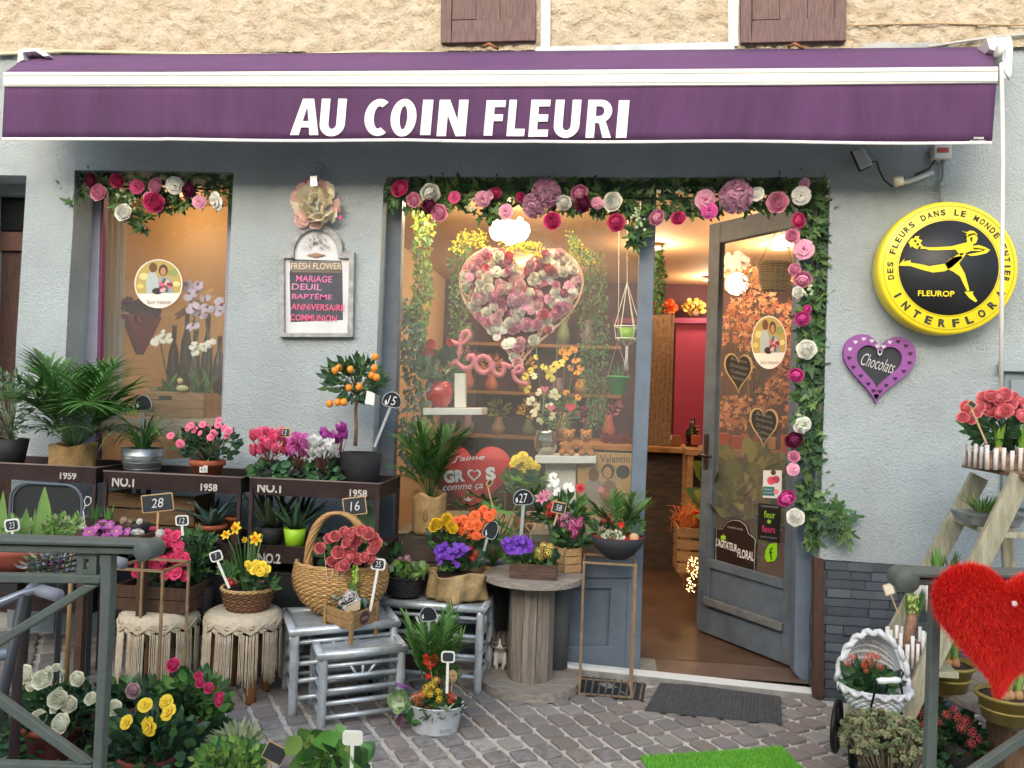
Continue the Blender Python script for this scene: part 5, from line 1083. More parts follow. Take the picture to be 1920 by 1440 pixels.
# spool
zs = .52; cS = H(999, 1078, zs); cS = V((cS.x, -.17, 0)); g0 = gz(cS.x); q_ = k(cS+V((0, 0, .5))); rS = .23
SPW = M('938c82', .85, n=.3, ns=14, b=.5, bs=40, stretch=(1, 5, 5)); SPV = M('857c72', .85, n=.35, ns=14, b=.5, bs=40, stretch=(6, 6, .5))
t = thing('cable_spool', 'weathered wooden cable spool used as a round table', 'table', (cS.x, cS.y, g0))
def disc_planks(z0, z1, nm, npl=6):
    par = None
    for i in range(npl):
        y0, y1 = -rS+2*rS*i/npl+.0008, -rS+2*rS*(i+1)/npl-.0008; pts = []
        for s_ in range(9): y = y0+(y1-y0)*s_/8; pts.append((math.sqrt(max(0, rS*rS-y*y)), y))
        for s_ in range(9): y = y1+(y0-y1)*s_/8; pts.append((-math.sqrt(max(0, rS*rS-y*y)), y))
        pts = [pts[j] for j in range(len(pts)) if j == 0 or (V(pts[j]+(0,))-V(pts[j-1]+(0,))).length > 1e-4]
        if (V(pts[0]+(0,))-V(pts[-1]+(0,))).length < 1e-4: pts.pop()
        b = MB(); b.prism([(cS.x+x, cS.y+y, z1+U(-.0006, .0006)) for x, y in pts], (0, 0, z0-z1), SPW); b.build('plank', t, bevel=.0015)
disc_planks(zs-.026, zs, 'top'); disc_planks(g0+.002, g0+.042, 'bottom')
for i in range(10):
    a0, a1 = 2*pi*i/10+.012, 2*pi*(i+1)/10-.012; r0, r1 = .082, .105; pts = [(cS.x+r1*cos(a0), cS.y+r1*sin(a0), g0+.032), (cS.x+r1*cos(a1), cS.y+r1*sin(a1), g0+.032), (cS.x+r0*cos(a1), cS.y+r0*sin(a1), g0+.032), (cS.x+r0*cos(a0), cS.y+r0*sin(a0), g0+.032)]
    b = MB(); b.prism(pts, (0, 0, zs-.026-g0-.032), SPV); b.build('stave', t, bevel=.002)
# bark box
bx_ = [H(x, y, zs+.0) for x, y in ((955, 1087), (1042, 1087))]; p = (bx_[0]+bx_[1])/2; p.z = zs; w_ = (bx_[1]-bx_[0]).length; p.y += .05; Yb = p.y
t = thing('bark_planter', 'rough brown bark box of purple and yellow flowers on the spool', 'planter', p); BARK = M('5b463c', .95, n=.4, ns=30, b=1, bs=60, stretch=(.5, 3, 4), v=.15)
for dx, dy, sx_, sy_ in ((0, -.045, w_, .012), (0, .045, w_, .012), (-w_/2+.006, 0, .012, .078), (w_/2-.006, 0, .012, .078)):
    for j in range(4): b = MB(); b.box(p+V((dx+U(-.002, .002), dy+U(-.0025, .0025), .008+.017*j)), (sx_, sy_+U(-.002, .003), .0175), BARK); b.build('bark_strip', t, bevel=.003)
b = MB(); b.box(p+V((0, 0, .055)), (w_*.93, .085, .01), SOIL); b.build('soil', t)
q = p+V((-.05, 0, .06)); campanula('violet campanula in the left half of the bark box', (970, 1022, 30, 15), Yb-.01, q, 60); random.seed(75)
q = p+V((.05, 0, .06)); t = thing('kalanchoe', 'pale yellow kalanchoe in the right half of the bark box', 'flower', q); flowers(t, 'cluster', M('e2cf6a', .6, v=.1), [(1010, 1035, 10), (1020, 1024, 10), (1032, 1026, 9), (1027, 1038, 10), (1015, 1045, 8), (1005, 1042, 7)], Yb-.05, base=q, name='flower_head', mat2=M('d9822a')); bush(t, P(1020, 1045, Yb-.01), (.055, .04, .03), 34, 'round', [GR['dk'], GR['md']], (.03, .04), base=q)
# pale crate with pink flowers
cc_ = [H(x, y, zs) for x, y in ((1030, 1066), (1057, 1076), (1077, 1064))]; d1 = (cc_[1]-cc_[0]); d2 = (cc_[2]-cc_[1]); d1.normalize(); d2 = V((-d1.y, d1.x, 0)); o0 = cc_[1]-d1*.13; t = thing('wooden_crate', 'small pale pine crate of pink flowers at the back of the spool', 'crate', o0+d1*.065+d2*.05); PINE = M('b8966a', .7, n=.2, ns=20, b=.2, stretch=(1, 4, 4))
for a_, l_, n_ in ((o0, d1*.13, d2), (o0+d1*.13, d2*.1, -d1), (o0+d1*.13+d2*.1, -d1*.13, -d2), (o0+d2*.1, -d2*.1, d1)):
    for j in range(3): b = MB(); z0 = V((0, 0, .003+j*.038)); b.prism([a_+z0, a_+l_+z0, a_+l_+z0+V((0, 0, .034)), a_+z0+V((0, 0, .034))], n_*.007, PINE); b.build('slat', t, bevel=.001)
for a_ in (o0+d1*.008+d2*.008, o0+d1*.122+d2*.008, o0+d1*.122+d2*.092, o0+d1*.008+d2*.092): b = MB(); b.box(a_+V((0, 0, .06)), (.012, .012, .118), PINE); b.build('corner_post', t)
q = o0+d1*.065+d2*.05+V((0, 0, .1)); Yb = q.y
t = thing('kalanchoe', 'magenta pink kalanchoe rising from the pale pine crate', 'potted plant', q); b = MB(); b.lathe(q-V((0, 0, .09)), [(0, 0), (.04, 0), (.045, .09), (0, .09)], BLKP, 14); b.build('pot', t)
flowers(t, 'cluster', M('cc5a98', .6, v=.15), [(1048, 972, 11), (1062, 968, 11), (1075, 980, 12), (1085, 985, 11), (1070, 990, 11), (1080, 998, 10), (1075, 1003, 9), (1055, 985, 9), (1090, 975, 8)], Yb-.04, base=q, name='flower_head'); straps(t, q, 26, (.08, .13), .014, [GR['br'], GR['md']], lean=1.0, droop=1.2); bush(t, P(1075, 1010, Yb), (.09, .07, .045), 50, 'oval', [GR['dk'], GR['md']], (.04, .06), base=q)
sign('dome', 981, 934, 40, 34, (977, 1005), -.15, 'black dome price sign with 27 tall above the bark box', '27', ang=-3, th=6); sign('slate', 1048, 952, 27, 22, (1038, 985), Yb-.05, 'small slate sign with 58 in the pink kalanchoe', '58', ang=12, th=3)
b = MB(); pts = [P(995+9*x, 988-10*y, -.2) for x, y in heart_pts(18)]; b.tube(pts, .0015, M('c9a878', .6), 5, closed=True); b.tube([P(995, 998, -.2), P(996, 1030, -.2)], .0015, M('c9a878', .6), 5); tag(b.build('wire_heart', org=P(996, 1030, -.2)), 'little wire heart pick above the violet campanula', 'ornament')
# copper stands
COP = M('b39878', .35, .6, n=.2, ns=20)
def stand(label, fl, fr, YF_, dep, ztop, bottom=True):
    a, b_ = P(fl[0], fl[1], YF_), P(fr[0], fr[1], YF_); z0 = gz(a.x)+.008; t = thing('copper_stand', label, 'plant stand', ((a.x+b_.x)/2, YF_+dep/2, gz(a.x)), 'copper wire plant stands'); c = [V((a.x, YF_, 0)), V((b_.x, YF_, 0)), V((b_.x, YF_+dep, 0)), V((a.x, YF_+dep, 0))]
    for p in c: b = MB(); b.bar(V((p.x, p.y, z0)), V((p.x, p.y, ztop)), .0095, .0095, COP); b.build('post', t)
    for zz in (z0, ztop):
        for i in range(4): b = MB(); b.bar(c[i]+V((0, 0, zz)), c[(i+1) % 4]+V((0, 0, zz)), .0093, .0097, COP); b.build('rail', t)
    return (c[0]+c[2])/2
cz = stand('tall copper frame stand under the black bowl by the door', (1086, 1300), (1184, 1306), -.24, .2, .6)
stand('copper frame stand just right of the left railing post', (206, 1250), (298, 1250), -1.0, .2, .62)
b = MB(); q = G(122, 1330); b.tube([q, q+V((.0, 0, .62))], .009, M('8c6f4a', .6, .3, n=.3), 8); tag(b.build('bronze_stake', org=q), 'single bronze coloured stake rising behind the white roses', 'stake')
p = at(1157, cz.y, .606); t = thing('bowl_planter', 'round charcoal bowl of mixed plants on the copper stand by the door', 'planter', p); b = MB(); b.lathe(p, [(0, 0), (.04, 0), (.075, .022), (.108, .06), (.127, .105), (.121, .106), (.1, .075), (0, .085)], M('2d3036', .8, b=.5, bs=120), 36); b.build('bowl', t)
b = MB(); b.lathe(p, [(0, .098), (.118, .096), (.118, .099), (0, .104)], M('b3231f', .7, n=.3, ns=120, b=1, bs=160), 24); b.build('red_gravel', t, kind='stuff'); q = p+V((0, 0, .1)); Yb = p.y
b = MB(); b.lathe(P(1189, 1008, Yb-.05), [(0, -.005), (.02, -.005), (.021, 0), (.02, .005), (0, .005)], M('c6a67c', .7), 18, q=aim((.1, -1, .2), 0)); b.build('wooden_disc', t)
t = thing('parlour_palm', 'feathery little palm in the charcoal bowl', 'plant', q); palm(t, q+V((.01, .02, 0)), 16, (.13, .22), [GR['pa'], GR['br'], GR['md']], lean=.8, droop=.5, leafL=.6); bush(t, P(1185, 985, Yb), (.06, .05, .04), 50, 'ivy', [GR['br'], GR['md']], (.02, .03), base=q)
t = thing('fittonia', 'white veined small leaved plant at the front of the charcoal bowl', 'plant', q+V((0, -.05, 0))); bush(t, P(1150, 1008, Yb-.06), (.045, .03, .025), 80, 'round', [M('cfd8c4', .6, v=.1), M('b9cbb0', .6, v=.2), GR['md']], (.014, .02), objs=False)
t = thing('kalanchoe', 'small orange red kalanchoe at the left of the charcoal bowl', 'flower', q+V((-.05, 0, 0))); flowers(t, 'cluster', M('b5443a', .6, v=.15), [(1140, 968, 8), (1132, 976, 7), (1146, 978, 7)], Yb-.02, base=q, name='flower_head'); bush(t, P(1130, 990, Yb), (.05, .04, .025), 26, 'oval', [GR['dk'], GR['md']], (.03, .045))
b = MB(); c = P(1165, 985, Yb-.05); heart(b, c, X3, Z3, .014, .022, (0, .01, 0), M('c8281c', .35)); b.tube([c, c-V((0, 0, .05))], .0015, COP, 5); tag(b.build('heart_pick', org=c-V((0, 0, .05)), bevel=.002), 'small glossy red heart pick in the charcoal bowl', 'ornament')
# ================================================================ PAVEMENT THINGS
random.seed(81)
t = thing('doormat', 'worn dark grey rubber doormat in front of the shop threshold', 'mat', G(1340, 1320))
c = [G(1240, 1281), G(1463, 1311), G(1466, 1362), G(1209, 1336)]; lo = [p+V((0, 0, .005)) for p in c]; hi = [p+V((0, 0, .014)) for p in c]
b = MB(); b.hexa(lo+hi, M('46484b', .95, n=.3, ns=30, b=1, bs=200)); b.build('rubber_sheet', t, bevel=.002)
b = MB()
for i in range(34):
    for j in range(14):
        q = hi[0].lerp(hi[1], (i+.5)/34).lerp(hi[3].lerp(hi[2], (i+.5)/34), (j+.5)/14); b.box(q+V((0, 0, .001)), (.011, .009, .003), M('525558', .95), Quaternion((0, 0, 1), .8*(i % 2)))
b.build('tread_pattern', t, kind='stuff')
c = [G(1200, 1418, .012), G(1466, 1400, .012), G(1560, 1500, .012), G(1290, 1560, .012)]; t = thing('grass_mat', 'bright green artificial grass mat on the cobbles at the bottom edge', 'mat', G(1350, 1430))
AG = M('7cc043', .7, v=.3, tr=.15); b = MB(); b.hexa([p-V((0, 0, .007)) for p in c]+c, M('549a30', .9)); b.build('backing', t)
b = MB(); vs = []; fs = []
for i in range(15000):
    u, v_ = U(0, 1), U(0, 1); q = c[0].lerp(c[1], u).lerp(c[3].lerp(c[2], u), v_); a = U(0, 6.28); d = V((cos(a)*.0014, sin(a)*.0014, 0)); e = V((U(-.005, .005), U(-.005, .005), U(.008, .013))); n_ = len(vs); vs += [q-d, q+d, q+e]; fs.append((n_, n_+1, n_+2))
b.add(vs, fs, AG); b.build('grass_blades', t, kind='stuff')
c = [G(1082, 1266, .009), G(1212, 1282, .009), G(1206, 1314, .009), G(1076, 1300, .009)]; t = thing('drain_grate', 'dark metal drain grate with cross bars at the foot of the copper stand', 'drain', sum(c, V((0, 0, 0)))/4)
b = MB(); b.hexa([p-V((0, 0, .004)) for p in c]+c, M('15191b', .6)); b.build('pit', t)
for i in range(10):
    u = (i+.5)/10; a = c[0].lerp(c[1], u); d = c[3].lerp(c[2], u); b = MB(); b.bar(a+V((0, 0, .004)), d+V((0, 0, .004)), .009, .006, M('6b7072', .6, .4, n=.3)); b.build('bar', t, bevel=.002)
# ---- cat
cp = G(937, 1268); cp.y = -.04; cq = cp
t = thing('cat', 'grey tabby and white cat sitting between the silver bench and the cable spool', 'cat', cp)
CX = P(938, 1205, cp.y-.06)
def C(x, y, z): return (cp.x+x, cp.y+y, cp.z+z)
hz = CX.z-cp.z
b = MB(); FURM = bpy.data.materials.new('mat_cat_fur')
for c_, r in (((0, .06, .09), (.075, .075, .09)), ((0, .01, .12), (.064, .055, .08)), ((0, -.02, .15), (.052, .046, .05)), ((.0, -.02, .175), (.036, .04, .035)), ((0, -.045, hz), (.052, .047, .044)), ((0, -.078, hz-.013), (.02, .018, .014)), ((0, -.05, hz-.01), (.056, .034, .03)),
              ((-.024, -.045, .06), (.017, .018, .06)), ((.024, -.045, .06), (.017, .018, .06)), ((-.024, -.06, .012), (.019, .026, .013)), ((.024, -.06, .012), (.019, .026, .013)), ((-.05, .05, .04), (.03, .06, .045)), ((.05, .05, .04), (.03, .06, .045)), ((-.055, .0, .012), (.018, .03, .013)), ((.055, .0, .012), (.018, .03, .013))):
    b.ball(C(*c_), r, FURM, 20, 14)
for s_ in (-1, 1):
    e = V(C(s_*.032, -.035, hz+.034)); b.add([e+V((-.018, -.004, -.008)), e+V((.018, -.004, -.008)), e+V((0, .014, -.008)), e+V((s_*.006, 0, .03))], [(0, 1, 3), (1, 2, 3), (2, 0, 3), (2, 1, 0)], FURM)
pts = [V(C(.05*1, .1, .02)), V(C(.09, .06, .015)), V(C(.095, .0, .014)), V(C(.07, -.045, .014))]; b.tube(pts, [.016, .015, .014, .009], FURM, 10)
o = b.build('body', t, org=None); rm = o.modifiers.new('r', 'REMESH'); rm.mode = 'VOXEL'; rm.voxel_size = .0035; rm.use_smooth_shade = True; sm = o.modifiers.new('s', 'SMOOTH'); sm.factor = .6; sm.iterations = 4
FURM.use_nodes = True; nt_ = FURM.node_tree; N = nt_.nodes; L = nt_.links; bs = N['Principled BSDF']; bs.inputs['Roughness'].default_value = .9
tc = N.new('ShaderNodeTexCoord'); no = N.new('ShaderNodeTexNoise'); no.inputs['Scale'].default_value = 60; L.new(tc.outputs['Object'], no.inputs[0])
masks = []
for c_, r in (((0, -.06, .1), (.03, .055, .075)), ((0, -.1, hz-.016), (.017, .03, .017)), ((0, -.06, 0), (.05, .05, .02)), ((0, -.1, hz+.008), (.005, .05, .02))):
    s1_ = N.new('ShaderNodeVectorMath'); s1_.operation = 'SUBTRACT'; s1_.inputs[1].default_value = c_; L.new(tc.outputs['Object'], s1_.inputs[0])
    s2_ = N.new('ShaderNodeVectorMath'); s2_.operation = 'DIVIDE'; s2_.inputs[1].default_value = r; L.new(s1_.outputs[0], s2_.inputs[0]); s3 = N.new('ShaderNodeVectorMath'); s3.operation = 'LENGTH'; L.new(s2_.outputs[0], s3.inputs[0]); masks.append(s3.outputs['Value'])
cur = masks[0]
for m_ in masks[1:]: mm = N.new('ShaderNodeMath'); mm.operation = 'MINIMUM'; L.new(cur, mm.inputs[0]); L.new(m_, mm.inputs[1]); cur = mm.outputs[0]
ad = N.new('ShaderNodeMath'); ad.operation = 'MULTIPLY_ADD'; ad.inputs[1].default_value = .5; L.new(no.outputs[0], ad.inputs[0]); L.new(cur, ad.inputs[2]); mr = N.new('ShaderNodeMapRange'); mr.inputs[1].default_value = 1.15; mr.inputs[2].default_value = 1.3; L.new(ad.outputs[0], mr.inputs[0])
wv = N.new('ShaderNodeTexWave'); wv.inputs['Scale'].default_value = 14; wv.inputs['Distortion'].default_value = 6; wv.inputs['Detail'].default_value = 3; L.new(tc.outputs['Object'], wv.inputs[0]); g1 = N.new('ShaderNodeMix'); g1.data_type = 'RGBA'; g1.inputs[6].default_value = hx('3a3531')+(1,); g1.inputs[7].default_value = hx('6a635b')+(1,); L.new(wv.outputs[0], g1.inputs[0])
g2 = N.new('ShaderNodeMix'); g2.data_type = 'RGBA'; g2.inputs[6].default_value = hx('dddad4')+(1,); L.new(g1.outputs[2], g2.inputs[7]); L.new(mr.outputs[0], g2.inputs[0]); L.new(g2.outputs[2], bs.inputs['Base Color'])
for s_ in (-1, 1):
    b = MB(); b.ball(C(s_*.02, -.0855, hz+.004), (.0085, .006, .007), M('8f9560', .15), 10, 8); b.ball(C(s_*.02, -.0908, hz+.004), (.0022, .002, .0056), M('0c0c0c', .2), 8, 6); b.build('eye', t)
b = MB(); b.ball(C(0, -.097, hz-.008), (.0042, .003, .003), M('a06a68', .5), 8, 6); b.build('nose', t)
b = MB()
for s_ in (-1, 1):
    for j in range(4): b.tube([C(s_*.012, -.09, hz-.015), C(s_*(.045), -.09, hz-.02+j*.006)], .0004, M('e8e8e8'), 3)
b.build('whiskers', t)
b = MB(); b.tube([C(-.006, -.0945, hz-.02), C(0, -.0965, hz-.0165), C(.006, -.0945, hz-.02)], .0008, M('5a4040'), 4); b.build('mouth', t)
# ---- zinc tub of flowers
p = G(806, 1386); p.z += .002; p.y += .085; t = thing('zinc_tub', 'oval whitewashed zinc tub lettered RUSTIC on the cobbles', 'planter', p); ZW = M('cdd3da', .5, n=.1, ns=10)
b = MB(); b.lathe(p, [(0, 0), (.088, 0), (.09, .004), (.113, .105), (.117, .108), (.113, .111), (.108, .105), (.1, .09), (0, .09)], ZW, 40, 1, .75); tb = b.build('tub', t); b = MB(); b.lathe(p, [(0, .092), (.1, .092), (0, .1)], SOIL, 16, 1, .75); b.build('soil', t)
for s_ in (-1, 1): b = MB(); b.tube([p+V((s_*.108, -.02, .1)), p+V((s_*.13, -.02, .105)), p+V((s_*.13, .02, .105)), p+V((s_*.108, .02, .1))], .003, ZINC, 6); b.build('handle', t)
Yt = p.y; c_ = P(836, 1371, Yt-.086); text(tb, 'RUSTIC', c_, V((.9, .42, 0)), Z3, .013, M('4b4f55'), .05, shear=.2, th=.002)
q = p+V((0, 0, .1)); random.seed(83)
t2 = thing('ornamental_cabbage', 'pale green and cream ornamental cabbage at the left of the zinc tub', 'plant', q+V((-.09, -.02, 0)))
for i in range(20): a = i*2.4; leaf(t2, 'cabbage', [M('b9c7a0', .6, v=.1, tr=.1), M('7f9f6c', .6, v=.15)][i > 9], P(750, 1315, Yt-.05)+V((cos(a)*.008, 0, sin(a)*.006)), (cos(a)*(.4+i*.03), -.5+i*.01, sin(a)*(.4+i*.03)+.3), .03+i*.0012, face=(cos(a)*-.2, -1, .5))
b = MB(); b.tube([q+V((-.07, -.02, 0)), P(752, 1330, Yt-.04)], .005, GR['sg'], 6)
for x, y in ((738, 1362), (744, 1368), (751, 1358)): b.blade(P(752, 1335, Yt-.05), P(x, y, Yt-.06)-P(752, 1335, Yt-.05), .06, .02, M('5b2f52', .6), .3)
b.build('stem', t2)
t2 = thing('kalanchoe', 'orange kalanchoe at the left front of the zinc tub', 'flower', q+V((-.03, -.04, 0))); OK_ = M('d9693a', .6, v=.15); flowers(t2, 'cluster', OK_, [(778, 1308, 10), (790, 1303, 10), (785, 1318, 9), (800, 1332, 8), (805, 1322, 8), (798, 1340, 6)], Yt-.06, base=q, name='flower_head', mat2=M('e8b26a')); bush(t2, P(790, 1335, Yt-.03), (.06, .05, .025), 44, 'round', [GR['dk'], GR['bl'], GR['md']], (.035, .05))
t2 = thing('kalanchoe', 'yellow kalanchoe in the middle of the zinc tub', 'flower', q); flowers(t2, 'cluster', M('e3c23a', .6, v=.15), [(800, 1290, 10), (812, 1286, 11), (806, 1302, 9), (822, 1298, 9), (824, 1312, 9), (796, 1300, 8), (818, 1275, 8)], Yt-.03, base=q, name='flower_head', mat2=M('d9822a')); bush(t2, P(812, 1325, Yt), (.07, .05, .04), 60, 'round', [GR['dk'], GR['md']], (.03, .045))
t2 = thing('kalanchoe', 'magenta kalanchoe at the back of the zinc tub', 'flower', q+V((.01, .04, 0))); flowers(t2, 'cluster', M('c43a8e', .6, v=.15), [(812, 1272, 10), (824, 1276, 10), (804, 1268, 8), (830, 1284, 7)], Yt+.02, base=q, name='flower_head')
t2 = thing('succulent', 'pale grey succulent spilling over the front of the zinc tub', 'plant', q+V((.05, -.05, 0)))
for cx_, cy_ in ((820, 1343), (838, 1335), (828, 1350)): straps(t2, P(cx_, cy_, Yt-.07), 9, (.03, .045), .014, M('9fb092', .6, v=.1), lean=1.4, droop=.3, fold=.5, r=.003, prof=[.5, .9, 1, .8, .5, .1])
t2 = thing('kalanchoe', 'red kalanchoe at the right of the zinc tub', 'flower', q+V((.07, 0, 0))); flowers(t2, 'cluster', M('c33a22', .6, v=.15), [(842, 1303, 9), (850, 1308, 8), (845, 1315, 8)], Yt-.03, base=q, name='flower_head'); bush(t2, P(848, 1320, Yt), (.035, .05, .03), 26, 'oval', [GR['md'], GR['dk']], (.035, .05))
t2 = thing('parlour_palm', 'small feathery palm standing at the back of the zinc tub', 'plant', q+V((-.02, .04, 0))); palm(t2, q+V((-.02, .04, 0)), 20, (.22, .36), [GR['br'], GR['pa'], GR['md']], lean=.35, droop=.5, leafL=.45, nl=15); bush(t2, P(835, 1262, Yt+.03), (.05, .04, .03), 60, 'ivy', [GR['md'], GR['br']], (.02, .03), base=q)
c = P(806, 1240, Yt-.01); b = MB(); heart(b, c, X3, Z3, .033, .037, (0, .012, 0), M('d1301f', .5, b=.5, bs=150)); b.tube([c, q], .002, PALEW, 5); heart(b, P(803, 1268, Yt-.01), X3, Z3, .012, .013, (0, .008, 0), M('d1301f', .5)); tag(b.build('heart_pick', org=q, bevel=.003), 'red felt heart on a stick in the zinc tub', 'ornament')
b = MB(); b.lathe(P(848, 1268, Yt), [(0, -.004), (.024, -.004), (.026, 0), (.024, .004), (0, .004)], M('b99a70', .8, n=.2), 18, q=aim((.1, -1, .1), 0), sx=.8); b.tube([P(848, 1275, Yt), q+V((.06, 0, 0))], .002, PALEW, 5); tag(b.build('wood_slice', org=q+V((.06, 0, 0))), 'little round wood slice on a stick at the right of the zinc tub', 'ornament')
b = MB(); b.tube([P(x, y, Yt-.02) for x, y in ((770, 1290), (755, 1284), (742, 1281), (748, 1287), (766, 1288))], .003, M('8c3f9a', .5), 6); tag(b.build('ribbon', org=P(770, 1290, Yt-.02)), 'purple ribbon bow at the left of the zinc tub', 'ribbon')
sign('white', 840, 1232, 26, 22, (838, 1300), Yt-.06, 'white framed price sign with empty slate in the zinc tub', None, ang=2); sign('dome', 803, 1153, 34, 32, (806, 1230), Yt+.02, 'round black dome sign rising above the palm of the zinc tub', None, ang=-3, th=4)
# ================================================================ ROSES AND HERBS AT THE LOWER LEFT
random.seed(91)
PLAST = M('6e2f2a', .6, n=.15)
def rose_bush(label, cx, cy, rx, ry, Y, mats, pts, base_x, n=150, pr=.09, green=None):
    p = at(base_x, Y, 0); p.z = gz(p.x)+.002; t = thing('rose_bush', label, 'potted plant', p, 'pots of roses on the cobbles'); pot(t, p, pr, pr*.75, .15, PLAST, rim=.02); q = p+V((0, 0, .14)); c = P(cx, cy, Y); m = k(c)
    gm = green or [GR['dk'], M('22402e', .5, v=.25), GR['md'], M('2b4a33', .5, v=.3)]
    bush(t, c, (rx*m, .13, ry*m), n, 'oval', gm, (.045, .07), up=.2, objs=True, base=q); bush(t, c+V((0, .04, -.04)), (rx*m*.9, .1, ry*m), n, 'oval', gm, (.045, .06), up=.1, objs=False)
    flowers(t, 'double' if 'yellow' in label else 'rose', mats, pts, Y-.12, base=q, name='rose_head', dy=.05, sm=1.05, up=.45, stemr=.0022); return t
WR = M('f2f3e2', .55, tr=.2, v=.04); YR = M('f6d83c', .55, tr=.15, v=.05); PR = M('d5b3b8', .6, tr=.2, v=.05); HR = M('e8588f', .55, tr=.15, v=.1)
rose_bush('white rose bush behind the left railing', 105, 1355, 120, 72, -1.35, WR, [(48, 1264, 17), (90, 1256, 7), (105, 1252, 8), (117, 1262, 6), (80, 1275, 19), (57, 1287, 9), (146, 1272, 14), (111, 1295, 7), (108, 1311, 17), (130, 1320, 15), (102, 1329, 9), (73, 1345, 14), (115, 1357, 19), (171, 1310, 12), (213, 1328, 15)], 105, n=190, pr=.11)
rose_bush('yellow rose bush right of the left railing post', 285, 1395, 85, 60, -1.5, YR, [(272, 1322, 14), (312, 1316, 14), (316, 1336, 17), (237, 1354, 14), (280, 1362, 19)], 280, n=170, pr=.1)
rose_bush('bright pink rose bush in front of the macrame stools', 350, 1325, 65, 55, -1.2, HR, [(325, 1247, 13), (372, 1267, 8), (375, 1280, 9), (392, 1290, 10), (412, 1308, 11), (410, 1318, 7)], 340, n=170, pr=.09, green=[GR['dk'], GR['md'], GR['br']])
rose_bush('pale pink rose bush between the white and bright pink ones', 235, 1330, 70, 45, -1.15, PR, [(250, 1295, 14), (28, 1305, 11), (18, 1308, 7)], 235, n=130, pr=.08)
def herb(name, label, cx, cy, rx, ry, Y, bx, kind, mats, L, n, flat=False):
    p = at(bx, Y, 0); p.z = gz(p.x)+.002; t = thing(name, label, 'potted plant', p); pot(t, p, .075, .06, .12, TERRA, rim=.02); c = P(cx, cy, Y); m = k(c); bush(t, c, (rx*m, .1, ry*m), n, kind, mats, L, up=.5, objs=True, base=p+V((0, 0, .11)), flat=flat)
herb('sage_plant', 'pale woolly leaved plant behind the bright herb at the bottom', 440, 1398, 28, 20, -1.45, 440, 'lance', [M('a3ad8c', .8, v=.08), M('8d9c78', .8, v=.1)], (.05, .075), 70)
herb('herb_plant', 'bright green small leaved herb at the bottom edge', 430, 1428, 65, 28, -1.6, 430, 'oval', [GR['br'], GR['lm'], GR['md']], (.025, .04), 240)
herb('peperomia', 'glossy round leaved green plant at the bottom edge behind the white sign', 615, 1428, 70, 30, -1.65, 615, 'round', [GR['br'], GR['md'], M('6ba04a', .35, v=.25, tr=.2), GR['lm']], (.035, .085), 50)
sign('slate', 515, 1413, 42, 34, (495, 1480), -1.62, 'tilted blank slate sign beside the bright green herb', None, ang=28); sign('white', 661, 1384, 38, 28, (658, 1490), -1.72, 'all white blank price sign in front of the round leaved plant', '', ang=2, th=7)
# added dark boxes standing in for the deep shade under the racks
for x0, x1, Yk, z0, lab in ((-100, 178, -.47, .04, 'black plastic crate under the 1959 rack'), (205, 440, -.44, .36, 'black plastic crate low in the left NO.1 rack'), (478, 700, -.42, .36, 'black plastic crate low in the right NO.1 rack')):
    a = P(x0, 1100, Yk); d = P(x1, 1100, Yk); p = V(((a.x+d.x)/2, Yk+.14, z0+gz(a.x)*.3)); t = thing('shade_box', lab, 'crate', p); wdt = d.x-a.x
    zb_ = {0: 0}.get(0); base_z = (zt1-.59-.03 if x0 < 0 else (zt2 if x0 < 300 else zt3)-.59-.03)+.001; 
    for dx, dy, sx_, sy_ in ((0, -.13, wdt-.02, .008), (0, .13, wdt-.02, .008), (-wdt/2+.014, 0, .008, .25), (wdt/2-.014, 0, .008, .25)): b = MB(); b.box((p.x+dx, p.y+dy, base_z+.095), (sx_, sy_, .19), M('26292c', .7, n=.2)); b.build('shade_box_side', t, bevel=.003)
    b = MB(); b.box((p.x, p.y, base_z+.185), (wdt-.01, .275, .012), M('303438', .7)); b.build('lid', t, bevel=.004); t.location = (p.x, p.y, base_z); 
    for ch in t.children: ch.location = V(ch.location)+(p-V((p.x, p.y, base_z)))
# ================================================================ LEFT RAILING, BOWL AND BICYCLE
random.seed(95)
RAILM = M('59635f', .6, .1, n=.12, ns=30, b=.3, bs=120)
YR_ = -2.4
def rail_part(t, name, pp, Y=None, th=.025, bev=.003, off=0): b = MB(); b.px(pp, (YR_ if Y is None else Y)+off, th, RAILM); return b.build(name, t, bevel=bev)
t = thing('street_railing', 'grey green cast iron railing panel at the left edge with a rolled handrail', 'railing', V((P(190, 1300, YR_).x, YR_, gz(-1.6))))
rail_part(t, 'handrail', [(-120, 1006), (258, 1017), (258, 1027), (-120, 1018)], off=-.02, th=.06, bev=.005); rail_part(t, 'rail_moulding', [(-120, 1018), (258, 1028), (258, 1040), (-120, 1034)], off=-.008, th=.04, bev=.003)
b = MB(); b.lathe(P(266, 1034, YR_-.02), [(0, 0), (.019, 0), (.021, .004), (.021, .054), (.019, .058), (0, .058)], RAILM, 24, q=Quaternion((1, 0, 0), R(-90))); b.build('scroll_end', t)
rail_part(t, 'post', [(186, 1040), (208, 1040), (207, 1100), (203, 1180), (188, 1450), (175, 1700), (155, 1700), (172, 1450), (185, 1180), (187, 1095)], th=.024)
for pp in ([(144, 1036), (157, 1036), (156, 1078), (143, 1078)], [(166, 1036), (181, 1036), (180, 1078), (165, 1078)], [(157, 1036), (166, 1036), (166, 1048), (157, 1048)], [(156, 1068), (165, 1068), (165, 1078), (156, 1078)]): rail_part(t, 'slot_panel', pp, th=.012, off=.005, bev=.001)
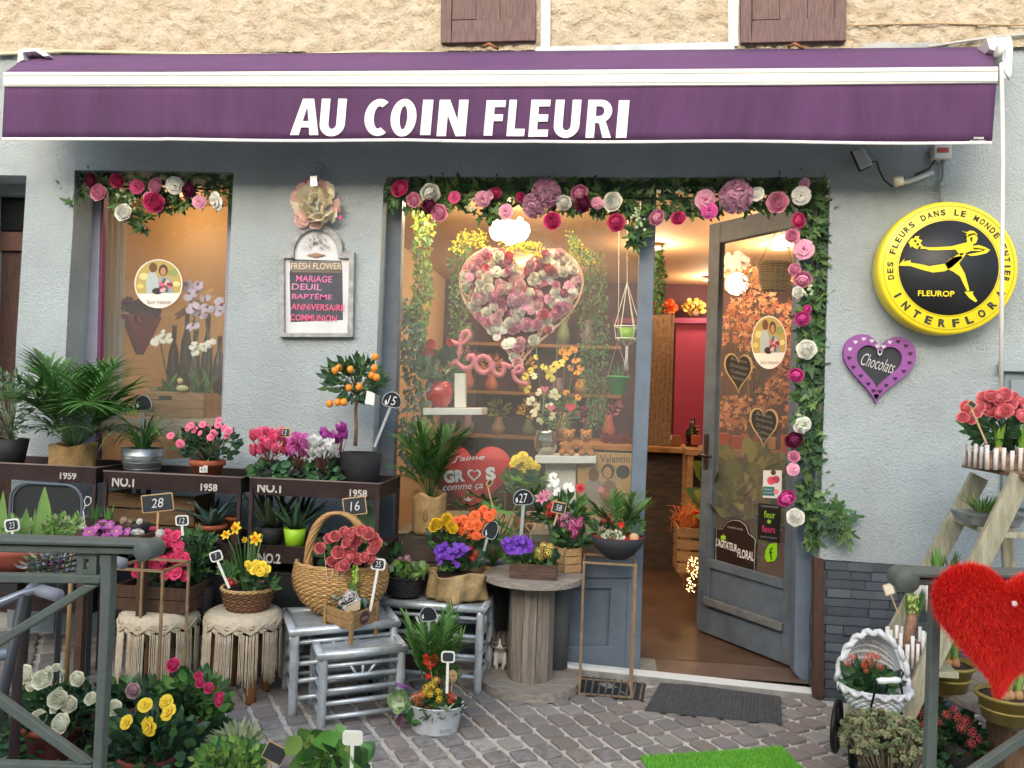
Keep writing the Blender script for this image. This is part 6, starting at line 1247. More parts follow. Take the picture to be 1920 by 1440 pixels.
rail_part(t, 'mid_rail', [(-120, 1074), (187, 1079), (187, 1095), (-120, 1092)], th=.022, off=.001); rail_part(t, 'brace', [(158, 1096), (184, 1098), (-60, 1248), (-60, 1228)], th=.016, off=.004); rail_part(t, 'brace', [(-60, 1262), (-60, 1286), (148, 1436), (172, 1432)], th=.016, off=.004); rail_part(t, 'bottom_rail', [(-120, 1427), (171, 1436), (170, 1449), (-120, 1442)], th=.022, off=.001)
# terracotta bowl on its post table
p = P(42, 1068, -1.9); t = thing('bowl_stand', 'dark round pedestal holding the terracotta bowl', 'stand', (p.x, p.y, gz(p.x))); b = MB(); b.tube([(p.x, p.y, gz(p.x)), p-V((0, 0, .01))], [.014, .012], IRON, 10); b.build('column', t); b = MB(); b.lathe(p-V((0, 0, .016)), [(0, 0), (.1, 0), (.1, .012), (0, .012)], IRON, 24); b.build('plate', t)
q0 = p; t = thing('terracotta_bowl', 'wide terracotta bowl of spring bulbs behind the left handrail', 'planter', p); b = MB(); rr = 66*k(p); b.lathe(p, [(0, 0), (rr*.6, 0), (rr*.86, .03), (rr, .052), (rr*1.02, .056), (rr*1.02, .068), (rr*.95, .068), (rr*.9, .055), (0, .05)], M('9a5040', .75, n=.15), 36); b.build('bowl', t); b = MB(); b.lathe(p, [(0, .058), (rr*.92, .058), (0, .064)], SOIL, 18); b.build('soil', t)
q = p+V((0, 0, .06)); t = thing('tulip', 'broad pale green tulip leaves standing in the terracotta bowl', 'plant', q); LT = M('7fa65e', .45, v=.12, tr=.15, n=.15, ns=30, stretch=(8, 8, 1))
for x0, y0, x1, y1, w_ in ((90, 1040, 84, 912, 30), (12, 1042, 6, 920, 20), (48, 1040, 50, 952, 20), (66, 1040, 66, 952, 9), (36, 1040, 38, 972, 14), (74, 1040, 70, 990, 12), (100, 1040, 96, 960, 9)):
    b = MB(); a = P(x0, y0, -1.88); e = P(x1, y1, -1.9); b.blade(a, e-a, (e-a).length, w_*k(a), LT, 0, 8, [.5, .7, .9, 1, 1, .9, .7, .4, .04], .5, side=(1, U(-.3, .3), 0)); b.build('leaf', t)
t = thing('euonymus', 'variegated small leaved shrub at the right of the terracotta bowl', 'plant', q+V((.05, 0, 0))); bush(t, P(118, 985, -1.86), (.045, .05, .028), 90, 'oval', [GR['lm'], M('a9b48a', .6, v=.1), GR['br']], (.016, .026), base=q+V((.05, 0, 0)), objs=True); bush(t, P(30, 990, -1.85), (.04, .04, .03), 50, 'oval', [GR['br'], GR['lm']], (.016, .024), base=q, objs=True)
sign('white', 22, 985, 28, 24, (20, 1040), -1.95, 'white framed price sign with 23 in the terracotta bowl', '23', ang=-8)
b = MB(); o = b.tube([P(x, y, -1.0) for x, y in ((156, 958), (160, 948), (158, 938), (163, 931), (170, 933), (171, 942), (165, 948), (160, 948))], .0018, WPL, 6); b.tube([P(156, 958, -1.0), P(160, 985, -1.0)], .0018, WPL, 5); tag(b.build('plant_label', org=P(160, 985, -1.0)), 'thin white wire plant label behind the primroses', 'label')
# bicycle
t = thing('bicycle', 'old grey bicycle with a wire front basket leaning behind the left railing', 'bicycle', G(60, 1640)); BM = M('8d95a3', .35, .6, n=.2); BD = M('3a3f45', .5, .2); Yb = -2.05
hd = P(46, 1112, Yb); hub = V((hd.x-.5, Yb, .31+gz(hd.x))); t.location = (hd.x, Yb, gz(hd.x)); WL[t.name] = V(t.location)
b = MB(); b.tube([P(-30, 1150, Yb-.05), P(0, 1130, Yb-.02), hd, P(70, 1106, Yb+.0), P(80, 1108, Yb-.02)], .011, BM, 10); b.build('handlebar', t)
b = MB(); b.tube([P(76, 1107, Yb-.02), P(110, 1117, Yb-.05)], .0155, M('8a8f9c', .6), 12); b.build('grip', t); b = MB(); b.tube([P(205, 1050, Yb+.3), P(232, 1057, Yb+.28)], .0165, M('7f8592', .6), 12); b.tube([P(205, 1050, Yb+.3), P(160, 1062, Yb+.25), P(70, 1090, Yb+.05), hd], .009, BM, 8); b.build('grip', t)
b = MB(); b.tube([hd, hd+V((-.06, 0, -.35)), hub], .014, BD, 10); b.build('fork', t)
for c_, nm in ((hub, 'wheel'), (hub+V((-1.02, 0, 0)), 'wheel')):
    b = MB(); b.tube([c_+V((cos(2*pi*i/36)*.3, 0, sin(2*pi*i/36)*.3)) for i in range(36)], .016, M('1c1d1f', .8), 8, closed=True); o = b.build(nm, t); b = MB()
    for i in range(18): b.tube([c_, c_+V((cos(2*pi*i/18)*.29, 0, sin(2*pi*i/18)*.29))], .0012, BM, 4)
    b.build('spokes', o, kind='stuff')
b = MB(); sx_ = hub.x-.55; b.tube([hd+V((-.03, 0, -.15)), V((sx_, Yb, .35)), V((sx_-.12, Yb, .85))], .016, BM, 10); b.tube([V((sx_, Yb, .35)), hub+V((-1.02, 0, 0))], .01, BM, 8); b.build('frame', t); b = MB(); b.ball(V((sx_-.13, Yb, .9)), (.13, .07, .03), BLKP, 14, 8); b.build('saddle', t)
b = MB(); c4 = [P(58, 1088, Yb-.04), P(140, 1070, Yb-.04), P(140, 1070, Yb+.14), P(58, 1088, Yb+.14)]; t4 = [P(52, 1050, Yb-.06), P(150, 1030, Yb-.06), P(150, 1030, Yb+.16), P(52, 1050, Yb+.16)]
for j in range(5): b.tube([c4[i].lerp(t4[i], j/4) for i in range(4)], .0022, BD, 5, closed=True)
for i in range(4):
    for j in range(8): b.tube([c4[i].lerp(c4[(i+1) % 4], j/8), t4[i].lerp(t4[(i+1) % 4], j/8)], .0016, BD, 4)
b.build('basket', t)
q = (c4[0]+c4[2])/2; t = thing('lavender', 'mauve flowering plant in the wire bicycle basket', 'plant', q); bush(t, q+V((0, 0, .03)), (.07, .08, .03), 110, 'lance', [M('6f7182', .8, v=.2), GR['sg'], GR['md']], (.02, .035), objs=False); flowers(t, 'cluster', [M('a8479a', .6, v=.2)], [(112, 1052, 5), (120, 1060, 5), (104, 1066, 5), (95, 1058, 4)], q.y-.05, name='flower_head')
# ================================================================ RIGHT SIDE: LADDER, PRAM, HEART
random.seed(101)
t = thing('step_ladder', 'weathered whitewashed wooden step ladder used as a plant stand at the right edge', 'ladder', G(1800, 1440)); LW = M('b0ab96', .85, n=.3, ns=14, b=.5, bs=40, c2='8b8a74', stretch=(4, 4, .7))
YN, YFa = -.8, -.38
nt0, nb0 = P(1915, 893, YN), P(1655, 1425, YN); ft0, fb0 = P(1836, 893, YFa), P(1640, 1262, YFa)
def ext(a, c, z): return a+(c-a)*((z-a.z)/(c.z-a.z))
for a, c in ((nt0, nb0), (ft0, fb0)):
    b = MB(); e = ext(a, c, gz(c.x)); b.bar(a, e, .072, .026, LW, up=Y3); b.build('rail', t, bevel=.003)
for a, c in ((P(1985, 900, YN), P(2065, 1500, YN)), (P(1885, 980, YFa), P(1905, 1250, YFa))): b = MB(); b.bar(a, ext(a, c, gz(1.8)), .045, .024, LW, up=Y3); b.build('back_leg', t, bevel=.003)
def tread(z, w_=.13, th=.022): a = ext(nt0, nb0, z)+V((0, -.01, 0)); c = ext(ft0, fb0, z)+V((0, .01, 0)); b = MB(); m = V((w_*.5-.02, 0, 0)); b.hexa([a+m+V((-w_/2, 0, -th)), a+m+V((w_/2, 0, -th)), c+m+V((w_/2, 0, -th)), c+m+V((-w_/2, 0, -th)), a+m+V((-w_/2, 0, 0)), a+m+V((w_/2, 0, 0)), c+m+V((w_/2, 0, 0)), c+m+V((-w_/2, 0, 0))], LW); b.build('tread', t, bevel=.003)
ztop = (nt0.z+ft0.z)/2+.012; b = MB(); b.hexa([(ft0.x-.05, YN-.05, ztop), (ft0.x+.36, YN-.05, ztop), (ft0.x+.36, YFa+.05, ztop), (ft0.x-.05, YFa+.05, ztop), (ft0.x-.05, YN-.05, ztop+.018), (ft0.x+.36, YN-.05, ztop+.018), (ft0.x+.36, YFa+.05, ztop+.018), (ft0.x-.05, YFa+.05, ztop+.018)], M('7f6a52', .85, n=.3, stretch=(1, 5, 5))); b.build('top_board', t, bevel=.003)
zz2 = P(1840, 982, -.6).z; zz3 = P(1740, 1140, -.6).z; zz4 = P(1690, 1215, -.6).z
for z in (zz2, zz3, zz4-.02): tread(z)
# white branch fence boxes
BWH = M('d9d7d4', .85, n=.15, ns=40, b=.5, v=.05); BWB = M('8a6a55', .9, n=.4, ns=60)
def twig_box(label, c, w_, d_, h, n=9, rz=0.):
    t = thing('branch_planter', label, 'planter', c, 'white branch fence planters'); qz = Quaternion((0, 0, 1), rz)
    for i in range(n):
        for s_ in (-1, 1):
            hh = h*U(.7, 1.1); p = V(c)+qz @ V((-w_/2+w_*i/(n-1), s_*d_/2, 0)); b = MB(); b.tube([p, p+V((U(-.003, .003), U(-.003, .003), hh))], U(.006, .0085), BWH, 8); b.build('branch', t)
    for i in range(1, 4):
        for s_ in (-1, 1): hh = h*U(.7, 1.1); p = V(c)+qz @ V((s_*w_/2, -d_/2+d_*i/4, 0)); b = MB(); b.tube([p, p+V((0, 0, hh))], .007, BWH, 8); b.build('branch', t)
    b = MB(); b.box(V(c)+V((0, 0, h*.3)), (w_-.012, d_-.012, h*.58), BWB, qz); b.build('liner', t); return t
p = V((P(1890, 890, -.58).x, -.6, ztop+.019)); twig_box('white branch fence box on the top board of the step ladder', p, .26, .2, .1, 10)
q = p+V((0, 0, .06)); t = thing('begonia', 'coral pink begonia on top of the step ladder', 'potted plant', q); CO2 = M('f79ca4', .55, v=.12, tr=.2)
bush(t, P(1872, 800, -.56), (.11, .1, .07), 90, 'oval', [GR['dk'], GR['md']], (.045, .07), base=q)
flowers(t, 'rose', CO2, [(1812, 763, 13), (1806, 783, 12), (1820, 788, 10), (1836, 762, 12), (1845, 746, 13), (1858, 742, 12), (1850, 760, 14), (1872, 746, 15), (1884, 740, 14), (1900, 745, 12), (1870, 765, 14), (1886, 770, 14), (1872, 775, 12), (1905, 768, 13), (1915, 780, 13), (1855, 772, 12), (1912, 752, 10), (1830, 775, 11), (1895, 758, 12)], -.66, base=q)
for x in (1872, 1916):
    q = V((P(x, 850, -.64).x, -.64, p.z+.07)); t = thing('hyacinth', 'hyacinth bulb sprouting left in the white branch box on the ladder' if x < 1900 else 'hyacinth bulb at the picture edge in the box on the ladder', 'flower', q); b = MB(); b.ball(q, (.018, .018, .018), M('b58a66', .7, n=.2), 12, 8); b.build('bulb', t); straps(t, q+V((0, 0, .008)), 6, (.08, .105), .022, M('8cba4e', .5, v=.1, tr=.3), lean=.25, droop=.1, r=.005)
sign('slate', 1823, 758, 17, 12, (1850, 832), -.75, 'tiny slate sign on a bamboo stick leaning left in the coral begonia', None, ang=35, th=3)
# zinc tray with succulent
c = P(1842, 972, -.62); c.z = zz2+.002; t = thing('zinc_tray', 'rectangular zinc tray on the upper tread of the step ladder', 'planter', c); b = MB()
for z0, z1, e0, e1 in ((0, .045, .0, .015),):
    x0, x1, y0, y1 = c.x-.07, c.x+.1, c.y-.07, c.y+.07; a = [(x0, y0, c.z), (x1, y0, c.z), (x1, y1, c.z), (x0, y1, c.z)]; d = [(x0-.02, y0-.015, c.z+.045), (x1+.02, y0-.015, c.z+.045), (x1+.02, y1+.015, c.z+.045), (x0-.02, y1+.015, c.z+.045)]; b.hexa(a+d, ZINC)
b.build('tray', t, bevel=.003); q = c+V((0, 0, .046)); t = thing('succulent', 'spiky light green succulent in the zinc tray on the ladder', 'plant', q); straps(t, q, 60, (.05, .1), .009, [M('86a86a', .5, v=.15), GR['lm'], GR['md']], lean=1.1, droop=.3, fold=.5, r=.02)
p = V((P(1738, 1130, -.58).x+.03, -.6, zz3+.002)); twig_box('white branch fence box on the middle tread of the ladder', p, .12, .12, .1, 6)
q = p+V((0, 0, .05)); t = thing('hyacinth', 'green hyacinth leaves in the box on the middle tread', 'flower', q); straps(t, P(1757, 1080, -.6), 8, (.08, .12), .022, GR['br'], lean=.25, droop=.1, r=.012); straps(t, P(1785, 1075, -.6), 6, (.06, .09), .02, GR['md'], lean=.3, droop=.1, r=.012)
b = MB(); b.tube([q, P(1770, 1085, -.6)], .02, BWB, 8); b.build('bulb', t)
p = V((P(1700, 1220, -.72).x, -.72, zz4-.018)); twig_box('white branch fence box beside the hood of the doll pram', p, .13, .12, .12, 6, rz=.5)
q = p+V((.0, 0, .05)); t = thing('hyacinth', 'budding hyacinths in the box beside the doll pram', 'flower', q); straps(t, P(1712, 1160, -.66), 14, (.09, .13), .02, [GR['br'], GR['md']], lean=.3, droop=.15, r=.02); b = MB()
for i in range(40): b.ball(P(1712+U(-9, 9), 1118+i*.8, -.68+U(-.02, .02)), (.006, .006, .009), M('9fae62', .6, v=.15), 6, 4)
b.tube([q, P(1712, 1150, -.67)], .02, BWB, 6)
b.build('bud_spike', t); sign('slate', 1667, 1105, 20, 22, (1684, 1150), -.72, 'square cream paper tag on a stick above the doll pram', None, ang=-18, th=2)
for o in bpy.data.objects:
    if o.get('label', '').startswith('square cream paper'):
        for ch in o.children:
            if ch.name.startswith('board'): ch.data.materials[0] = M('dcd6c2', .8)
# plank bench with gold bulb pots
t = thing('plank_bench', 'low bench of weathered planks on blocks at the right edge', 'bench', G(1830, 1460)); zb = .27; e = [H(1695, 1262, zb), H(1980, 1392, zb), H(1980, 1320, zb), H(1740, 1215, zb)]
for i in range(3):
    u0, u1 = i/3+.006, (i+1)/3-.006; a, d = e[0].lerp(e[3], u0), e[1].lerp(e[2], u0); a2, d2 = e[0].lerp(e[3], u1), e[1].lerp(e[2], u1); b = MB(); b.hexa([V((v_.x, v_.y, zb-.028)) for v_ in (a, d, d2, a2)]+[a, d, d2, a2], M('8d857a', .85, n=.3, ns=12, b=.4, stretch=(.7, 4, 4))); b.build('plank', t, bevel=.003)
for f_ in (.08, .72): b = MB(); c = e[0].lerp(e[1], f_).lerp(e[3].lerp(e[2], f_), .45); b.box((c.x, c.y, (zb-.03+gz(c.x))/2), (.1, .16, zb-.03-gz(c.x)), M('7c6249', .9, n=.35, ns=14, b=.5, stretch=(4, 4, .8))); b.build('support_block', t, bevel=.006)
GOLD = M('8f7f42', .45, .35, n=.2, ns=12)
for bx, px_, lab in ((1770, 1290, 'olive gold bowl of sprouting bulbs behind the right railing post'), (1885, 1350, 'olive gold bowl of bulbs under the red furry heart')):
    p = H(bx, px_, zb+.001); t = thing('bulb_pot', lab, 'planter', p, 'gold bowls of bulbs'); m = k(p); pot(t, p, 52*m, 38*m, 50*m, GOLD, rim=.012); q = p+V((0, 0, 46*m)); ring_ = MB(); ring_.lathe(p, [(44*m, 20*m), (46*m, 22*m), (45*m, 25*m)], GOLD, 28); ring_.build('band', t)
    t = thing('hyacinth', 'bulbs sprouting in the '+('left' if bx < 1800 else 'right')+' olive gold bowl', 'flower', q)
    for i in range(9): a = i*2.4; c = q+V((cos(a)*.05*math.sqrt(i/9), sin(a)*.05*math.sqrt(i/9), .008)); b = MB(); b.ball(c, (.017, .017, .02), M('a8805c', .7, n=.25, v=.2), 10, 7); b.build('bulb', t); straps(t, c+V((0, 0, .01)), 3, (.06, .11), .014, [GR['br'], GR['lm']], lean=.3, droop=.1, r=.004)
for i, (cx_, cy_) in enumerate(((1740, 1345), (1800, 1375))):
    p = at(cx_, -.55-.1*i, 0); p.z = gz(p.x)+.002; t = thing('kalanchoe', 'red kalanchoe under the plank bench '+('beside the wooden block' if i == 0 else 'near the right edge'), 'potted plant', p); pot(t, p, .07, .055, .1, BLKP); c = P(cx_, cy_+18, p.y); bush(t, c, (.11, .09, .1), 130, 'oval', [GR['dk'], GR['md'], M('33573a', .4, v=.2)], (.04, .06), base=p+V((0, 0, .09)))
    flowers(t, 'cluster', M('c0243a', .6, v=.15), [(cx_-18, cy_-8, 13), (cx_+6, cy_-3, 11), (cx_+20, cy_+8, 10), (cx_-8, cy_+14, 9)] if i == 0 else [(1775, 1340, 10), (1795, 1345, 11), (1812, 1352, 12), (1803, 1366, 11), (1822, 1372, 11), (1832, 1385, 12), (1820, 1395, 10), (1790, 1330, 9), (1815, 1412, 6)], p.y-.09, base=p+V((0, 0, .09)), name='flower_head', mat2=M('e8e0d8'))
# doll pram
p = G(1600, 1400); t = thing('doll_pram', 'white wicker doll pram with a hood and black spoked wheels', 'doll pram', p); PW = [M('d5d8dc', .75, v=.08), M('c7cacf', .75, v=.08)]; Yp_ = -.88
c = P(1640, 1300, Yp_); m = k(c); rb_ = 60*m
b = MB(); b.lathe(c, [(0, -28*m), (rb_*.6, -26*m), (rb_*.9, 0), (rb_, 12*m), (rb_*.97, 14*m), (rb_*.9, 4*m), (0, -20*m)], PW[0], 30, 1, .8); b.build('body', t)
b = MB()
for j in range(10):
    s_ = j/9; ro = rb_*(.62+.4*s_**.6); z = (-26+38*s_)*m; b.tube([c+V(((ro+.004*(1 if (i+j) % 2 else -1))*cos(2*pi*i/44), (ro+.004*(1 if (i+j) % 2 else -1))*.8*sin(2*pi*i/44), z)) for i in range(44)], .0048, PW[j % 2], 5, closed=True)
b.build('weave', t, kind='stuff'); hc = c+V((.0, .03, 12*m)); rh = 62*m
b = MB()
for j in range(9):      # hood: arches swung up from the rim
    el = R(12+j*9.5); pts = []
    for i in range(25): a = pi*i/24; pts.append(hc+V((-cos(a)*rh*(1.0-.01*j), rh*.9*sin(a)*cos(el)*(.9) , rh*1.55*sin(a)*sin(el))))
    b.tube(pts, .0075 if j == 8 else .0055, PW[j % 2], 6)
for i in range(1, 24, 2):
    a = pi*i/24; b.tube([hc+V((-cos(a)*rh*.98, rh*.9*sin(a)*cos(R(12+j*9.5))*.9, rh*1.55*sin(a)*sin(R(12+j*9.5)))) for j in range(9)], .004, PW[0], 4)
b.build('hood', t)
b = MB(); vs = []
for j in range(9):
    for i in range(25): a = pi*i/24; el = R(12+j*9.5); vs.append(hc+V((-cos(a)*rh*.97, rh*.9*sin(a)*cos(el)*.9+.004, rh*1.52*sin(a)*sin(el))))
b.add(vs, [(j*25+i, j*25+i+1, (j+1)*25+i+1, (j+1)*25+i) for j in range(8) for i in range(24)], M('cfd2d4', .9, tr=.3, n=.1), True); b.build('hood_lining', t)
b = MB(); b.tube([hc+V((-cos(pi*i/40)*(rh+.004), -.0+.01*cos(i*1.5), rh*1.57*sin(pi*i/40)+.008*sin(i*1.5))) for i in range(41)], .011, PW[0], 6); b.tube([c+V(((rb_+.006)*cos(2*pi*i/70), (rb_+.006)*.8*sin(2*pi*i/70), 8*m+.008*sin(i*1.4))) for i in range(70)], .009, PW[1], 6, closed=True); b.build('frill', t)
b = MB(); h0_ = P(1645, 1277, Yp_-.16); h1_ = P(1688, 1275, Yp_-.14); b.tube([h0_, h0_.lerp(h1_, .2), h0_.lerp(h1_, .5), h0_.lerp(h1_, .8), h1_], [.008, .012, .0095, .012, .008], M('dfe2e4', .5), 12); b.build('handle', t)
BKI = M('1b1d20', .5, .3); b = MB(); b.tube([h1_, P(1694, 1262, Yp_-.12), P(1690, 1256, Yp_-.1), P(1684, 1260, Yp_-.12), P(1692, 1300, Yp_-.08), P(1668, 1340, Yp_-.03), P(1660, 1400, Yp_)], .004, BKI, 6); b.tube([h0_, P(1642, 1290, Yp_-.14), P(1632, 1330, Yp_-.08), P(1630, 1390, Yp_)], .004, BKI, 6); b.build('handle_frame', t)
def wheel(cx_, cy_, ry_, ax, lab=None):
    c_ = P(cx_, cy_, ax); r_ = ry_*k(c_); dv = V((.42, .9, 0)).normalized(); o = []
    b = MB(); b.tube([c_+dv*cos(2*pi*i/30)*r_+Z3*sin(2*pi*i/30)*r_ for i in range(30)], .009, BKI, 8, closed=True); o = b.build('wheel', t)
    for i in range(8): b = MB(); b.tube([c_, c_+dv*cos(pi*i/4+.2)*r_+Z3*sin(pi*i/4+.2)*r_], .0036, BKI, 5); b.build('spoke', o)
    b = MB(); b.ball(c_, .012, BKI, 8, 6); b.build('hub', o); return c_
w0 = wheel(1569, 1361, 45, -.78); w1 = wheel(1602, 1395, 42, -1.0); w2 = wheel(1690, 1372, 42, -.78)
b = MB(); b.tube([w0, c+V((-.03, 0, -30*m)), w2], .006, BKI, 8); b.tube([w0, w1], .005, BKI, 6); b.tube([w1, c+V((0, -.05, -28*m))], .005, BKI, 6); b.build('axle', t)
q = c+V((0, 0, -10*m)); t = thing('kalanchoe', 'red orange kalanchoe planted in the white doll pram', 'potted plant', q); bush(t, P(1630, 1278, Yp_), (.085, .06, .045), 90, 'oval', [GR['dk'], GR['md']], (.04, .06), base=q); flowers(t, 'cluster', M('c8402f', .6, v=.2), [(1598, 1232, 9), (1590, 1244, 8), (1625, 1236, 10), (1634, 1230, 10), (1645, 1232, 8), (1620, 1248, 8), (1632, 1245, 9), (1650, 1250, 9), (1624, 1258, 6)], Yp_-.05, base=q, name='flower_head', mat2=M('d9a08a')); b = MB(); b.lathe(q-V((0, 0, .02)), [(0, 0), (.06, 0), (.07, .05), (0, .05)], BLKP, 16, sy=.8); b.build('pot', t)
b = MB(); b.px([(1606, 1180), (1608, 1180), (1604, 1250), (1601, 1250)], Yp_-.1, .004, WPL)
# sedum pot
p = at(1662, -1.1, 0); p.z = gz(p.x)+.002; t = thing('sedum', 'mauve grey pot overflowing with dusty green sedum', 'potted plant', p); mm = k(p); pot(t, p, 70*mm, 52*mm, 62*mm, M('78707a', .8, n=.1), rim=.022, n=36)
SD = [M('8f9b76', .85, v=.15), M('75845f', .85, v=.2), M('a3a27e', .85, v=.12), M('6f6650', .85, v=.2)]
b = MB(); cS_ = P(1658, 1388, -1.1)
for i in range(520):
    d = V((U(-1, 1), U(-1, 1), U(-.4, 1)));
    if d.length > 1: d.normalize()
    cc_ = cS_+V((d.x*.14, d.y*.12, d.z*.085)); 
    for j in range(7): a = j*2.4; b.leaf('round', SD[i % 4], cc_, (cos(a)*(.4+.1*j), sin(a)*(.4+.1*j)-.3, .7), U(.012, .019))
    if i % 4 == 0: b.tube([p+V((d.x*.05, d.y*.05, 58*mm)), cc_], .002, SD[3], 4)
b.build('foliage', t, kind='stuff')
# right railing with the furry heart
YR_ = -2.45
t = thing('street_railing', 'dark grey green railing post and handrail at the lower right corner', 'railing', V((P(1750, 1300, YR_).x, YR_, gz(.6))))
rail_part(t, 'handrail', [(1705, 1071), (2100, 1078), (2100, 1088), (1705, 1084)], off=-.02, th=.055, bev=.004); rail_part(t, 'rail_moulding', [(1722, 1085), (2100, 1089), (2100, 1102), (1722, 1098)], off=-.008, th=.035)
b = MB(); b.lathe(P(1704, 1091, YR_-.02), [(0, 0), (.019, 0), (.021, .004), (.021, .05), (.019, .054), (0, .054)], RAILM, 24, q=Quaternion((1, 0, 0), R(-90))); b.build('scroll_end', t)
rail_part(t, 'post', [(1748, 1098), (1768, 1098), (1764, 1200), (1757, 1440), (1750, 1700), (1730, 1700), (1737, 1440), (1745, 1200)], th=.022); rail_part(t, 'brace', [(1768, 1480), (1768, 1505), (2050, 1310), (2050, 1288)], th=.016, off=.004)
# heart
HRD = M('f02a1c', .75, v=.2); HRD2 = M('d81a12', .9); c = P(1878, 1168, -2.53); m = k(c); t = thing('furry_heart', 'big fluffy bright red heart tied to the right railing', 'decoration', c-V((0, 0, .13)))
hr = V((1, 0, 0)) @ Matrix.Rotation(R(-3), 3, 'Y'); hu = V((0, 0, 1)) @ Matrix.Rotation(R(-3), 3, 'Y'); sx_, sy_ = 128*m, 128*m
b = MB(); hp = heart_pts(48); rows = 6; vs = []
for j in range(rows+1):
    f = 1-j/rows; zf = -.035*math.sqrt(max(0, 1-f*f))
    for x, y in hp: vs.append(c+hr*(x*sx_*f)+hu*((y*f+.05)*sy_)+V((0, zf, 0)))
for j in range(rows+1):
    f = 1-j/rows; zf = .02*math.sqrt(max(0, 1-f*f))
    for x, y in hp: vs.append(c+hr*(x*sx_*f)+hu*((y*f+.05)*sy_)+V((0, zf+.0005, 0)))
n_ = 48; fs = [(j*n_+i, j*n_+(i+1) % n_, (j+1)*n_+(i+1) % n_, (j+1)*n_+i) for j in range(rows) for i in range(n_)]; o_ = (rows+1)*n_; fs += [tuple(o_+a for a in f[::-1]) for f in fs]
b.add(vs, fs, HRD2, True); b.build('cushion', t)
b = MB(); V_ = []; F_ = []
for i in range(60000):
    j = random.randrange(n_); x0, y0 = hp[j]; x1, y1 = hp[(j+1) % n_]; s_ = U(0, 1); f = math.sqrt(U(0, 1)); x, y = (x0+(x1-x0)*s_)*f, (y0+(y1-y0)*s_)*f; bk = random.random() < .12
    sd = 1 if bk else -1; zf = sd*(.035 if not bk else .02)*math.sqrt(max(0, 1-f*f)); p = c+hr*(x*sx_)+hu*((y+.05)*sy_)+V((0, zf, 0)); nn = (hr*x*f*f+hu*(y)*f*f+V((0, sd*(1.15-f), 0))).normalized()
    d = (nn+jit(.75)).normalized(); l = U(.007, .016); w_ = frame(d)[0]*.00045; a = len(V_); mid = p+d*l*.5; V_ += [p-w_, p+w_, mid+w_*.8, mid-w_*.8, p+d*l+jit(.003)]; F_ += [(a, a+1, a+2, a+3), (a+3, a+2, a+4)]
b.add(V_, F_, HRD, False); b.build('fur', t, kind='stuff')
b = MB(); q = c+hu*(.35*sy_)+V((0, -.035, 0)); b.ball(q, (.006, .005, .006), M('e6d9dc'), 8, 6); b.tube([q, q+V((0, .05, .01)), q+V((0, .1, -.005))], .002, M('e6d9dc'), 5); b.build('white_tie', t)
# side plants standing in the recess of the main window
random.seed(111)
p = P(800, 1062, -.07); p.z = gz(p.x)+.002; t = thing('wooden_box', 'dark weathered wooden box standing left under the main window', 'box', p); zt = P(800, 1000, -.07).z
for z0 in range(3): b = MB(); hh = (zt-.3)/3; b.box((p.x, -.06, .3+hh*(z0+.5)), (.2, .2, hh*.96), M('4b4038', .85, n=.35, ns=12, b=.4, stretch=(.7, 4, 4))); b.build('plank', t, bevel=.004)
b = MB(); b.box((p.x, -.06, .15), (.17, .17, .3), M('332c27', .9)); b.build('base', t)
p = V((p.x, -.06, zt+.001)); t = thing('burlap_bag', 'square burlap bag with an oval print standing on the dark box', 'bag', p); b = MB(); mm = k(p); w_ = 31*mm
burlap(t, p, w_, w_*.97, 74*mm, 21, ruf=.05, name='bag'); b = MB(); b.tube([p+V((.0+.012*cos(a), -w_*1.04, 36*mm+.026*sin(a))) for a in [2*pi*i/20 for i in range(20)]], .0016, M('7a6238'), 5, closed=True); b.tube([p+V((.006*cos(a), -w_*1.04, 34*mm+.018*sin(a))) for a in [2*pi*i/20 for i in range(20)]], .0014, M('7a6238'), 5, closed=True); b.build('oval_print', t)
random.seed(112); q = p+V((0, 0, 70*mm)); t = thing('parlour_palm', 'tall dark palm growing out of the square burlap bag', 'potted plant', q); palm(t, q, 22, (.18, .36), [GR['md'], GR['pa'], GR['md']], lean=.38, droop=1.0, leafL=.55, lw=.09, nl=15); palm(t, q, 10, (.14, .24), [GR['md'], GR['pa']], lean=.8, droop=1.2, leafL=.6, lw=.1)
p = V((P(925, 1000, -.02).x, .0, 0)); p.z = gz(p.x)+.002; t = thing('fatsia', 'large leaved fatsia with hand shaped leaves under the main window', 'potted plant', p); pot(t, p, .08, .07, .5, BLKP); q = p+V((0, 0, .5)); st = MB()
for x, y, r in ((905, 935, 34), (880, 950, 28), (930, 955, 30), (985, 905, 30), (1005, 900, 24), (960, 915, 26), (900, 975, 26), (860, 940, 24), (940, 985, 26), (1000, 925, 22), (985, 970, 22), (1010, 960, 20), (925, 1005, 22)):
    e = P(x, y, U(-.08, .02)); L_ = r*2.1*k(e); d = V((U(-.8, .8), -.7, U(-.1, .5))); leaf(t, 'fatsia', random.choice([GR['md'], GR['br'], GR['dk']]), e-d.normalized()*L_*.4, d, L_, face=(U(-.2, .2), -.5, 1)); st.tube([q, q.lerp(e, .6)+V((0, .02, .02)), e-d.normalized()*L_*.4], .003, GR['br'], 5)
st.build('stem', t, kind='stuff')
sign('slate', 918, 905, 10, 14, (926, 960), -.1, 'tiny dark slate sign among the fatsia leaves', None, ang=35, th=2)
p = V((P(1050, 960, .0).x, .0, 0)); p.z = .0; t = thing('mixed_pot', 'tall grey pot of pink lilies behind the spool', 'planter', p); pot(t, p, .075, .06, .53, M('54595c', .7)); q = p+V((0, 0, .52))
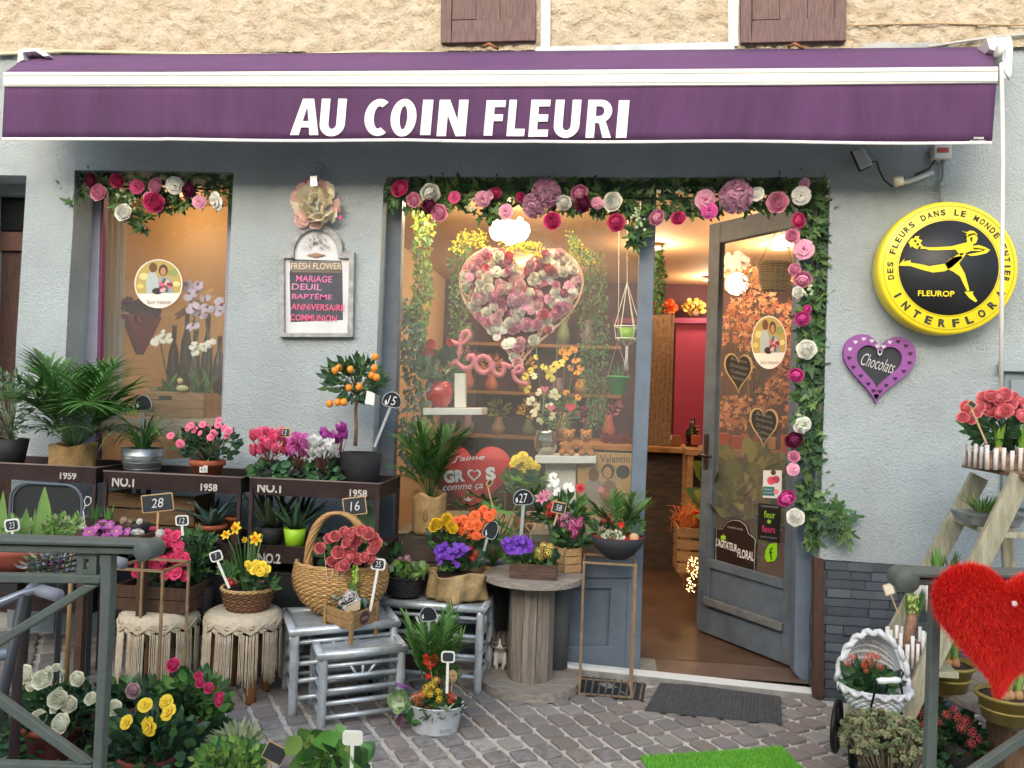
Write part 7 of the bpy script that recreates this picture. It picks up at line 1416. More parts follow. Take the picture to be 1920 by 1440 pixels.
t = thing('lily', 'pink lily and red blooms behind the small slate sign 58', 'flower', q); bush(t, P(1060, 960, .0), (.12, .07, .06), 80, 'lance', [GR['dk'], GR['md'], GR['br']], (.06, .09), base=q, w=1.3); flowers(t, 'lily', M('d98aa4', .55, v=.1, tr=.15), [(1015, 935, 13), (1024, 928, 11), (1040, 945, 10)], -.06, base=q, name='lily_head'); flowers(t, 'double', M('b8242c', .55, v=.1), [(1035, 950, 12), (1046, 958, 11), (1030, 962, 9), (1088, 915, 10)], -.06, base=q)
t = thing('orchid', 'white orchid spray behind the slate sign 58', 'flower', q); b = MB(); b.tube([q, P(1050, 960, .0), P(1047, 920, .0), P(1036, 893, -.01)], .0025, GR['md'], 6); b.build('stem', t); flowers(t, 'orchid', M('e3e5de', .5, tr=.1), [(1040, 898, 13), (1036, 908, 12), (1066, 915, 12), (1044, 922, 9)], -.02, name='orchid_head')
# ================================================================ INSIDE THE SHOP: LAMPS AND DISPLAYS
random.seed(121)
def point(name, loc, e, r=.06, col=(1, .74, .48)):
    l = bpy.data.lights.new(name, 'POINT'); l.energy = e*.56; l.shadow_soft_size = r; l.color = col; o = bpy.data.objects.new(name, l); COL.objects.link(o); o.location = loc; return o
BULB = M('ffd9a0', em=14); BULBW = M('ffe9cc', em=3)
for i, (x, y, z, e) in enumerate(((1232, 465, 2.47, 15), (1330, 525, 2.47, 15), (1463, 466, 2.47, 18), (1405, 512, 2.47, 0), (1000, 500, 2.47, 20))):
    p = H(x, y, z); t = thing('ceiling_spot', 'small round warm ceiling spot '+('nearest the open door post', 'deep inside left of the door leaf', 'seen through the door glass below the lamp shade', 'faint and far behind the door glass', 'behind the top of the flower heart')[i], 'ceiling light', p, 'recessed ceiling spots')
    b = MB(); b.lathe(p, [(0, 0), (.045, 0), (.045, .01), (0, .01)], BULB, 18); b.build('bulb', t); b = MB(); b.lathe(p, [(.046, -.004), (.062, -.004), (.062, .012), (.046, .012)], CHROME, 18); b.build('ring', t)
    if e: point('spot_light', p-V((0, 0, .12)), e)
for x, y, Y in ((953, 378, .32), (800, 372, .34), (1120, 376, .34)):  # the two outer spots are added to brighten the flower heart
    p = P(x, y, Y); t = thing('ceiling_spot', {953: 'bright little spot glinting through the middle of the long garland', 800: 'small spot behind the left end of the long garland', 1120: 'small spot behind the garland right of the mauve hydrangea'}[x], 'ceiling light', p, 'spots behind the garland'); b = MB(); b.lathe(p, [(0, -.01), (.022, -.01), (.025, .02), (.01, .05), (0, .05)], BULB, 14); b.build('bulb', t); b = MB(); b.tube([p+V((0, 0, .05)), V((p.x, p.y, 2.5))], .004, BLKP, 6); b.build('stem', t); point('spot_light', p-V((0, .02, .05)), 7, .05)
# pendant in the main window: a bright petal shade
p = P(955, 435, 1.0); t = thing('pendant_lamp', 'bright white petal shaded pendant lamp above the flower heart', 'lamp', p); b = MB()
for i in range(22): a = i*2.4; b.leaf('cabbage', BULBW, p+V((cos(a)*.02, sin(a)*.02, 0)), (cos(a), sin(a)*.6-.3, U(-.3, .9)), U(.09, .13), face=(0, -1, .2))
b.build('shade', t); b = MB(); b.tube([p, V((p.x, p.y, 2.5))], .004, BLKP, 6); b.build('cord', t); point('pendant_light', p-V((0, .02, .14)), 16, .08)
p = H(1468, 452, 2.3); p = P(1466, 450, 1.3); t = thing('pendant_lamp', 'glowing conical lamp shade seen through the top of the door glass', 'lamp', p); b = MB(); b.lathe(p, [(.07, -.03), (.05, .0), (.02, .03), (0, .03)], BULBW, 20); b.build('shade', t); b = MB(); b.tube([p+V((0, 0, .03)), V((p.x, p.y, 2.5))], .003, BLKP, 6); b.build('cord', t); point('pendant_light', p-V((0, 0, .1)), 16)
point('display_light', P(330, 430, .75)+V((0, 0, .15)), 5, .12); t = thing('ceiling_spot', 'warm lamp behind the flower garland of the left window', 'ceiling light', P(330, 350, .75)); b = MB(); b.lathe(P(330, 350, .75), [(0, 0), (.05, 0), (.03, .06), (0, .06)], BULB, 16); b.build('bulb', t)
# --- left window display
def couple(par, f, cx, cy, s, oval=1.0):
    """flat printed photograph: a couple with a bouquet on a pale ground; f maps pixels to the print's plane"""
    def poly(pts, col, o): b = MB(); b.add([f(cx+x*s*oval, cy+y*s, o) for x, y in pts], [tuple(range(len(pts)))], M(col, .5, em=0)); return b.build('print', par)
    C_ = lambda x, y, rx, ry, n=20: [(x+rx*cos(2*pi*i/n), y+ry*sin(2*pi*i/n)) for i in range(n)]
    poly(C_(0, 0, 1, 1, 40), 'e9e6df', .001); top = [(cos(a), sin(a)) for a in [R(x) for x in range(-205, 26, 6)]]; poly([(x*.95, y*.95) for x, y in top], 'b5a05c', .0014)
    for x, y, r, c in ((-.6, -.3, .2, 'd9cf8e'), (.6, -.45, .22, '8d9a58'), (.75, .0, .15, 'e2d394'), (-.75, .1, .14, 'd8c472')): poly(C_(x, y, r, r*.7), c, .0017)
    poly([(-.5, .38), (-.52, -.1), (-.4, -.45), (-.15, -.5), (.05, -.1), (.05, .38)], 'aebcc0', .002); poly(C_(-.22, -.66, .17, .2), '6b4430', .0022); poly([(0, .38), (0, -.2), (.2, -.3), (.5, -.2), (.6, .38)], '8fa3b2', .0024)
    poly(C_(.2, -.55, .19, .24), '4e3226', .0026); poly(C_(.2, -.5, .12, .17), 'b98468', .0028); poly(C_(-.05, .3, .22, .13), '2b2626', .003)
    for i in range(16): a = i*2.4; r = .25*math.sqrt(i/16); poly(C_(.28+cos(a)*r*1.1, .08+sin(a)*r, .075, .075, 10), ('d9607e', '7a2f45', 'e8a9b4', '4d6a44')[i % 4], .0032+i*.00004)
    return poly
FP = lambda Y: (lambda x, y, o: P(x, y, Y-o))
pv = thing('photo_sticker', 'round photo sticker of a couple with a bouquet on the left window pane', 'sticker', P(297, 532, YW+.024)); couple(pv, FP(YW+.024), 297, 532, 46, .98)
textpx(pv, 'Saint Valentin', 298, 566, 8, YW+.0195, M('9a8f88'), 48)
p = P(332, 782, .34); CRW = M('8f6d48', .8, n=.3, ns=12, b=.3, stretch=(.7, 4, 4)); t = thing('wooden_crate', 'pine crate with a handle slot in the left window display', 'crate', p); mm = k(p); W_ = 118*mm
for j in range(3): b = MB(); b.box(p+V((.02, -.08, (8+j*16)*mm)), (W_, .012, 15*mm), CRW); b.build('slat', t, bevel=.002)
for s_ in (-1, 1): b = MB(); b.box(p+V((.02+s_*(W_/2-.006), 0, 24*mm)), (.012, .15, 46*mm), CRW); b.build('end_board', t, bevel=.002)
b = MB(); b.px([(298, 742), (322, 742), (322, 750), (298, 750)], .252, .004, M('1d1712', .9)); b.build('handle_slot', t)
b = MB(); b.prism([P(170, 785, .2), P(440, 785, .2), P(440, 812, .2), P(170, 812, .2)], (0, .8, 0), M('a89a88', .7, n=.1)); tag(b.build('display_shelf', org=P(300, 800, .5)), 'pale shelf inside the left window carrying the pine crate', 'shelf')
q = p+V((.02, 0, 44*mm)); b = MB()
t = thing('orchid', 'white and purple orchids rising from the crate in the left window', 'flower', q); bush(t, q+V((0, 0, .01)), (.16, .08, .025), 160, 'oval', [GR['md'], GR['br'], M('5c6b3a', .7, v=.3)], (.02, .035), objs=False, name='moss')
for bx_, tops in ((318, [(312, 700), (302, 650), (305, 630)]), (372, [(366, 660), (372, 620), (360, 600)]), (365, [(368, 640), (362, 580), (350, 545)]), (390, [(392, 660), (386, 600), (402, 570)])):
    b = MB(); b.tube([P(bx_, 735, .3)]+[P(x, y, .3) for x, y in tops], .004, M('4c5a34', .7), 6); b.build('stem', t); straps(t, P(bx_, 735, .3), 4, (.1, .16), .035, GR['md'], lean=.6, droop=.9, r=.005)
OW = M('e9e8e2', .5, tr=.2); OP = M('cfc0dc', .5, v=.1, tr=.2); OM = M('8c3c78', .5)
flowers(t, 'orchid', OP, [(350, 535, 16), (366, 545, 18), (356, 552, 15), (362, 578, 14), (388, 578, 15), (375, 590, 14), (362, 612, 14), (372, 535, 14), (415, 572, 16), (412, 584, 12), (385, 560, 11)], .26, mat2=OM, name='orchid_head')
flowers(t, 'orchid', OW, [(298, 640, 15), (318, 634, 11), (304, 626, 9), (373, 656, 16), (384, 650, 12), (362, 648, 10), (395, 645, 12)], .26, mat2=M('d8cf8e'), name='orchid_head')
t = thing('duck_ornament', 'little pale ornamental duck on moss in the window crate', 'ornament', P(340, 735, .24)); b = MB(); b.ball(P(342, 728, .24), (.035, .02, .018), M('c3b98a', .7), 12, 8); b.ball(P(338, 714, .24), (.016, .014, .016), M('d9c08e', .7), 10, 8); b.build('body', t)
t = thing('bouquet', 'large dark red and purple paper wrapped bouquet in the left window', 'bouquet', P(262, 668, .5)); b = MB(); b.lathe(P(262, 665, .5), [(.02, 0), (.07, .12), (.11, .22), (.105, .225), (0, .15)], M('8a3f5e', .6, tr=.2), 20); b.build('paper_cone', t); flowers(t, 'rose', [M('8c2d4e', .6, v=.2), M('b0506a', .6, v=.2), M('6b3a6a', .6)], scatter(264, 578, 30, 18, 16, 9, 13), .42, name='flower')
t = thing('straw_bundle', 'golden straw tied in a fan behind the orchids', 'ornament', P(352, 600, .5)); b = MB()
for i in range(46): e = P(U(385, 405), U(540, 572), U(.4, .55)); b.tube([P(U(326, 336), U(588, 600), .5), e], .002, M('d8a858', .7, v=.2), 4)
b.build('straw', t, kind='stuff')
t = thing('dark_vases', 'group of dark bottles standing behind the window orchids', 'vases', P(345, 740, .75)); 
for x, h_ in ((322, 130), (345, 165), (362, 120), (385, 150), (408, 110)): b = MB(); c = P(x, 740, .75); m_ = k(c); b.lathe(c, [(0, 0), (9*m_, 0), (11*m_, h_*.3*m_), (9*m_, h_*.6*m_), (4*m_, h_*.75*m_), (4*m_, h_*m_), (0, h_*m_)], M('3b2c28', .25, n=.2), 16); b.build('vase', t)
b = MB(); vs = []
for i in range(41): x = 176+62*i/40; vs += [P(x, 330, .42+.012*sin(i*.9)), P(x-6, 790, .42+.012*sin(i*.9))]
b.add(vs, [(2*i, 2*i+2, 2*i+3, 2*i+1) for i in range(40)], M('d6c8b2', .9, tr=.2), True); tag(b.build('curtain', org=P(205, 780, .42)), 'cream curtain at the left side of the left window display', 'curtain')
# --- main window: heart of flowers
random.seed(131)
c = P(975, 572, .5); m = k(c); t = thing('flower_heart', 'huge wicker heart covered with pink and white roses hanging in the main window', 'flower heart', c); hp = heart_pts(60); HX, HY = 116*m, 128*m
STK = M('e3bfae', .7, v=.15); b = MB()
for i in range(150):
    x, y = hp[i*2 % 60]; x2, y2 = hp[(i*2+random.choice((2, 3, 4, -3))) % 60]; b.tube([c+V((x*HX, U(-.02, .04), (y+.08)*HY)), c+V((x2*HX*U(.72, .85), U(-.03, .03), (y2*U(.72, .85)+.08)*HY))], .003, STK, 4)
for f_ in (1.0, .98): b.tube([c+V((x*HX*f_, .02*(f_ < 1), (y*f_+.08)*HY)) for x, y in hp], .005, STK, 5, closed=True)
b.build('wicker_frame', t, kind='stuff'); b = MB(); heart(b, c+V((0, .03, .08*HY)), X3, Z3, HX*.86, HY*.86, (0, .02, 0), M('8c4a55', .9, n=.3)); b.build('backing', t)
cols = [M('eaa3c4', .6, v=.12), M('f4f2ea', .6, v=.05), M('f4f2ea', .6, v=.05), M('f2cad4', .6, v=.1), M('c95c92', .6, v=.1), M('e0657a', .6, v=.1)]
n_ = 0
for i in range(700):
    x, y = U(-1, 1), U(-1.06, .75); 
    if n_ >= 200: break
    # inside test by angle sampling
    ins = False; j = 59
    for i2 in range(60):
        xi, yi = hp[i2][0]*.95, hp[i2][1]*.95; xj, yj = hp[j][0]*.95, hp[j][1]*.95
        if (yi > y) != (yj > y) and x < (xj-xi)*(y-yi)/(yj-yi)+xi: ins = not ins
        j = i2
    if ins: n_ += 1; bloom(t, 'rose' if i % 4 else 'double', random.choice(cols[:4]*2+cols), c+V((x*HX, -.005-U(0, .03), (y+.08)*HY)), (U(-.3, .3), -1, U(-.2, .3)), U(7.5, 12)*m, 'rose', None)
inst(t, 'hydrangea', proto('ball', M('cf9fb8', .7, v=.2), None, 1), c+V((-.02, -.03, .02)), aim((0, -1, 0)), .05)
# 'Love'
LV = M('cf7784', .5); t = thing('love_lettering', 'pink wooden script reading Love hanging in front of the flower heart', 'sign', P(900, 670, .4)); Z_ = lambda pts: [P(720+x/3.79, 620+y/3.79, .4) for x, y in pts]
def smooth(pts, n=6):
    o = []
    for i in range(len(pts)-1):
        p0, p1, p2, p3 = pts[max(i-1, 0)], pts[i], pts[i+1], pts[min(i+2, len(pts)-1)]
        for j in range(n): s = j/n; o.append(p1*.5*2*1.0 if False else (p1*2+(p2-p0)*s+(p0*2-p1*5+p2*4-p3)*s*s+(p1*3-p0-p2*3+p3)*s*s*s)*.5)
    return o+[pts[-1]]
for nm, pts, w_ in (('L', [(465, 75), (520, 95), (570, 85), (606, 40), (590, 10), (560, 22), (545, 80), (537, 150), (518, 205), (480, 232), (432, 228), (415, 200), (440, 176), (480, 186), (530, 240), (572, 268), (618, 258), (640, 220), (630, 182), (600, 186), (597, 215)], .0145),
                    ('o', [(705, 180), (668, 200), (655, 240), (675, 285), (720, 300), (755, 270), (757, 220), (728, 190), (700, 182)], .0145), ('v', [(795, 225), (775, 270), (800, 312), (840, 310), (856, 262), (845, 238), (872, 248), (905, 262)], .0145),
                    ('e', [(905, 290), (960, 296), (985, 272), (962, 252), (930, 284), (924, 328), (958, 365), (1022, 382)], .012)): b = MB(); b.tube(smooth(Z_(pts)), w_, LV, 8); b.build('letter', t)
# hanging greenery
def hang(name, label, segs, Y, mats, n, L, kind='oval', dens=1):
    p = P(segs[0][0], segs[0][1], Y); t = thing(name, label, 'hanging plant', p); b = MB(); st = MB()
    for i in range(n):
        s = U(0, len(segs)-1); j = min(int(s), len(segs)-2); f = s-j; x, y, w_ = [segs[j][a]*(1-f)+segs[j+1][a]*f for a in range(3)]; q = P(x+U(-w_, w_), y+U(-12, 12), Y+U(-.07, .07)); b.leaf(kind, random.choice(mats), q, (U(-.6, .6), -.4, U(-1.3, .1)), U(*L))
    for o in (-.6, -.2, .2, .6): st.tube([P(x+w_*o, y, Y+U(-.04, .04)) for x, y, w_ in segs], .0022, GR['md'], 4)
    b.build('foliage', t, kind='stuff'); st.build('stems', t, kind='stuff'); return t
GY = M('a8a83a', .6, v=.2, tr=.3); GG = [M('4f7a44', .6, v=.25, tr=.2), M('6a8f50', .6, v=.25, tr=.2), M('3f6540', .6, v=.25, tr=.15)]
hang('hanging_greenery', 'yellow green trailing leaves at the left edge of the main window', [(800, 400, 22), (790, 470, 16), (795, 540, 18), (785, 590, 22), (780, 640, 10)], .45, [GY, GG[1], GG[1]], 420, (.025, .045), 'ivy')
hang('hanging_greenery', 'dark green curtain of leaves left of the flower heart', [(862, 455, 22), (862, 540, 18), (860, 640, 16), (858, 740, 12)], .8, GG, 620, (.02, .04))
hang('hanging_greenery', 'long green curtain of fern right of the flower heart', [(1110, 470, 24), (1112, 580, 30), (1116, 700, 24), (1120, 790, 14)], .7, GG, 1000, (.02, .045), 'lance')
hang('hanging_greenery', 'bright yellow forsythia spray over the top of the flower heart', [(855, 470, 14), (880, 440, 20), (905, 455, 16)], .55, [GY, M('d9cf3a', .5, v=.1, tr=.2)], 240, (.015, .025)); hang('hanging_greenery', 'yellow leaf tuft between the two lobes of the flower heart', [(960, 460, 24), (985, 462, 26), (1010, 470, 12)], .45, [GY, M('d9cf3a', .5, v=.1, tr=.2)], 220, (.015, .025))
hang('hanging_greenery', 'yellow green sprig by the upper right of the flower heart', [(1070, 440, 8), (1085, 470, 18), (1100, 485, 30)], .6, [GY, GG[1]], 240, (.015, .025)); hang('hanging_greenery', 'trailing ivy beside the door post inside the shop', [(1235, 470, 6), (1238, 520, 12), (1232, 580, 10)], .7, GG, 200, (.02, .035), 'ivy')
hang('hanging_greenery', 'dense grey green branches low at the left edge of the main window', [(765, 560, 14), (775, 640, 30), (790, 700, 32), (780, 790, 30), (778, 870, 26)], .4, [GG[2], GG[0], GR['bl']], 560, (.03, .055))
# shelves and what they carry
WSH = M('d9d9d4', .5)
def shelf(label, x0, x1, y0, y1, Y, dep, cx0, cx1, cy0, cy1):
    t = thing('display_shelf', label, 'shelf', P((x0+x1)/2, y1, Y+dep/2)); b = MB(); b.px([(x0, y0), (x1, y0), (x1, y1), (x0, y1)], Y, dep, WSH); b.build('board', t, bevel=.003); b = MB(); b.px([(cx0, cy0), (cx1, cy0), (cx1, cy1), (cx0, cy1)], Y+dep*.4, .05, WSH); b.build('upright', t, bevel=.003); return P((x0+x1)/2, y0, Y).z
z1 = shelf('white shelf in the main window carrying the red apple pot', 793, 903, 765, 778, .3, .22, 852, 872, 700, 764); z2 = shelf('white shelf in the main window carrying two small bears', 1003, 1118, 855, 869, .3, .24, 1022, 1080, 870, 1000)
b = MB(); b.px([(740, 1000), (1190, 1004), (1190, 1018), (740, 1014)], .2, .9, M('8d8a80', .7, n=.1)); tag(b.build('display_platform', org=P(960, 1010, .6)), 'grey display platform along the foot of the main window', 'shelf')
p = at(823, .4, z1+.001); t = thing('apple_pot', 'glossy red apple shaped pot on the left white shelf', 'pot', p); b = MB(); mm = k(p); b.lathe(p, [(0, 0), (14*mm, 0), (24*mm, 14*mm), (26*mm, 30*mm), (21*mm, 46*mm), (12*mm, 49*mm), (0, 44*mm)], M('b3181e', .2, coat=.6), 28); b.build('pot', t); q = p+V((0, 0, 46*mm)); t = thing('anthurium', 'dark leaved anthurium in the red apple pot', 'potted plant', q); bush(t, P(822, 690, .42), (.12, .08, .06), 34, 'oval', [GR['dk'], GR['md']], (.07, .11), base=q, w=1.4)
for x, y in ((812, 655), (838, 650), (806, 672)): leaf(t, 'round', M('b02030', .25, coat=.5), P(x, y, .36), (U(-.5, .5), -.3, .6), .07, 'bract'); 
p = at(1023, .42, z2+.001); mm = k(p); t = thing('silver_pot', 'round mercury silver pot on the right white shelf', 'pot', p); b = MB(); b.lathe(p, [(0, 0), (15*mm, 0), (22*mm, 12*mm), (23*mm, 28*mm), (19*mm, 38*mm), (21*mm, 42*mm), (18*mm, 42*mm), (15*mm, 36*mm), (0, 36*mm)], M('b9b6ae', .15, .9), 28); b.build('pot', t)
def bear(label, cx, flip):
    p = at(cx, .36, z2+.001); mm = k(p); t = thing('teddy_bear', label, 'toy bear', p, 'small bears on the white shelf'); BR = M('b07440', .9, n=.15, ns=60, b=.5, bs=120); b = MB(); s = -1 if flip else 1
    for x, y, z, r in ((0, 0, 15, 13), (2*s, -2, 37, 11), (-8+2*s, -1, 46, 4.5), (8+3*s, -1, 46, 4.5), (4*s, -10, 34, 5.5), (-10, -8, 20, 5), (10, -8, 20, 5), (-9, -16, 5, 6), (9, -16, 5, 6), (-9, -8, 6, 6), (9, -8, 6, 6)): b.ball(p+V((x*mm, y*mm, z*mm)), r*mm, BR, 14, 10)
    o = b.build('body', t); rm = o.modifiers.new('r', 'REMESH'); rm.mode = 'VOXEL'; rm.voxel_size = .004; rm.use_smooth_shade = True; b = MB()
    for x in (-4, 4): b.ball(p+V(((x+3*s)*mm, -13*mm, 39*mm)), 1.6*mm, BLKP, 8, 6)
    b.ball(p+V((4*s*mm, -16*mm, 35*mm)), 1.8*mm, BLKP, 8, 6); b.build('face', t)
bear('little brown bear sitting beside the silver pot', 1063, False); bear('golden bear sitting at the right end of the white shelf', 1100, True)
# tall orchids, yellow and orange
q = P(1030, 815, .5); t = thing('orchid', 'tall yellow and orange orchid sprays above the silver pot', 'flower', q); b = MB()
for tx, ty, bx2 in ((1005, 650, 1015), (1045, 640, 1030), (1062, 650, 1040), (1080, 655, 1045)): b = MB(); b.tube([P(bx2, 812, .5), P((bx2+tx)/2+4, 735, .48), P(tx, ty, .45)], .0035, GR['md'], 6); b.build('stem', t)
YO = M('e6d55a', .5, tr=.2, v=.1); OO = M('e39a2c', .5, tr=.2, v=.1); IO = M('e6e2c0', .5, tr=.2, v=.08)
flowers(t, 'orchid', YO, [(985, 706, 9), (1040, 688, 12), (1050, 682, 11), (1030, 692, 10), (1032, 708, 11), (1020, 688, 8), (995, 695, 7), (1005, 670, 6), (990, 730, 9)], .42, mat2=M('7a5a1a'), name='orchid_head'); flowers(t, 'orchid', IO, [(1000, 705, 9), (1038, 738, 10), (1045, 745, 8), (995, 752, 10), (1005, 762, 9), (1010, 735, 8), (1000, 775, 9), (1030, 760, 8), (1012, 790, 8), (1035, 780, 8)], .42, mat2=M('c9b04a'), name='orchid_head')
flowers(t, 'orchid', OO, [(1055, 660, 10), (1074, 658, 10), (1062, 668, 10), (1080, 676, 9), (1082, 700, 8), (1086, 720, 8), (1062, 736, 7), (1088, 690, 8), (1084, 745, 8), (1070, 690, 7)], .42, mat2=M('5a3010'), name='orchid_head'); bush(t, P(1045, 770, .5), (.1, .05, .1), 140, 'lance', [GG[0], GG[1]], (.03, .05), objs=False)
for x, y, s_ in ((1033, 765, 8), (1021, 730, 8), (1070, 764, 10)):
    b = MB(); c = P(x, y, .34); heart(b, c, X3, Z3, s_*k(c), s_*k(c), (0, .006, 0), M('cc3a4a' if x > 1040 else 'cf6a7c', .5)); b.tube([c, P(x-6, 812, .4)], .0015, PALEW, 4); tag(b.build('heart_pick', org=P(x-6, 812, .4)), {1033: 'pink heart on a stick left above the small bears', 1021: 'small rosy heart among the yellow orchids', 1070: 'red felt heart on a stick above the golden bear'}[x], 'ornament')
t = thing('begonia', 'yellow begonia standing left of the white shelf in the main window', 'potted plant', P(980, 1000, .26)); b = MB(); b.lathe(P(980, 1000, .3), [(0, 0), (.045, 0), (.055, .09), (0, .09)], TERRA, 16); b.build('pot', t); flowers(t, 'double', YEL, [(968, 862, 11), (980, 856, 12), (990, 866, 12), (976, 872, 12), (1000, 872, 9), (985, 878, 10), (962, 870, 8), (1008, 876, 7)], .2, base=P(980, 975, .3), name='flower'); bush(t, P(982, 905, .26), (.09, .06, .07), 50, 'oval', [GG[1], GG[0]], (.05, .08), base=P(980, 975, .3))
# red heart cushion reading
c = P(885, 895, .42); m = k(c); t = thing('heart_cushion', "big red heart cushion reading J'aime GROS comme ca in white", 'cushion', c-V((0, 0, 62*m))); RH = M('c8261f', .5); b = MB(); vs = []; hp = heart_pts(48); rows = 6
for sd in (-1, 1):
    for j in range(rows+1): f = 1-j/rows; vs += [c+V((x*74*m*f, sd*.035*math.sqrt(max(0, 1-f*f)), (y*f+.08)*72*m)) for x, y in hp]
fs = [(j*48+i, j*48+(i+1) % 48, (j+1)*48+(i+1) % 48, (j+1)*48+i) for j in range(rows) for i in range(48)]; o_ = 48*(rows+1); fs += [tuple(o_+a for a in f[::-1]) for f in fs]; b.add(vs, fs, RH, True); cu = b.build('cushion', t)
for s, x, y, h_, w_, bo, sh in (("J'aime", 878, 860, 13, 62, .01, .3), ('GR', 852, 893, 24, 40, .05, 0), ('S', 920, 888, 25, 19, .06, 0), ('comme ça', 868, 915, 12, 76, .005, .25)): textpx(cu, s, x, y, h_, .38, M('e6e8ea', .6), w_, ang=-4, bold=bo, shear=sh)
b = MB(); hc_ = P(889, 890, .379); heart(b, hc_, X3, Z3, 13*m, 13*m, (0, .001, 0), M('e6e8ea'), hole=(hc_, .7)); b.prism([P(x, y, .379) for x, y in ((868, 932), (874, 936), (878, 931), (882, 936), (888, 933), (882, 940), (873, 939))], (0, .001, 0), M('e6e8ea')); b.build('printed_heart', cu)
# hanging macrame planter, green bucket
p = P(1172, 660, .55); t = thing('macrame_hanger', 'white macrame hanger with a lime pot at the right of the main window', 'hanging planter', P(1175, 500, .55)); c = P(1176, 625, .55); b = MB()
for i in range(6): a = 2*pi*i/6; b.tube([P(1176, 480, .55), P(1176, 530, .55), c+V((cos(a)*.07, sin(a)*.07, .035)), c+V((cos(a)*.06, sin(a)*.06, -.03)), c+V((0, 0, -.07))], .0025, WPL, 5)
for z_, r_2 in ((.035, .072), (-.03, .062)): b.tube([c+V((cos(2*pi*i/24)*r_2, sin(2*pi*i/24)*r_2, z_)) for i in range(24)], .004, WPL, 6, closed=True)
for i in range(14): b.tube([c+V((U(-.006, .006), U(-.006, .006), -.07)), c+V((U(-.014, .014), U(-.01, .01), -.2))], .0022, WPL, 4)
b.tube([P(1176, 480, .55), P(1178, 380, .55)], .003, WPL, 5); b.build('cords', t); b = MB(); b.lathe(c-V((0, 0, .04)), [(0, 0), (.035, 0), (.045, .07), (0, .06)], M('93c83a', .5), 18); tag(b.build('lime_pot', org=c-V((0, 0, .04))), 'small lime green pot held in the white macrame hanger', 'pot')
p = P(1158, 741, .6); mm = k(p); t = thing('green_bucket', 'mid green plastic bucket with a spiky plant at the right of the main window', 'potted plant', p); pot(t, p, 20*mm, 15*mm, 36*mm, M('3f9a50', .5), rim=.012); straps(t, p+V((0, 0, 34*mm)), 22, (.07, .12), .008, [GG[1], GG[0]], lean=.6, droop=1.2); b = MB(); b.tube([p+V((-20*mm, 0, 34*mm)), P(1158, 640, .6), p+V((20*mm, 0, 34*mm))], .0018, WPL, 5); b.tube([P(1158, 640, .6), P(1160, 560, .6), P(1161, 360, .6)], .0018, WPL, 4); b.build('handle', t)
# poster
pp = [(1084, 846), (1186, 850), (1184, 972), (1082, 966)]; t = thing('poster', 'beige Saint Valentin poster of a couple low in the main window', 'poster', P(1134, 966, .36)); b = MB(); b.px(pp, .36, .006, M('b28a56', .7, n=.1)); pb = b.build('sheet', t); textpx(pb, 'Saint Valentin', 1134, 860, 14, .3595, M('3d2d20'), 92, bold=.01)
b = MB(); b.px([(1100, 872), (1168, 874), (1166, 962), (1098, 958)], .3594, .0005, M('c29a64', .7, n=.35, ns=18, c2='8d7a55')); b.build('picture_ground', pb)
def blob(par, x, y, rx, ry, col, Y): b = MB(); b.add([P(x+rx*cos(2*pi*i/18), y+ry*sin(2*pi*i/18), Y) for i in range(18)], [tuple(range(18))], M(col, .7)); b.build('print', par)
for a in ((1112, 925, 18, 32, '8d8176', .359), (1113, 890, 10, 13, '6a452f', .3588), (1142, 930, 17, 30, '7b5a4c', .3588), (1140, 884, 12, 15, '4a2e20', .3586), (1139, 886, 8, 11, 'b27f58', .3584), (1134, 925, 10, 12, 'a33a44', .3582), (1127, 918, 6, 6, 'd9808c', .358), (1140, 930, 6, 6, 'c04a5a', .358), (1168, 885, 13, 13, '2b2624', .3588)): blob(pb, *a)
# --- counter and the back of the shop
t = thing('shop_counter', 'dark stone fronted counter with a pale wooden top deep in the shop', 'counter', (P(1200, 1000, 2.6).x, 2.8, ZF)); b = MB(); a, d = P(1060, 850, 2.6), P(1332, 850, 2.6); zc = P(1250, 838, 2.6).z; b.box(((a.x+d.x)/2, 2.85, (zc+ZF)/2-.03), (d.x-a.x, .5, zc-ZF-.06), M('43372e', .8, n=.35, ns=9, b=.6, bs=25, stretch=(1, 1, 3))); b.build('front', t); b = MB(); b.box(((a.x+d.x)/2, 2.82, zc-.02), (d.x-a.x+.06, .62, .045), M('b48a52', .4, n=.15)); b.build('top', t, bevel=.006)
q = P(1252, 838, 2.7); q.z = zc+.005; t = thing('wooden_box', 'small wooden box with a white label on the counter', 'box', q); b = MB(); b.box(q+V((0, 0, .045)), (.2, .12, .08), M('80562e', .7, n=.2)); o = b.build('box', t, bevel=.003); b = MB(); b.box(q+V((-.01, -.063, .07)), (.07, .004, .035), WPL); b.build('label_card', o)
q = P(1297, 838, 2.75); q.z = zc+.005; t = thing('gift_bottle', 'black bottle wrapped in gold ribbon leaning on the counter', 'bottle', q); b = MB(); b.lathe(q, [(0, 0), (.05, 0), (.052, .12), (.02, .17), (.02, .22), (0, .22)], M('191614', .25), 18); b.build('bottle', t); b = MB(); 
for i in range(5): b.tube([q+V((-.05, -.03+.01*i, .03+i*.03)), q+V((.05, -.04, .05+i*.03))], .003, M('b08d3f', .4, .5), 4)
b.build('ribbon', t)
for i in range(4):
    q = P(1136+i*16, 825, 2.7); q.z = zc+.005; t = thing('artificial_rose', 'red artificial rose lying on the counter, number '+('one from the left', 'two from the left', 'three from the left', 'four from the left')[i].replace('one', 'first') if False else ('leftmost', 'second', 'third', 'rightmost')[i]+' of the four crimson roses lying on the counter', 'flower', q, 'crimson roses on the counter'); inst(t, 'bloom', proto('rose', M('a8203c', .6, v=.1), None, i % 3), q+V((0, 0, .035)), aim((0, -.8, .6)), .05)
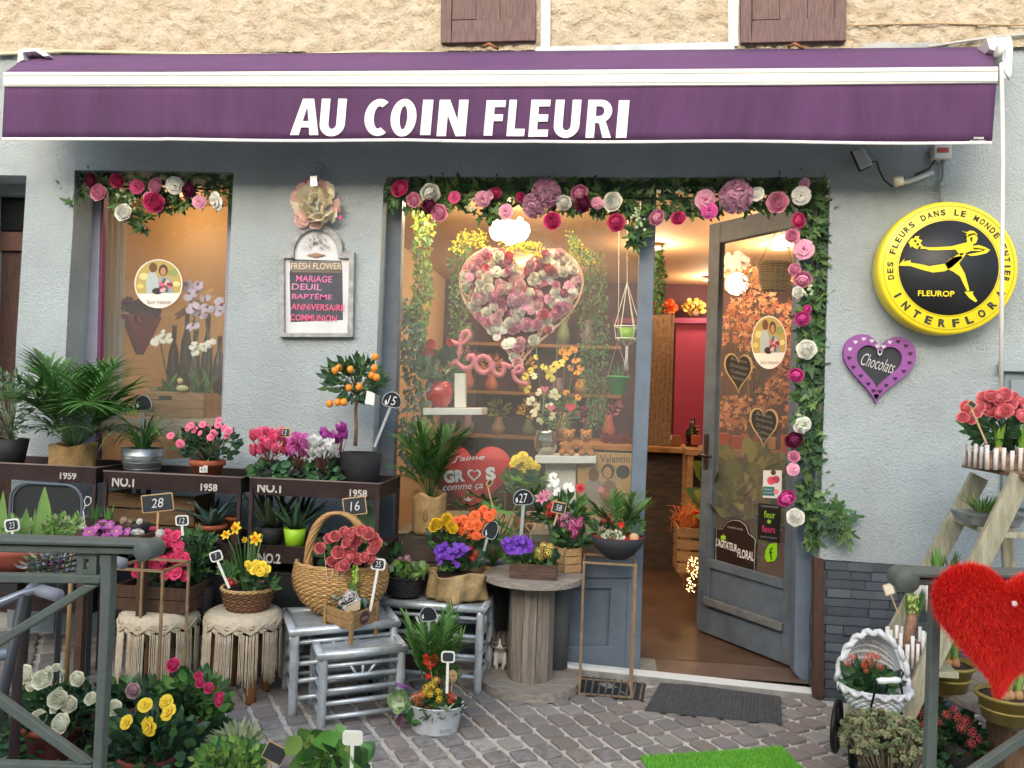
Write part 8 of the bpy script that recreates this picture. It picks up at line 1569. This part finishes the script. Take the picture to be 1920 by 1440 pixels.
b = MB(); b.prism([P(1268, 606, 3.9), P(1326, 606, 3.9), P(1322, 838, 3.9), P(1262, 838, 3.9)], (0, .05, 0), M('8c2648', .6)); tag(b.build('pink_panel', org=P(1295, 838, 3.9)), 'tall raspberry pink door panel at the back of the shop', 'panel')
b = MB(); b.prism([P(1150, 596, 3.85), P(1360, 596, 3.85), P(1360, 606, 3.85), P(1150, 606, 3.85)], (0, .1, 0), M('7a2c50', .6)); tag(b.build('wall_ledge', org=P(1250, 606, 3.85)), 'narrow purple ledge above the pink panel', 'shelf')
for x, c_, lab in ((1250, 'd9622c', 'orange flower bunch standing on the left of the purple ledge'), (1302, 'b08a3c', 'gold ornament standing on the right of the purple ledge')):
    q = P(x, 596, 3.9); t = thing('ledge_ornament', lab, 'ornament', q); b = MB(); b.lathe(q, [(0, 0), (.04, 0), (.05, .06), (0, .06)], M('5b4030', .6), 12); b.build('vase', t); bush(t, q+V((0, 0, .1)), (.09, .06, .06), 60, 'cabbage', [M(c_, .6, v=.3)], (.03, .05), objs=False)
b = MB(); vs = []
for i in range(31): x = 1215+50*i/30; vs += [P(x, 590, 2.3+.006*sin(i*1.2)), P(x-8, 836, 2.3+.006*sin(i*1.2))]
b.add(vs, [(2*i, 2*i+2, 2*i+3, 2*i+1) for i in range(30)], M('5e4a38', .9, n=.4, ns=45, c2='84694c'), True); tag(b.build('lace_curtain', org=P(1240, 836, 2.3)), 'brown lace curtain hanging beside the door post inside', 'curtain')
WC = M('96724c', .8, n=.25, ns=12, stretch=(.7, 4, 4)); q = P(1310, 1068, 1.5); t = thing('wooden_crate', 'slatted pine crate on the shop floor behind the door edge', 'crate', q)
for j in range(4): b = MB(); b.box(q+V((.02, -.14, .03+.075*j)), (.34, .014, .06), WC); b.build('slat', t, bevel=.002); b = MB(); b.box(q+V((-.15, .0, .03+.075*j)), (.014, .27, .06), WC); b.build('side_slat', t, bevel=.002)
q2 = q+V((0, 0, .3)); t = thing('straw_basket', 'orange shredded straw and red paper heaped on the pine crate', 'decoration', q2); b = MB()
for i in range(240): a = q2+V((U(-.13, .15), U(-.12, .12), U(-.02, .08))); b.tube([a, a+jit(.06), a+jit(.09)], .002, M('d9752c', .7, v=.3), 3)
b.box(q2+V((.04, -.05, .06)), (.16, .1, .05), M('c8341f', .6)); b.build('straw', t, kind='stuff')
t = thing('fairy_lights', 'string of tiny warm fairy lights trailing down by the pine crate', 'lights', q+V((0, -.2, .2))); b = MB()
for i in range(60): b.ball(P(1300+U(-10, 10)-i*.1, 1045+i*1.1, 1.25+U(-.03, .03)), .0035, M('ffcf80', em=4), 5, 4)
b.tube([P(1306+8*sin(i), 1045+i*5.5, 1.25) for i in range(13)], .0015, M('b08d50'), 4); b.build('bulbs', t, kind='stuff')
# shelves of vases along the back wall
random.seed(137)
for r_i, py in enumerate((640, 730, 812)):
    a, d = P(850, py, 3.9), P(1165, py, 3.9); t = thing('wall_shelf', ('top', 'middle', 'bottom')[r_i]+' plank of the three dim shelves on the back wall behind the display', 'shelf', (a+d)/2, 'shelves on the back wall'); b = MB(); b.box(((a.x+d.x)/2, 4.02, a.z-.015), (d.x-a.x, .28, .03), WC); b.build('plank', t)
    x = a.x+.12; vn = 0
    while x < d.x-.1:
        vn += 1
        c = V((x, 4.0, a.z+.002)); kd = random.choice(('vase', 'bunch', 'bunch')); col = random.choice(('a08a6c', '6b7f5a', 'b56a5c', '8a6f8e', 'c9b48a', '50605a')); h_ = U(.14, .26)
        t = thing('vase', 'small '+{'a08a6c': 'sand', '6b7f5a': 'olive', 'b56a5c': 'brick', '8a6f8e': 'mauve', 'c9b48a': 'cream', '50605a': 'slate'}[col]+' vase on the '+('top', 'middle', 'bottom')[r_i]+' back wall shelf '+('with dried flowers' if kd == 'bunch' else 'standing empty')+', '+('first', 'second', 'third', 'fourth', 'fifth', 'sixth', 'seventh', 'eighth', 'ninth', 'tenth', 'eleventh', 'twelfth')[min(vn, 12)-1]+' along', 'vase', c, 'vases on the back wall shelves'); b = MB(); b.lathe(c, [(0, 0), (.05, 0), (.07, h_*.4), (.035, h_*.8), (.045, h_), (0, h_*.9)], M(col, .4, v=.1), 14); b.build('body', t)
        if kd == 'bunch': bush(t, c+V((0, 0, h_+.09)), (.1, .07, .09), 40, 'oval', [M(random.choice(('c98a6a', 'd9b86a', '7d9a5c', 'c97a94')), .6, v=.25)], (.04, .07), objs=False)
        x += U(.2, .34)
# seen through the open door glass
random.seed(141); q = P(1400, 1000, 1.9); q.z = ZF; t = thing('autumn_tree', 'artificial tree with orange autumn leaves behind the door glass', 'tree', q); b = MB(); tk = [q, q+V((.02, 0, .8)), P(1405, 640, 1.9)]; b.tube(tk, [.03, .024, .015], M('5d4030', .8), 8); b.build('trunk', t); b = MB()
for i in range(26): e = P(U(1340, 1490), U(470, 780), 1.9+U(-.25, .25)); b.tube([tk[1].lerp(tk[2], U(0, 1)), (tk[2]+e)/2+jit(.05), e], .004, M('4a3326', .8), 4)
b.build('branch', t, kind='stuff'); b = MB(); AUT = [M('c98258', .6, v=.25, tr=.3), M('b56a48', .6, v=.25, tr=.3), M('d9a47c', .6, v=.2, tr=.3)]
for i in range(1500):
    x, y = U(1335, 1500), U(500, 800); 
    if noise.noise(V((x*.02, y*.02, 3))) < -.12: continue
    b.leaf('ivy', AUT[i % 3], P(x, y, 1.9+U(-.35, .3)), jit(1)+V((0, -.3, -.3)), U(.03, .055))
b.build('foliage', t, kind='stuff')
q = P(1452, 545, 1.1); mm = k(q); t = thing('hanging_basket', 'woven rush hanging basket behind the top of the door glass', 'basket', q); wicker(t, q, [(22*mm, 0), (28*mm, 24*mm), (30*mm, 50*mm)], [M('a09270', .8, v=.15)], 12, 18, .005); b = MB()
for s_ in (-1, 1): b.tube([q+V((s_*30*mm, 0, 50*mm)), P(1468, 410, 1.1)], .0025, M('6b5a3c'), 5)
b.build('cord', t)
q = P(1405, 1100, 1.0); q.z = ZF; t = thing('foliage_plant', 'large leaved green and yellow plant behind the lower door glass', 'potted plant', q); pot(t, q, .15, .12, .26, M('6b4a2e', .6)); CAL = [M('6e7a34', .4, v=.25, tr=.2), M('8d8a3c', .4, v=.2, tr=.2), M('4b5c2c', .4, v=.25, tr=.2)]
bush(t, P(1405, 930, 1.0), (.24, .18, .22), 90, 'oval', CAL, (.14, .24), base=q+V((0, 0, .25)), objs=True); 
t = thing('display_table', 'wooden table of red wrapped gifts behind the door glass', 'table', P(1420, 860, 2.0)); b = MB(); b.box(P(1400, 850, 2.2), (.9, .4, .04), WC); b.build('tabletop', t); c0_ = P(1400, 850, 2.2)
for i in range(9): b = MB(); b.box(c0_+V((-.36+i*.09, U(-.1, .1), .02+.06)), (U(.05, .08), .08, U(.06, .14)), M(random.choice(('b5341f', 'c9622c', 'd8b070', '8a3a2a')), .6)); b.build('gift', t, bevel=.003)
for sx_, sy_ in ((-1, -1), (1, -1), (-1, 1), (1, 1)): b = MB(); b.bar((c0_.x+sx_*.42, c0_.y+sy_*.17, ZF), (c0_.x+sx_*.42, c0_.y+sy_*.17, c0_.z-.02), .04, .04, WC); b.build('leg', t)
# --- signs on the door glass
DO = h0+hn*.0045
def dp(x, y, o=0): return PL(x, y, DO+hn*o, hn)
DR = -hv
def dpoly(par, pts, mat, o=0, th=.0006, name='print'): b = MB(); b.prism([dp(x, y, o) for x, y in pts], hn*-th, mat); return b.build(name, par)
def dtext(par, s, x, y, h_, w_, mat, o, ang=0, **kw):
    c = dp(x, y, o); r_ = dp(x+20, y+20*math.tan(R(ang)), o)-c; u_ = dp(x, y-20, o)-c; return text(par, s, c, r_, u_, h_*u_.length/20, mat, w=w_*r_.length*cos(R(ang))/20, th=.0004, **kw)
def hpx(cx, cy, w_, h_, sh=0): return [(cx+x*w_, cy-y*h_+sh*x*w_) for x, y in heart_pts(36)]
for cx, cy, lab, lines in ((1384, 694, 'upper heart-shaped chalkboard hung inside the door glass', ('Bougies', 'Décoration', 'Cadeaux', 'Naissance')), (1432, 796, 'lower heart-shaped chalkboard hung inside the door glass', ('Bonsaïs', 'Sculptures', 'Orchidées', 'Cadeaux', 'Roses'))):
    t = thing('heart_chalkboard', lab, 'chalkboard', dp(cx, cy+40)); dpoly(t, hpx(cx, cy, 27, 41, .1), M('b59a6c', .7), .001, .006, 'rim'); bo = dpoly(t, hpx(cx, cy, 23.5, 37, .1), M('2a2724', .8), .0025, .002, 'board')
    for i, s in enumerate(lines): dtext(bo, s, cx+1, cy-18+i*11, 7, 34-3*abs(i-1), M('8d8a84'), .003, ang=14, bold=-.01, shear=.2)
    b = MB(); b.tube([dp(cx-4, cy-30), dp(cx+10, cy-72), dp(cx+14, cy-28)], .001, M('8a7a5a'), 4); b.build('string', t)
t = thing('photo_sticker', 'oval photo sticker of a couple with a bouquet on the door glass', 'sticker', dp(1442, 642)); couple(t, lambda x, y, o: dp(x, y, .001+o), 1442, 642, 50, .66); dtext(t, 'Saint Valentin', 1443, 679, 6, 36, M('9a8f88'), .006)
t = thing('flower_card', 'small white and teal card with a pink rose photo on the door glass', 'card', dp(1447, 935)); cb = dpoly(t, [(1431, 882), (1466, 882), (1465, 935), (1430, 933)], M('d9dcda', .6), .001, name='card'); dpoly(cb, [(1431, 912), (1452, 913), (1452, 930), (1430, 929)], M('2c6f72', .6), .0018); 
for x, y, r, c_ in ((1446, 901, 8, 'd9536a'), (1455, 899, 7, 'b0475a'), (1455, 922, 5, 'e08a94'), (1450, 886, 5, '5a3c30')): dpoly(cb, [(x+r*cos(a*pi/7), y+r*sin(a*pi/7)) for a in range(14)], M(c_, .6), .0022)
dtext(cb, 'Roses', 1441, 917, 4, 14, M('c9dada'), .003); dtext(cb, 'du jardin', 1441, 924, 4, 16, M('c9dada'), .003)
t = thing('fleur_sticker', 'black square sticker reading fleur fleurs in green and pink on the door glass', 'sticker', dp(1443, 1016)); cb = dpoly(t, [(1422, 943), (1464, 948), (1461, 1018), (1420, 1010)], M('17161a', .5), .001, name='sheet'); dtext(cb, 'fleur', 1443, 965, 13, 21, M('9ad12c'), .002, ang=5); dtext(cb, 'fleurs', 1441, 992, 13, 25, M('d43c78'), .002, ang=6); dtext(cb, 'CARREFOUR DE FLEURS', 1443, 950, 3.5, 34, M('9a9a9a'), .002, ang=5); dtext(cb, 'DEPUIS TOUJOURS', 1441, 1008, 3.5, 32, M('9a9a9a'), .002, ang=7)
def flw(par, x, y, r, mat, o): dpoly(par, [(x+r*(1 if i % 2 else .45)*cos(i*pi/6), y+r*(1 if i % 2 else .45)*sin(i*pi/6)) for i in range(12)], mat, o)
flw(cb, 1442, 978, 5, M('9ad12c'), .002)
t = thing('leaf_sticker', 'lime green leaf sticker with a letter f low on the door glass', 'sticker', dp(1446, 1053)); cb = dpoly(t, [(1436, 1030), (1442, 1020), (1457, 1018), (1457, 1044), (1452, 1052), (1438, 1054), (1434, 1046)], M('8ecf1e', .5), .001, name='sheet'); dtext(cb, 'f', 1446, 1038, 22, 8, M('274a10'), .002)
t = thing('plaque_sticker', "dark brown plaque sticker reading L'AGITATEUR FLORAL on the door glass", 'sticker', dp(1378, 1075)); o_ = [(1340, 990), (1353, 990), (1360, 978), (1372, 972), (1388, 974), (1400, 984), (1405, 1000), (1416, 1008), (1419, 1012), (1416, 1082), (1404, 1082), (1348, 1062), (1339, 1050)]
cb = dpoly(t, o_, M('281a16', .5), .001, name='sheet'); cxx = sum(p[0] for p in o_)/len(o_); cyy = sum(p[1] for p in o_)/len(o_); b = MB(); b.tube([dp(cxx+(x-cxx)*.93, cyy+(y-cyy)*.93, .0022) for x, y in o_], .0012, WPL, 4, closed=True); b.build('border', cb)
dtext(cb, "L'AGITATEUR", 1362, 1022, 15, 42, WPL, .002, ang=18, bold=.02); dtext(cb, 'FLORAL', 1398, 1040, 17, 32, WPL, .002, ang=14, bold=.02); dtext(cb, 'FLEURISTE ARMÉ', 1378, 990, 4, 30, M('b9b0ac'), .002, ang=12); dtext(cb, "L'ARTISAN DE LA LIVRAISON FLORALE", 1377, 1062, 4.5, 62, M('b9b0ac'), .002, ang=18, bold=.01); flw(cb, 1356, 1008, 7, M('9ad12c'), .002)
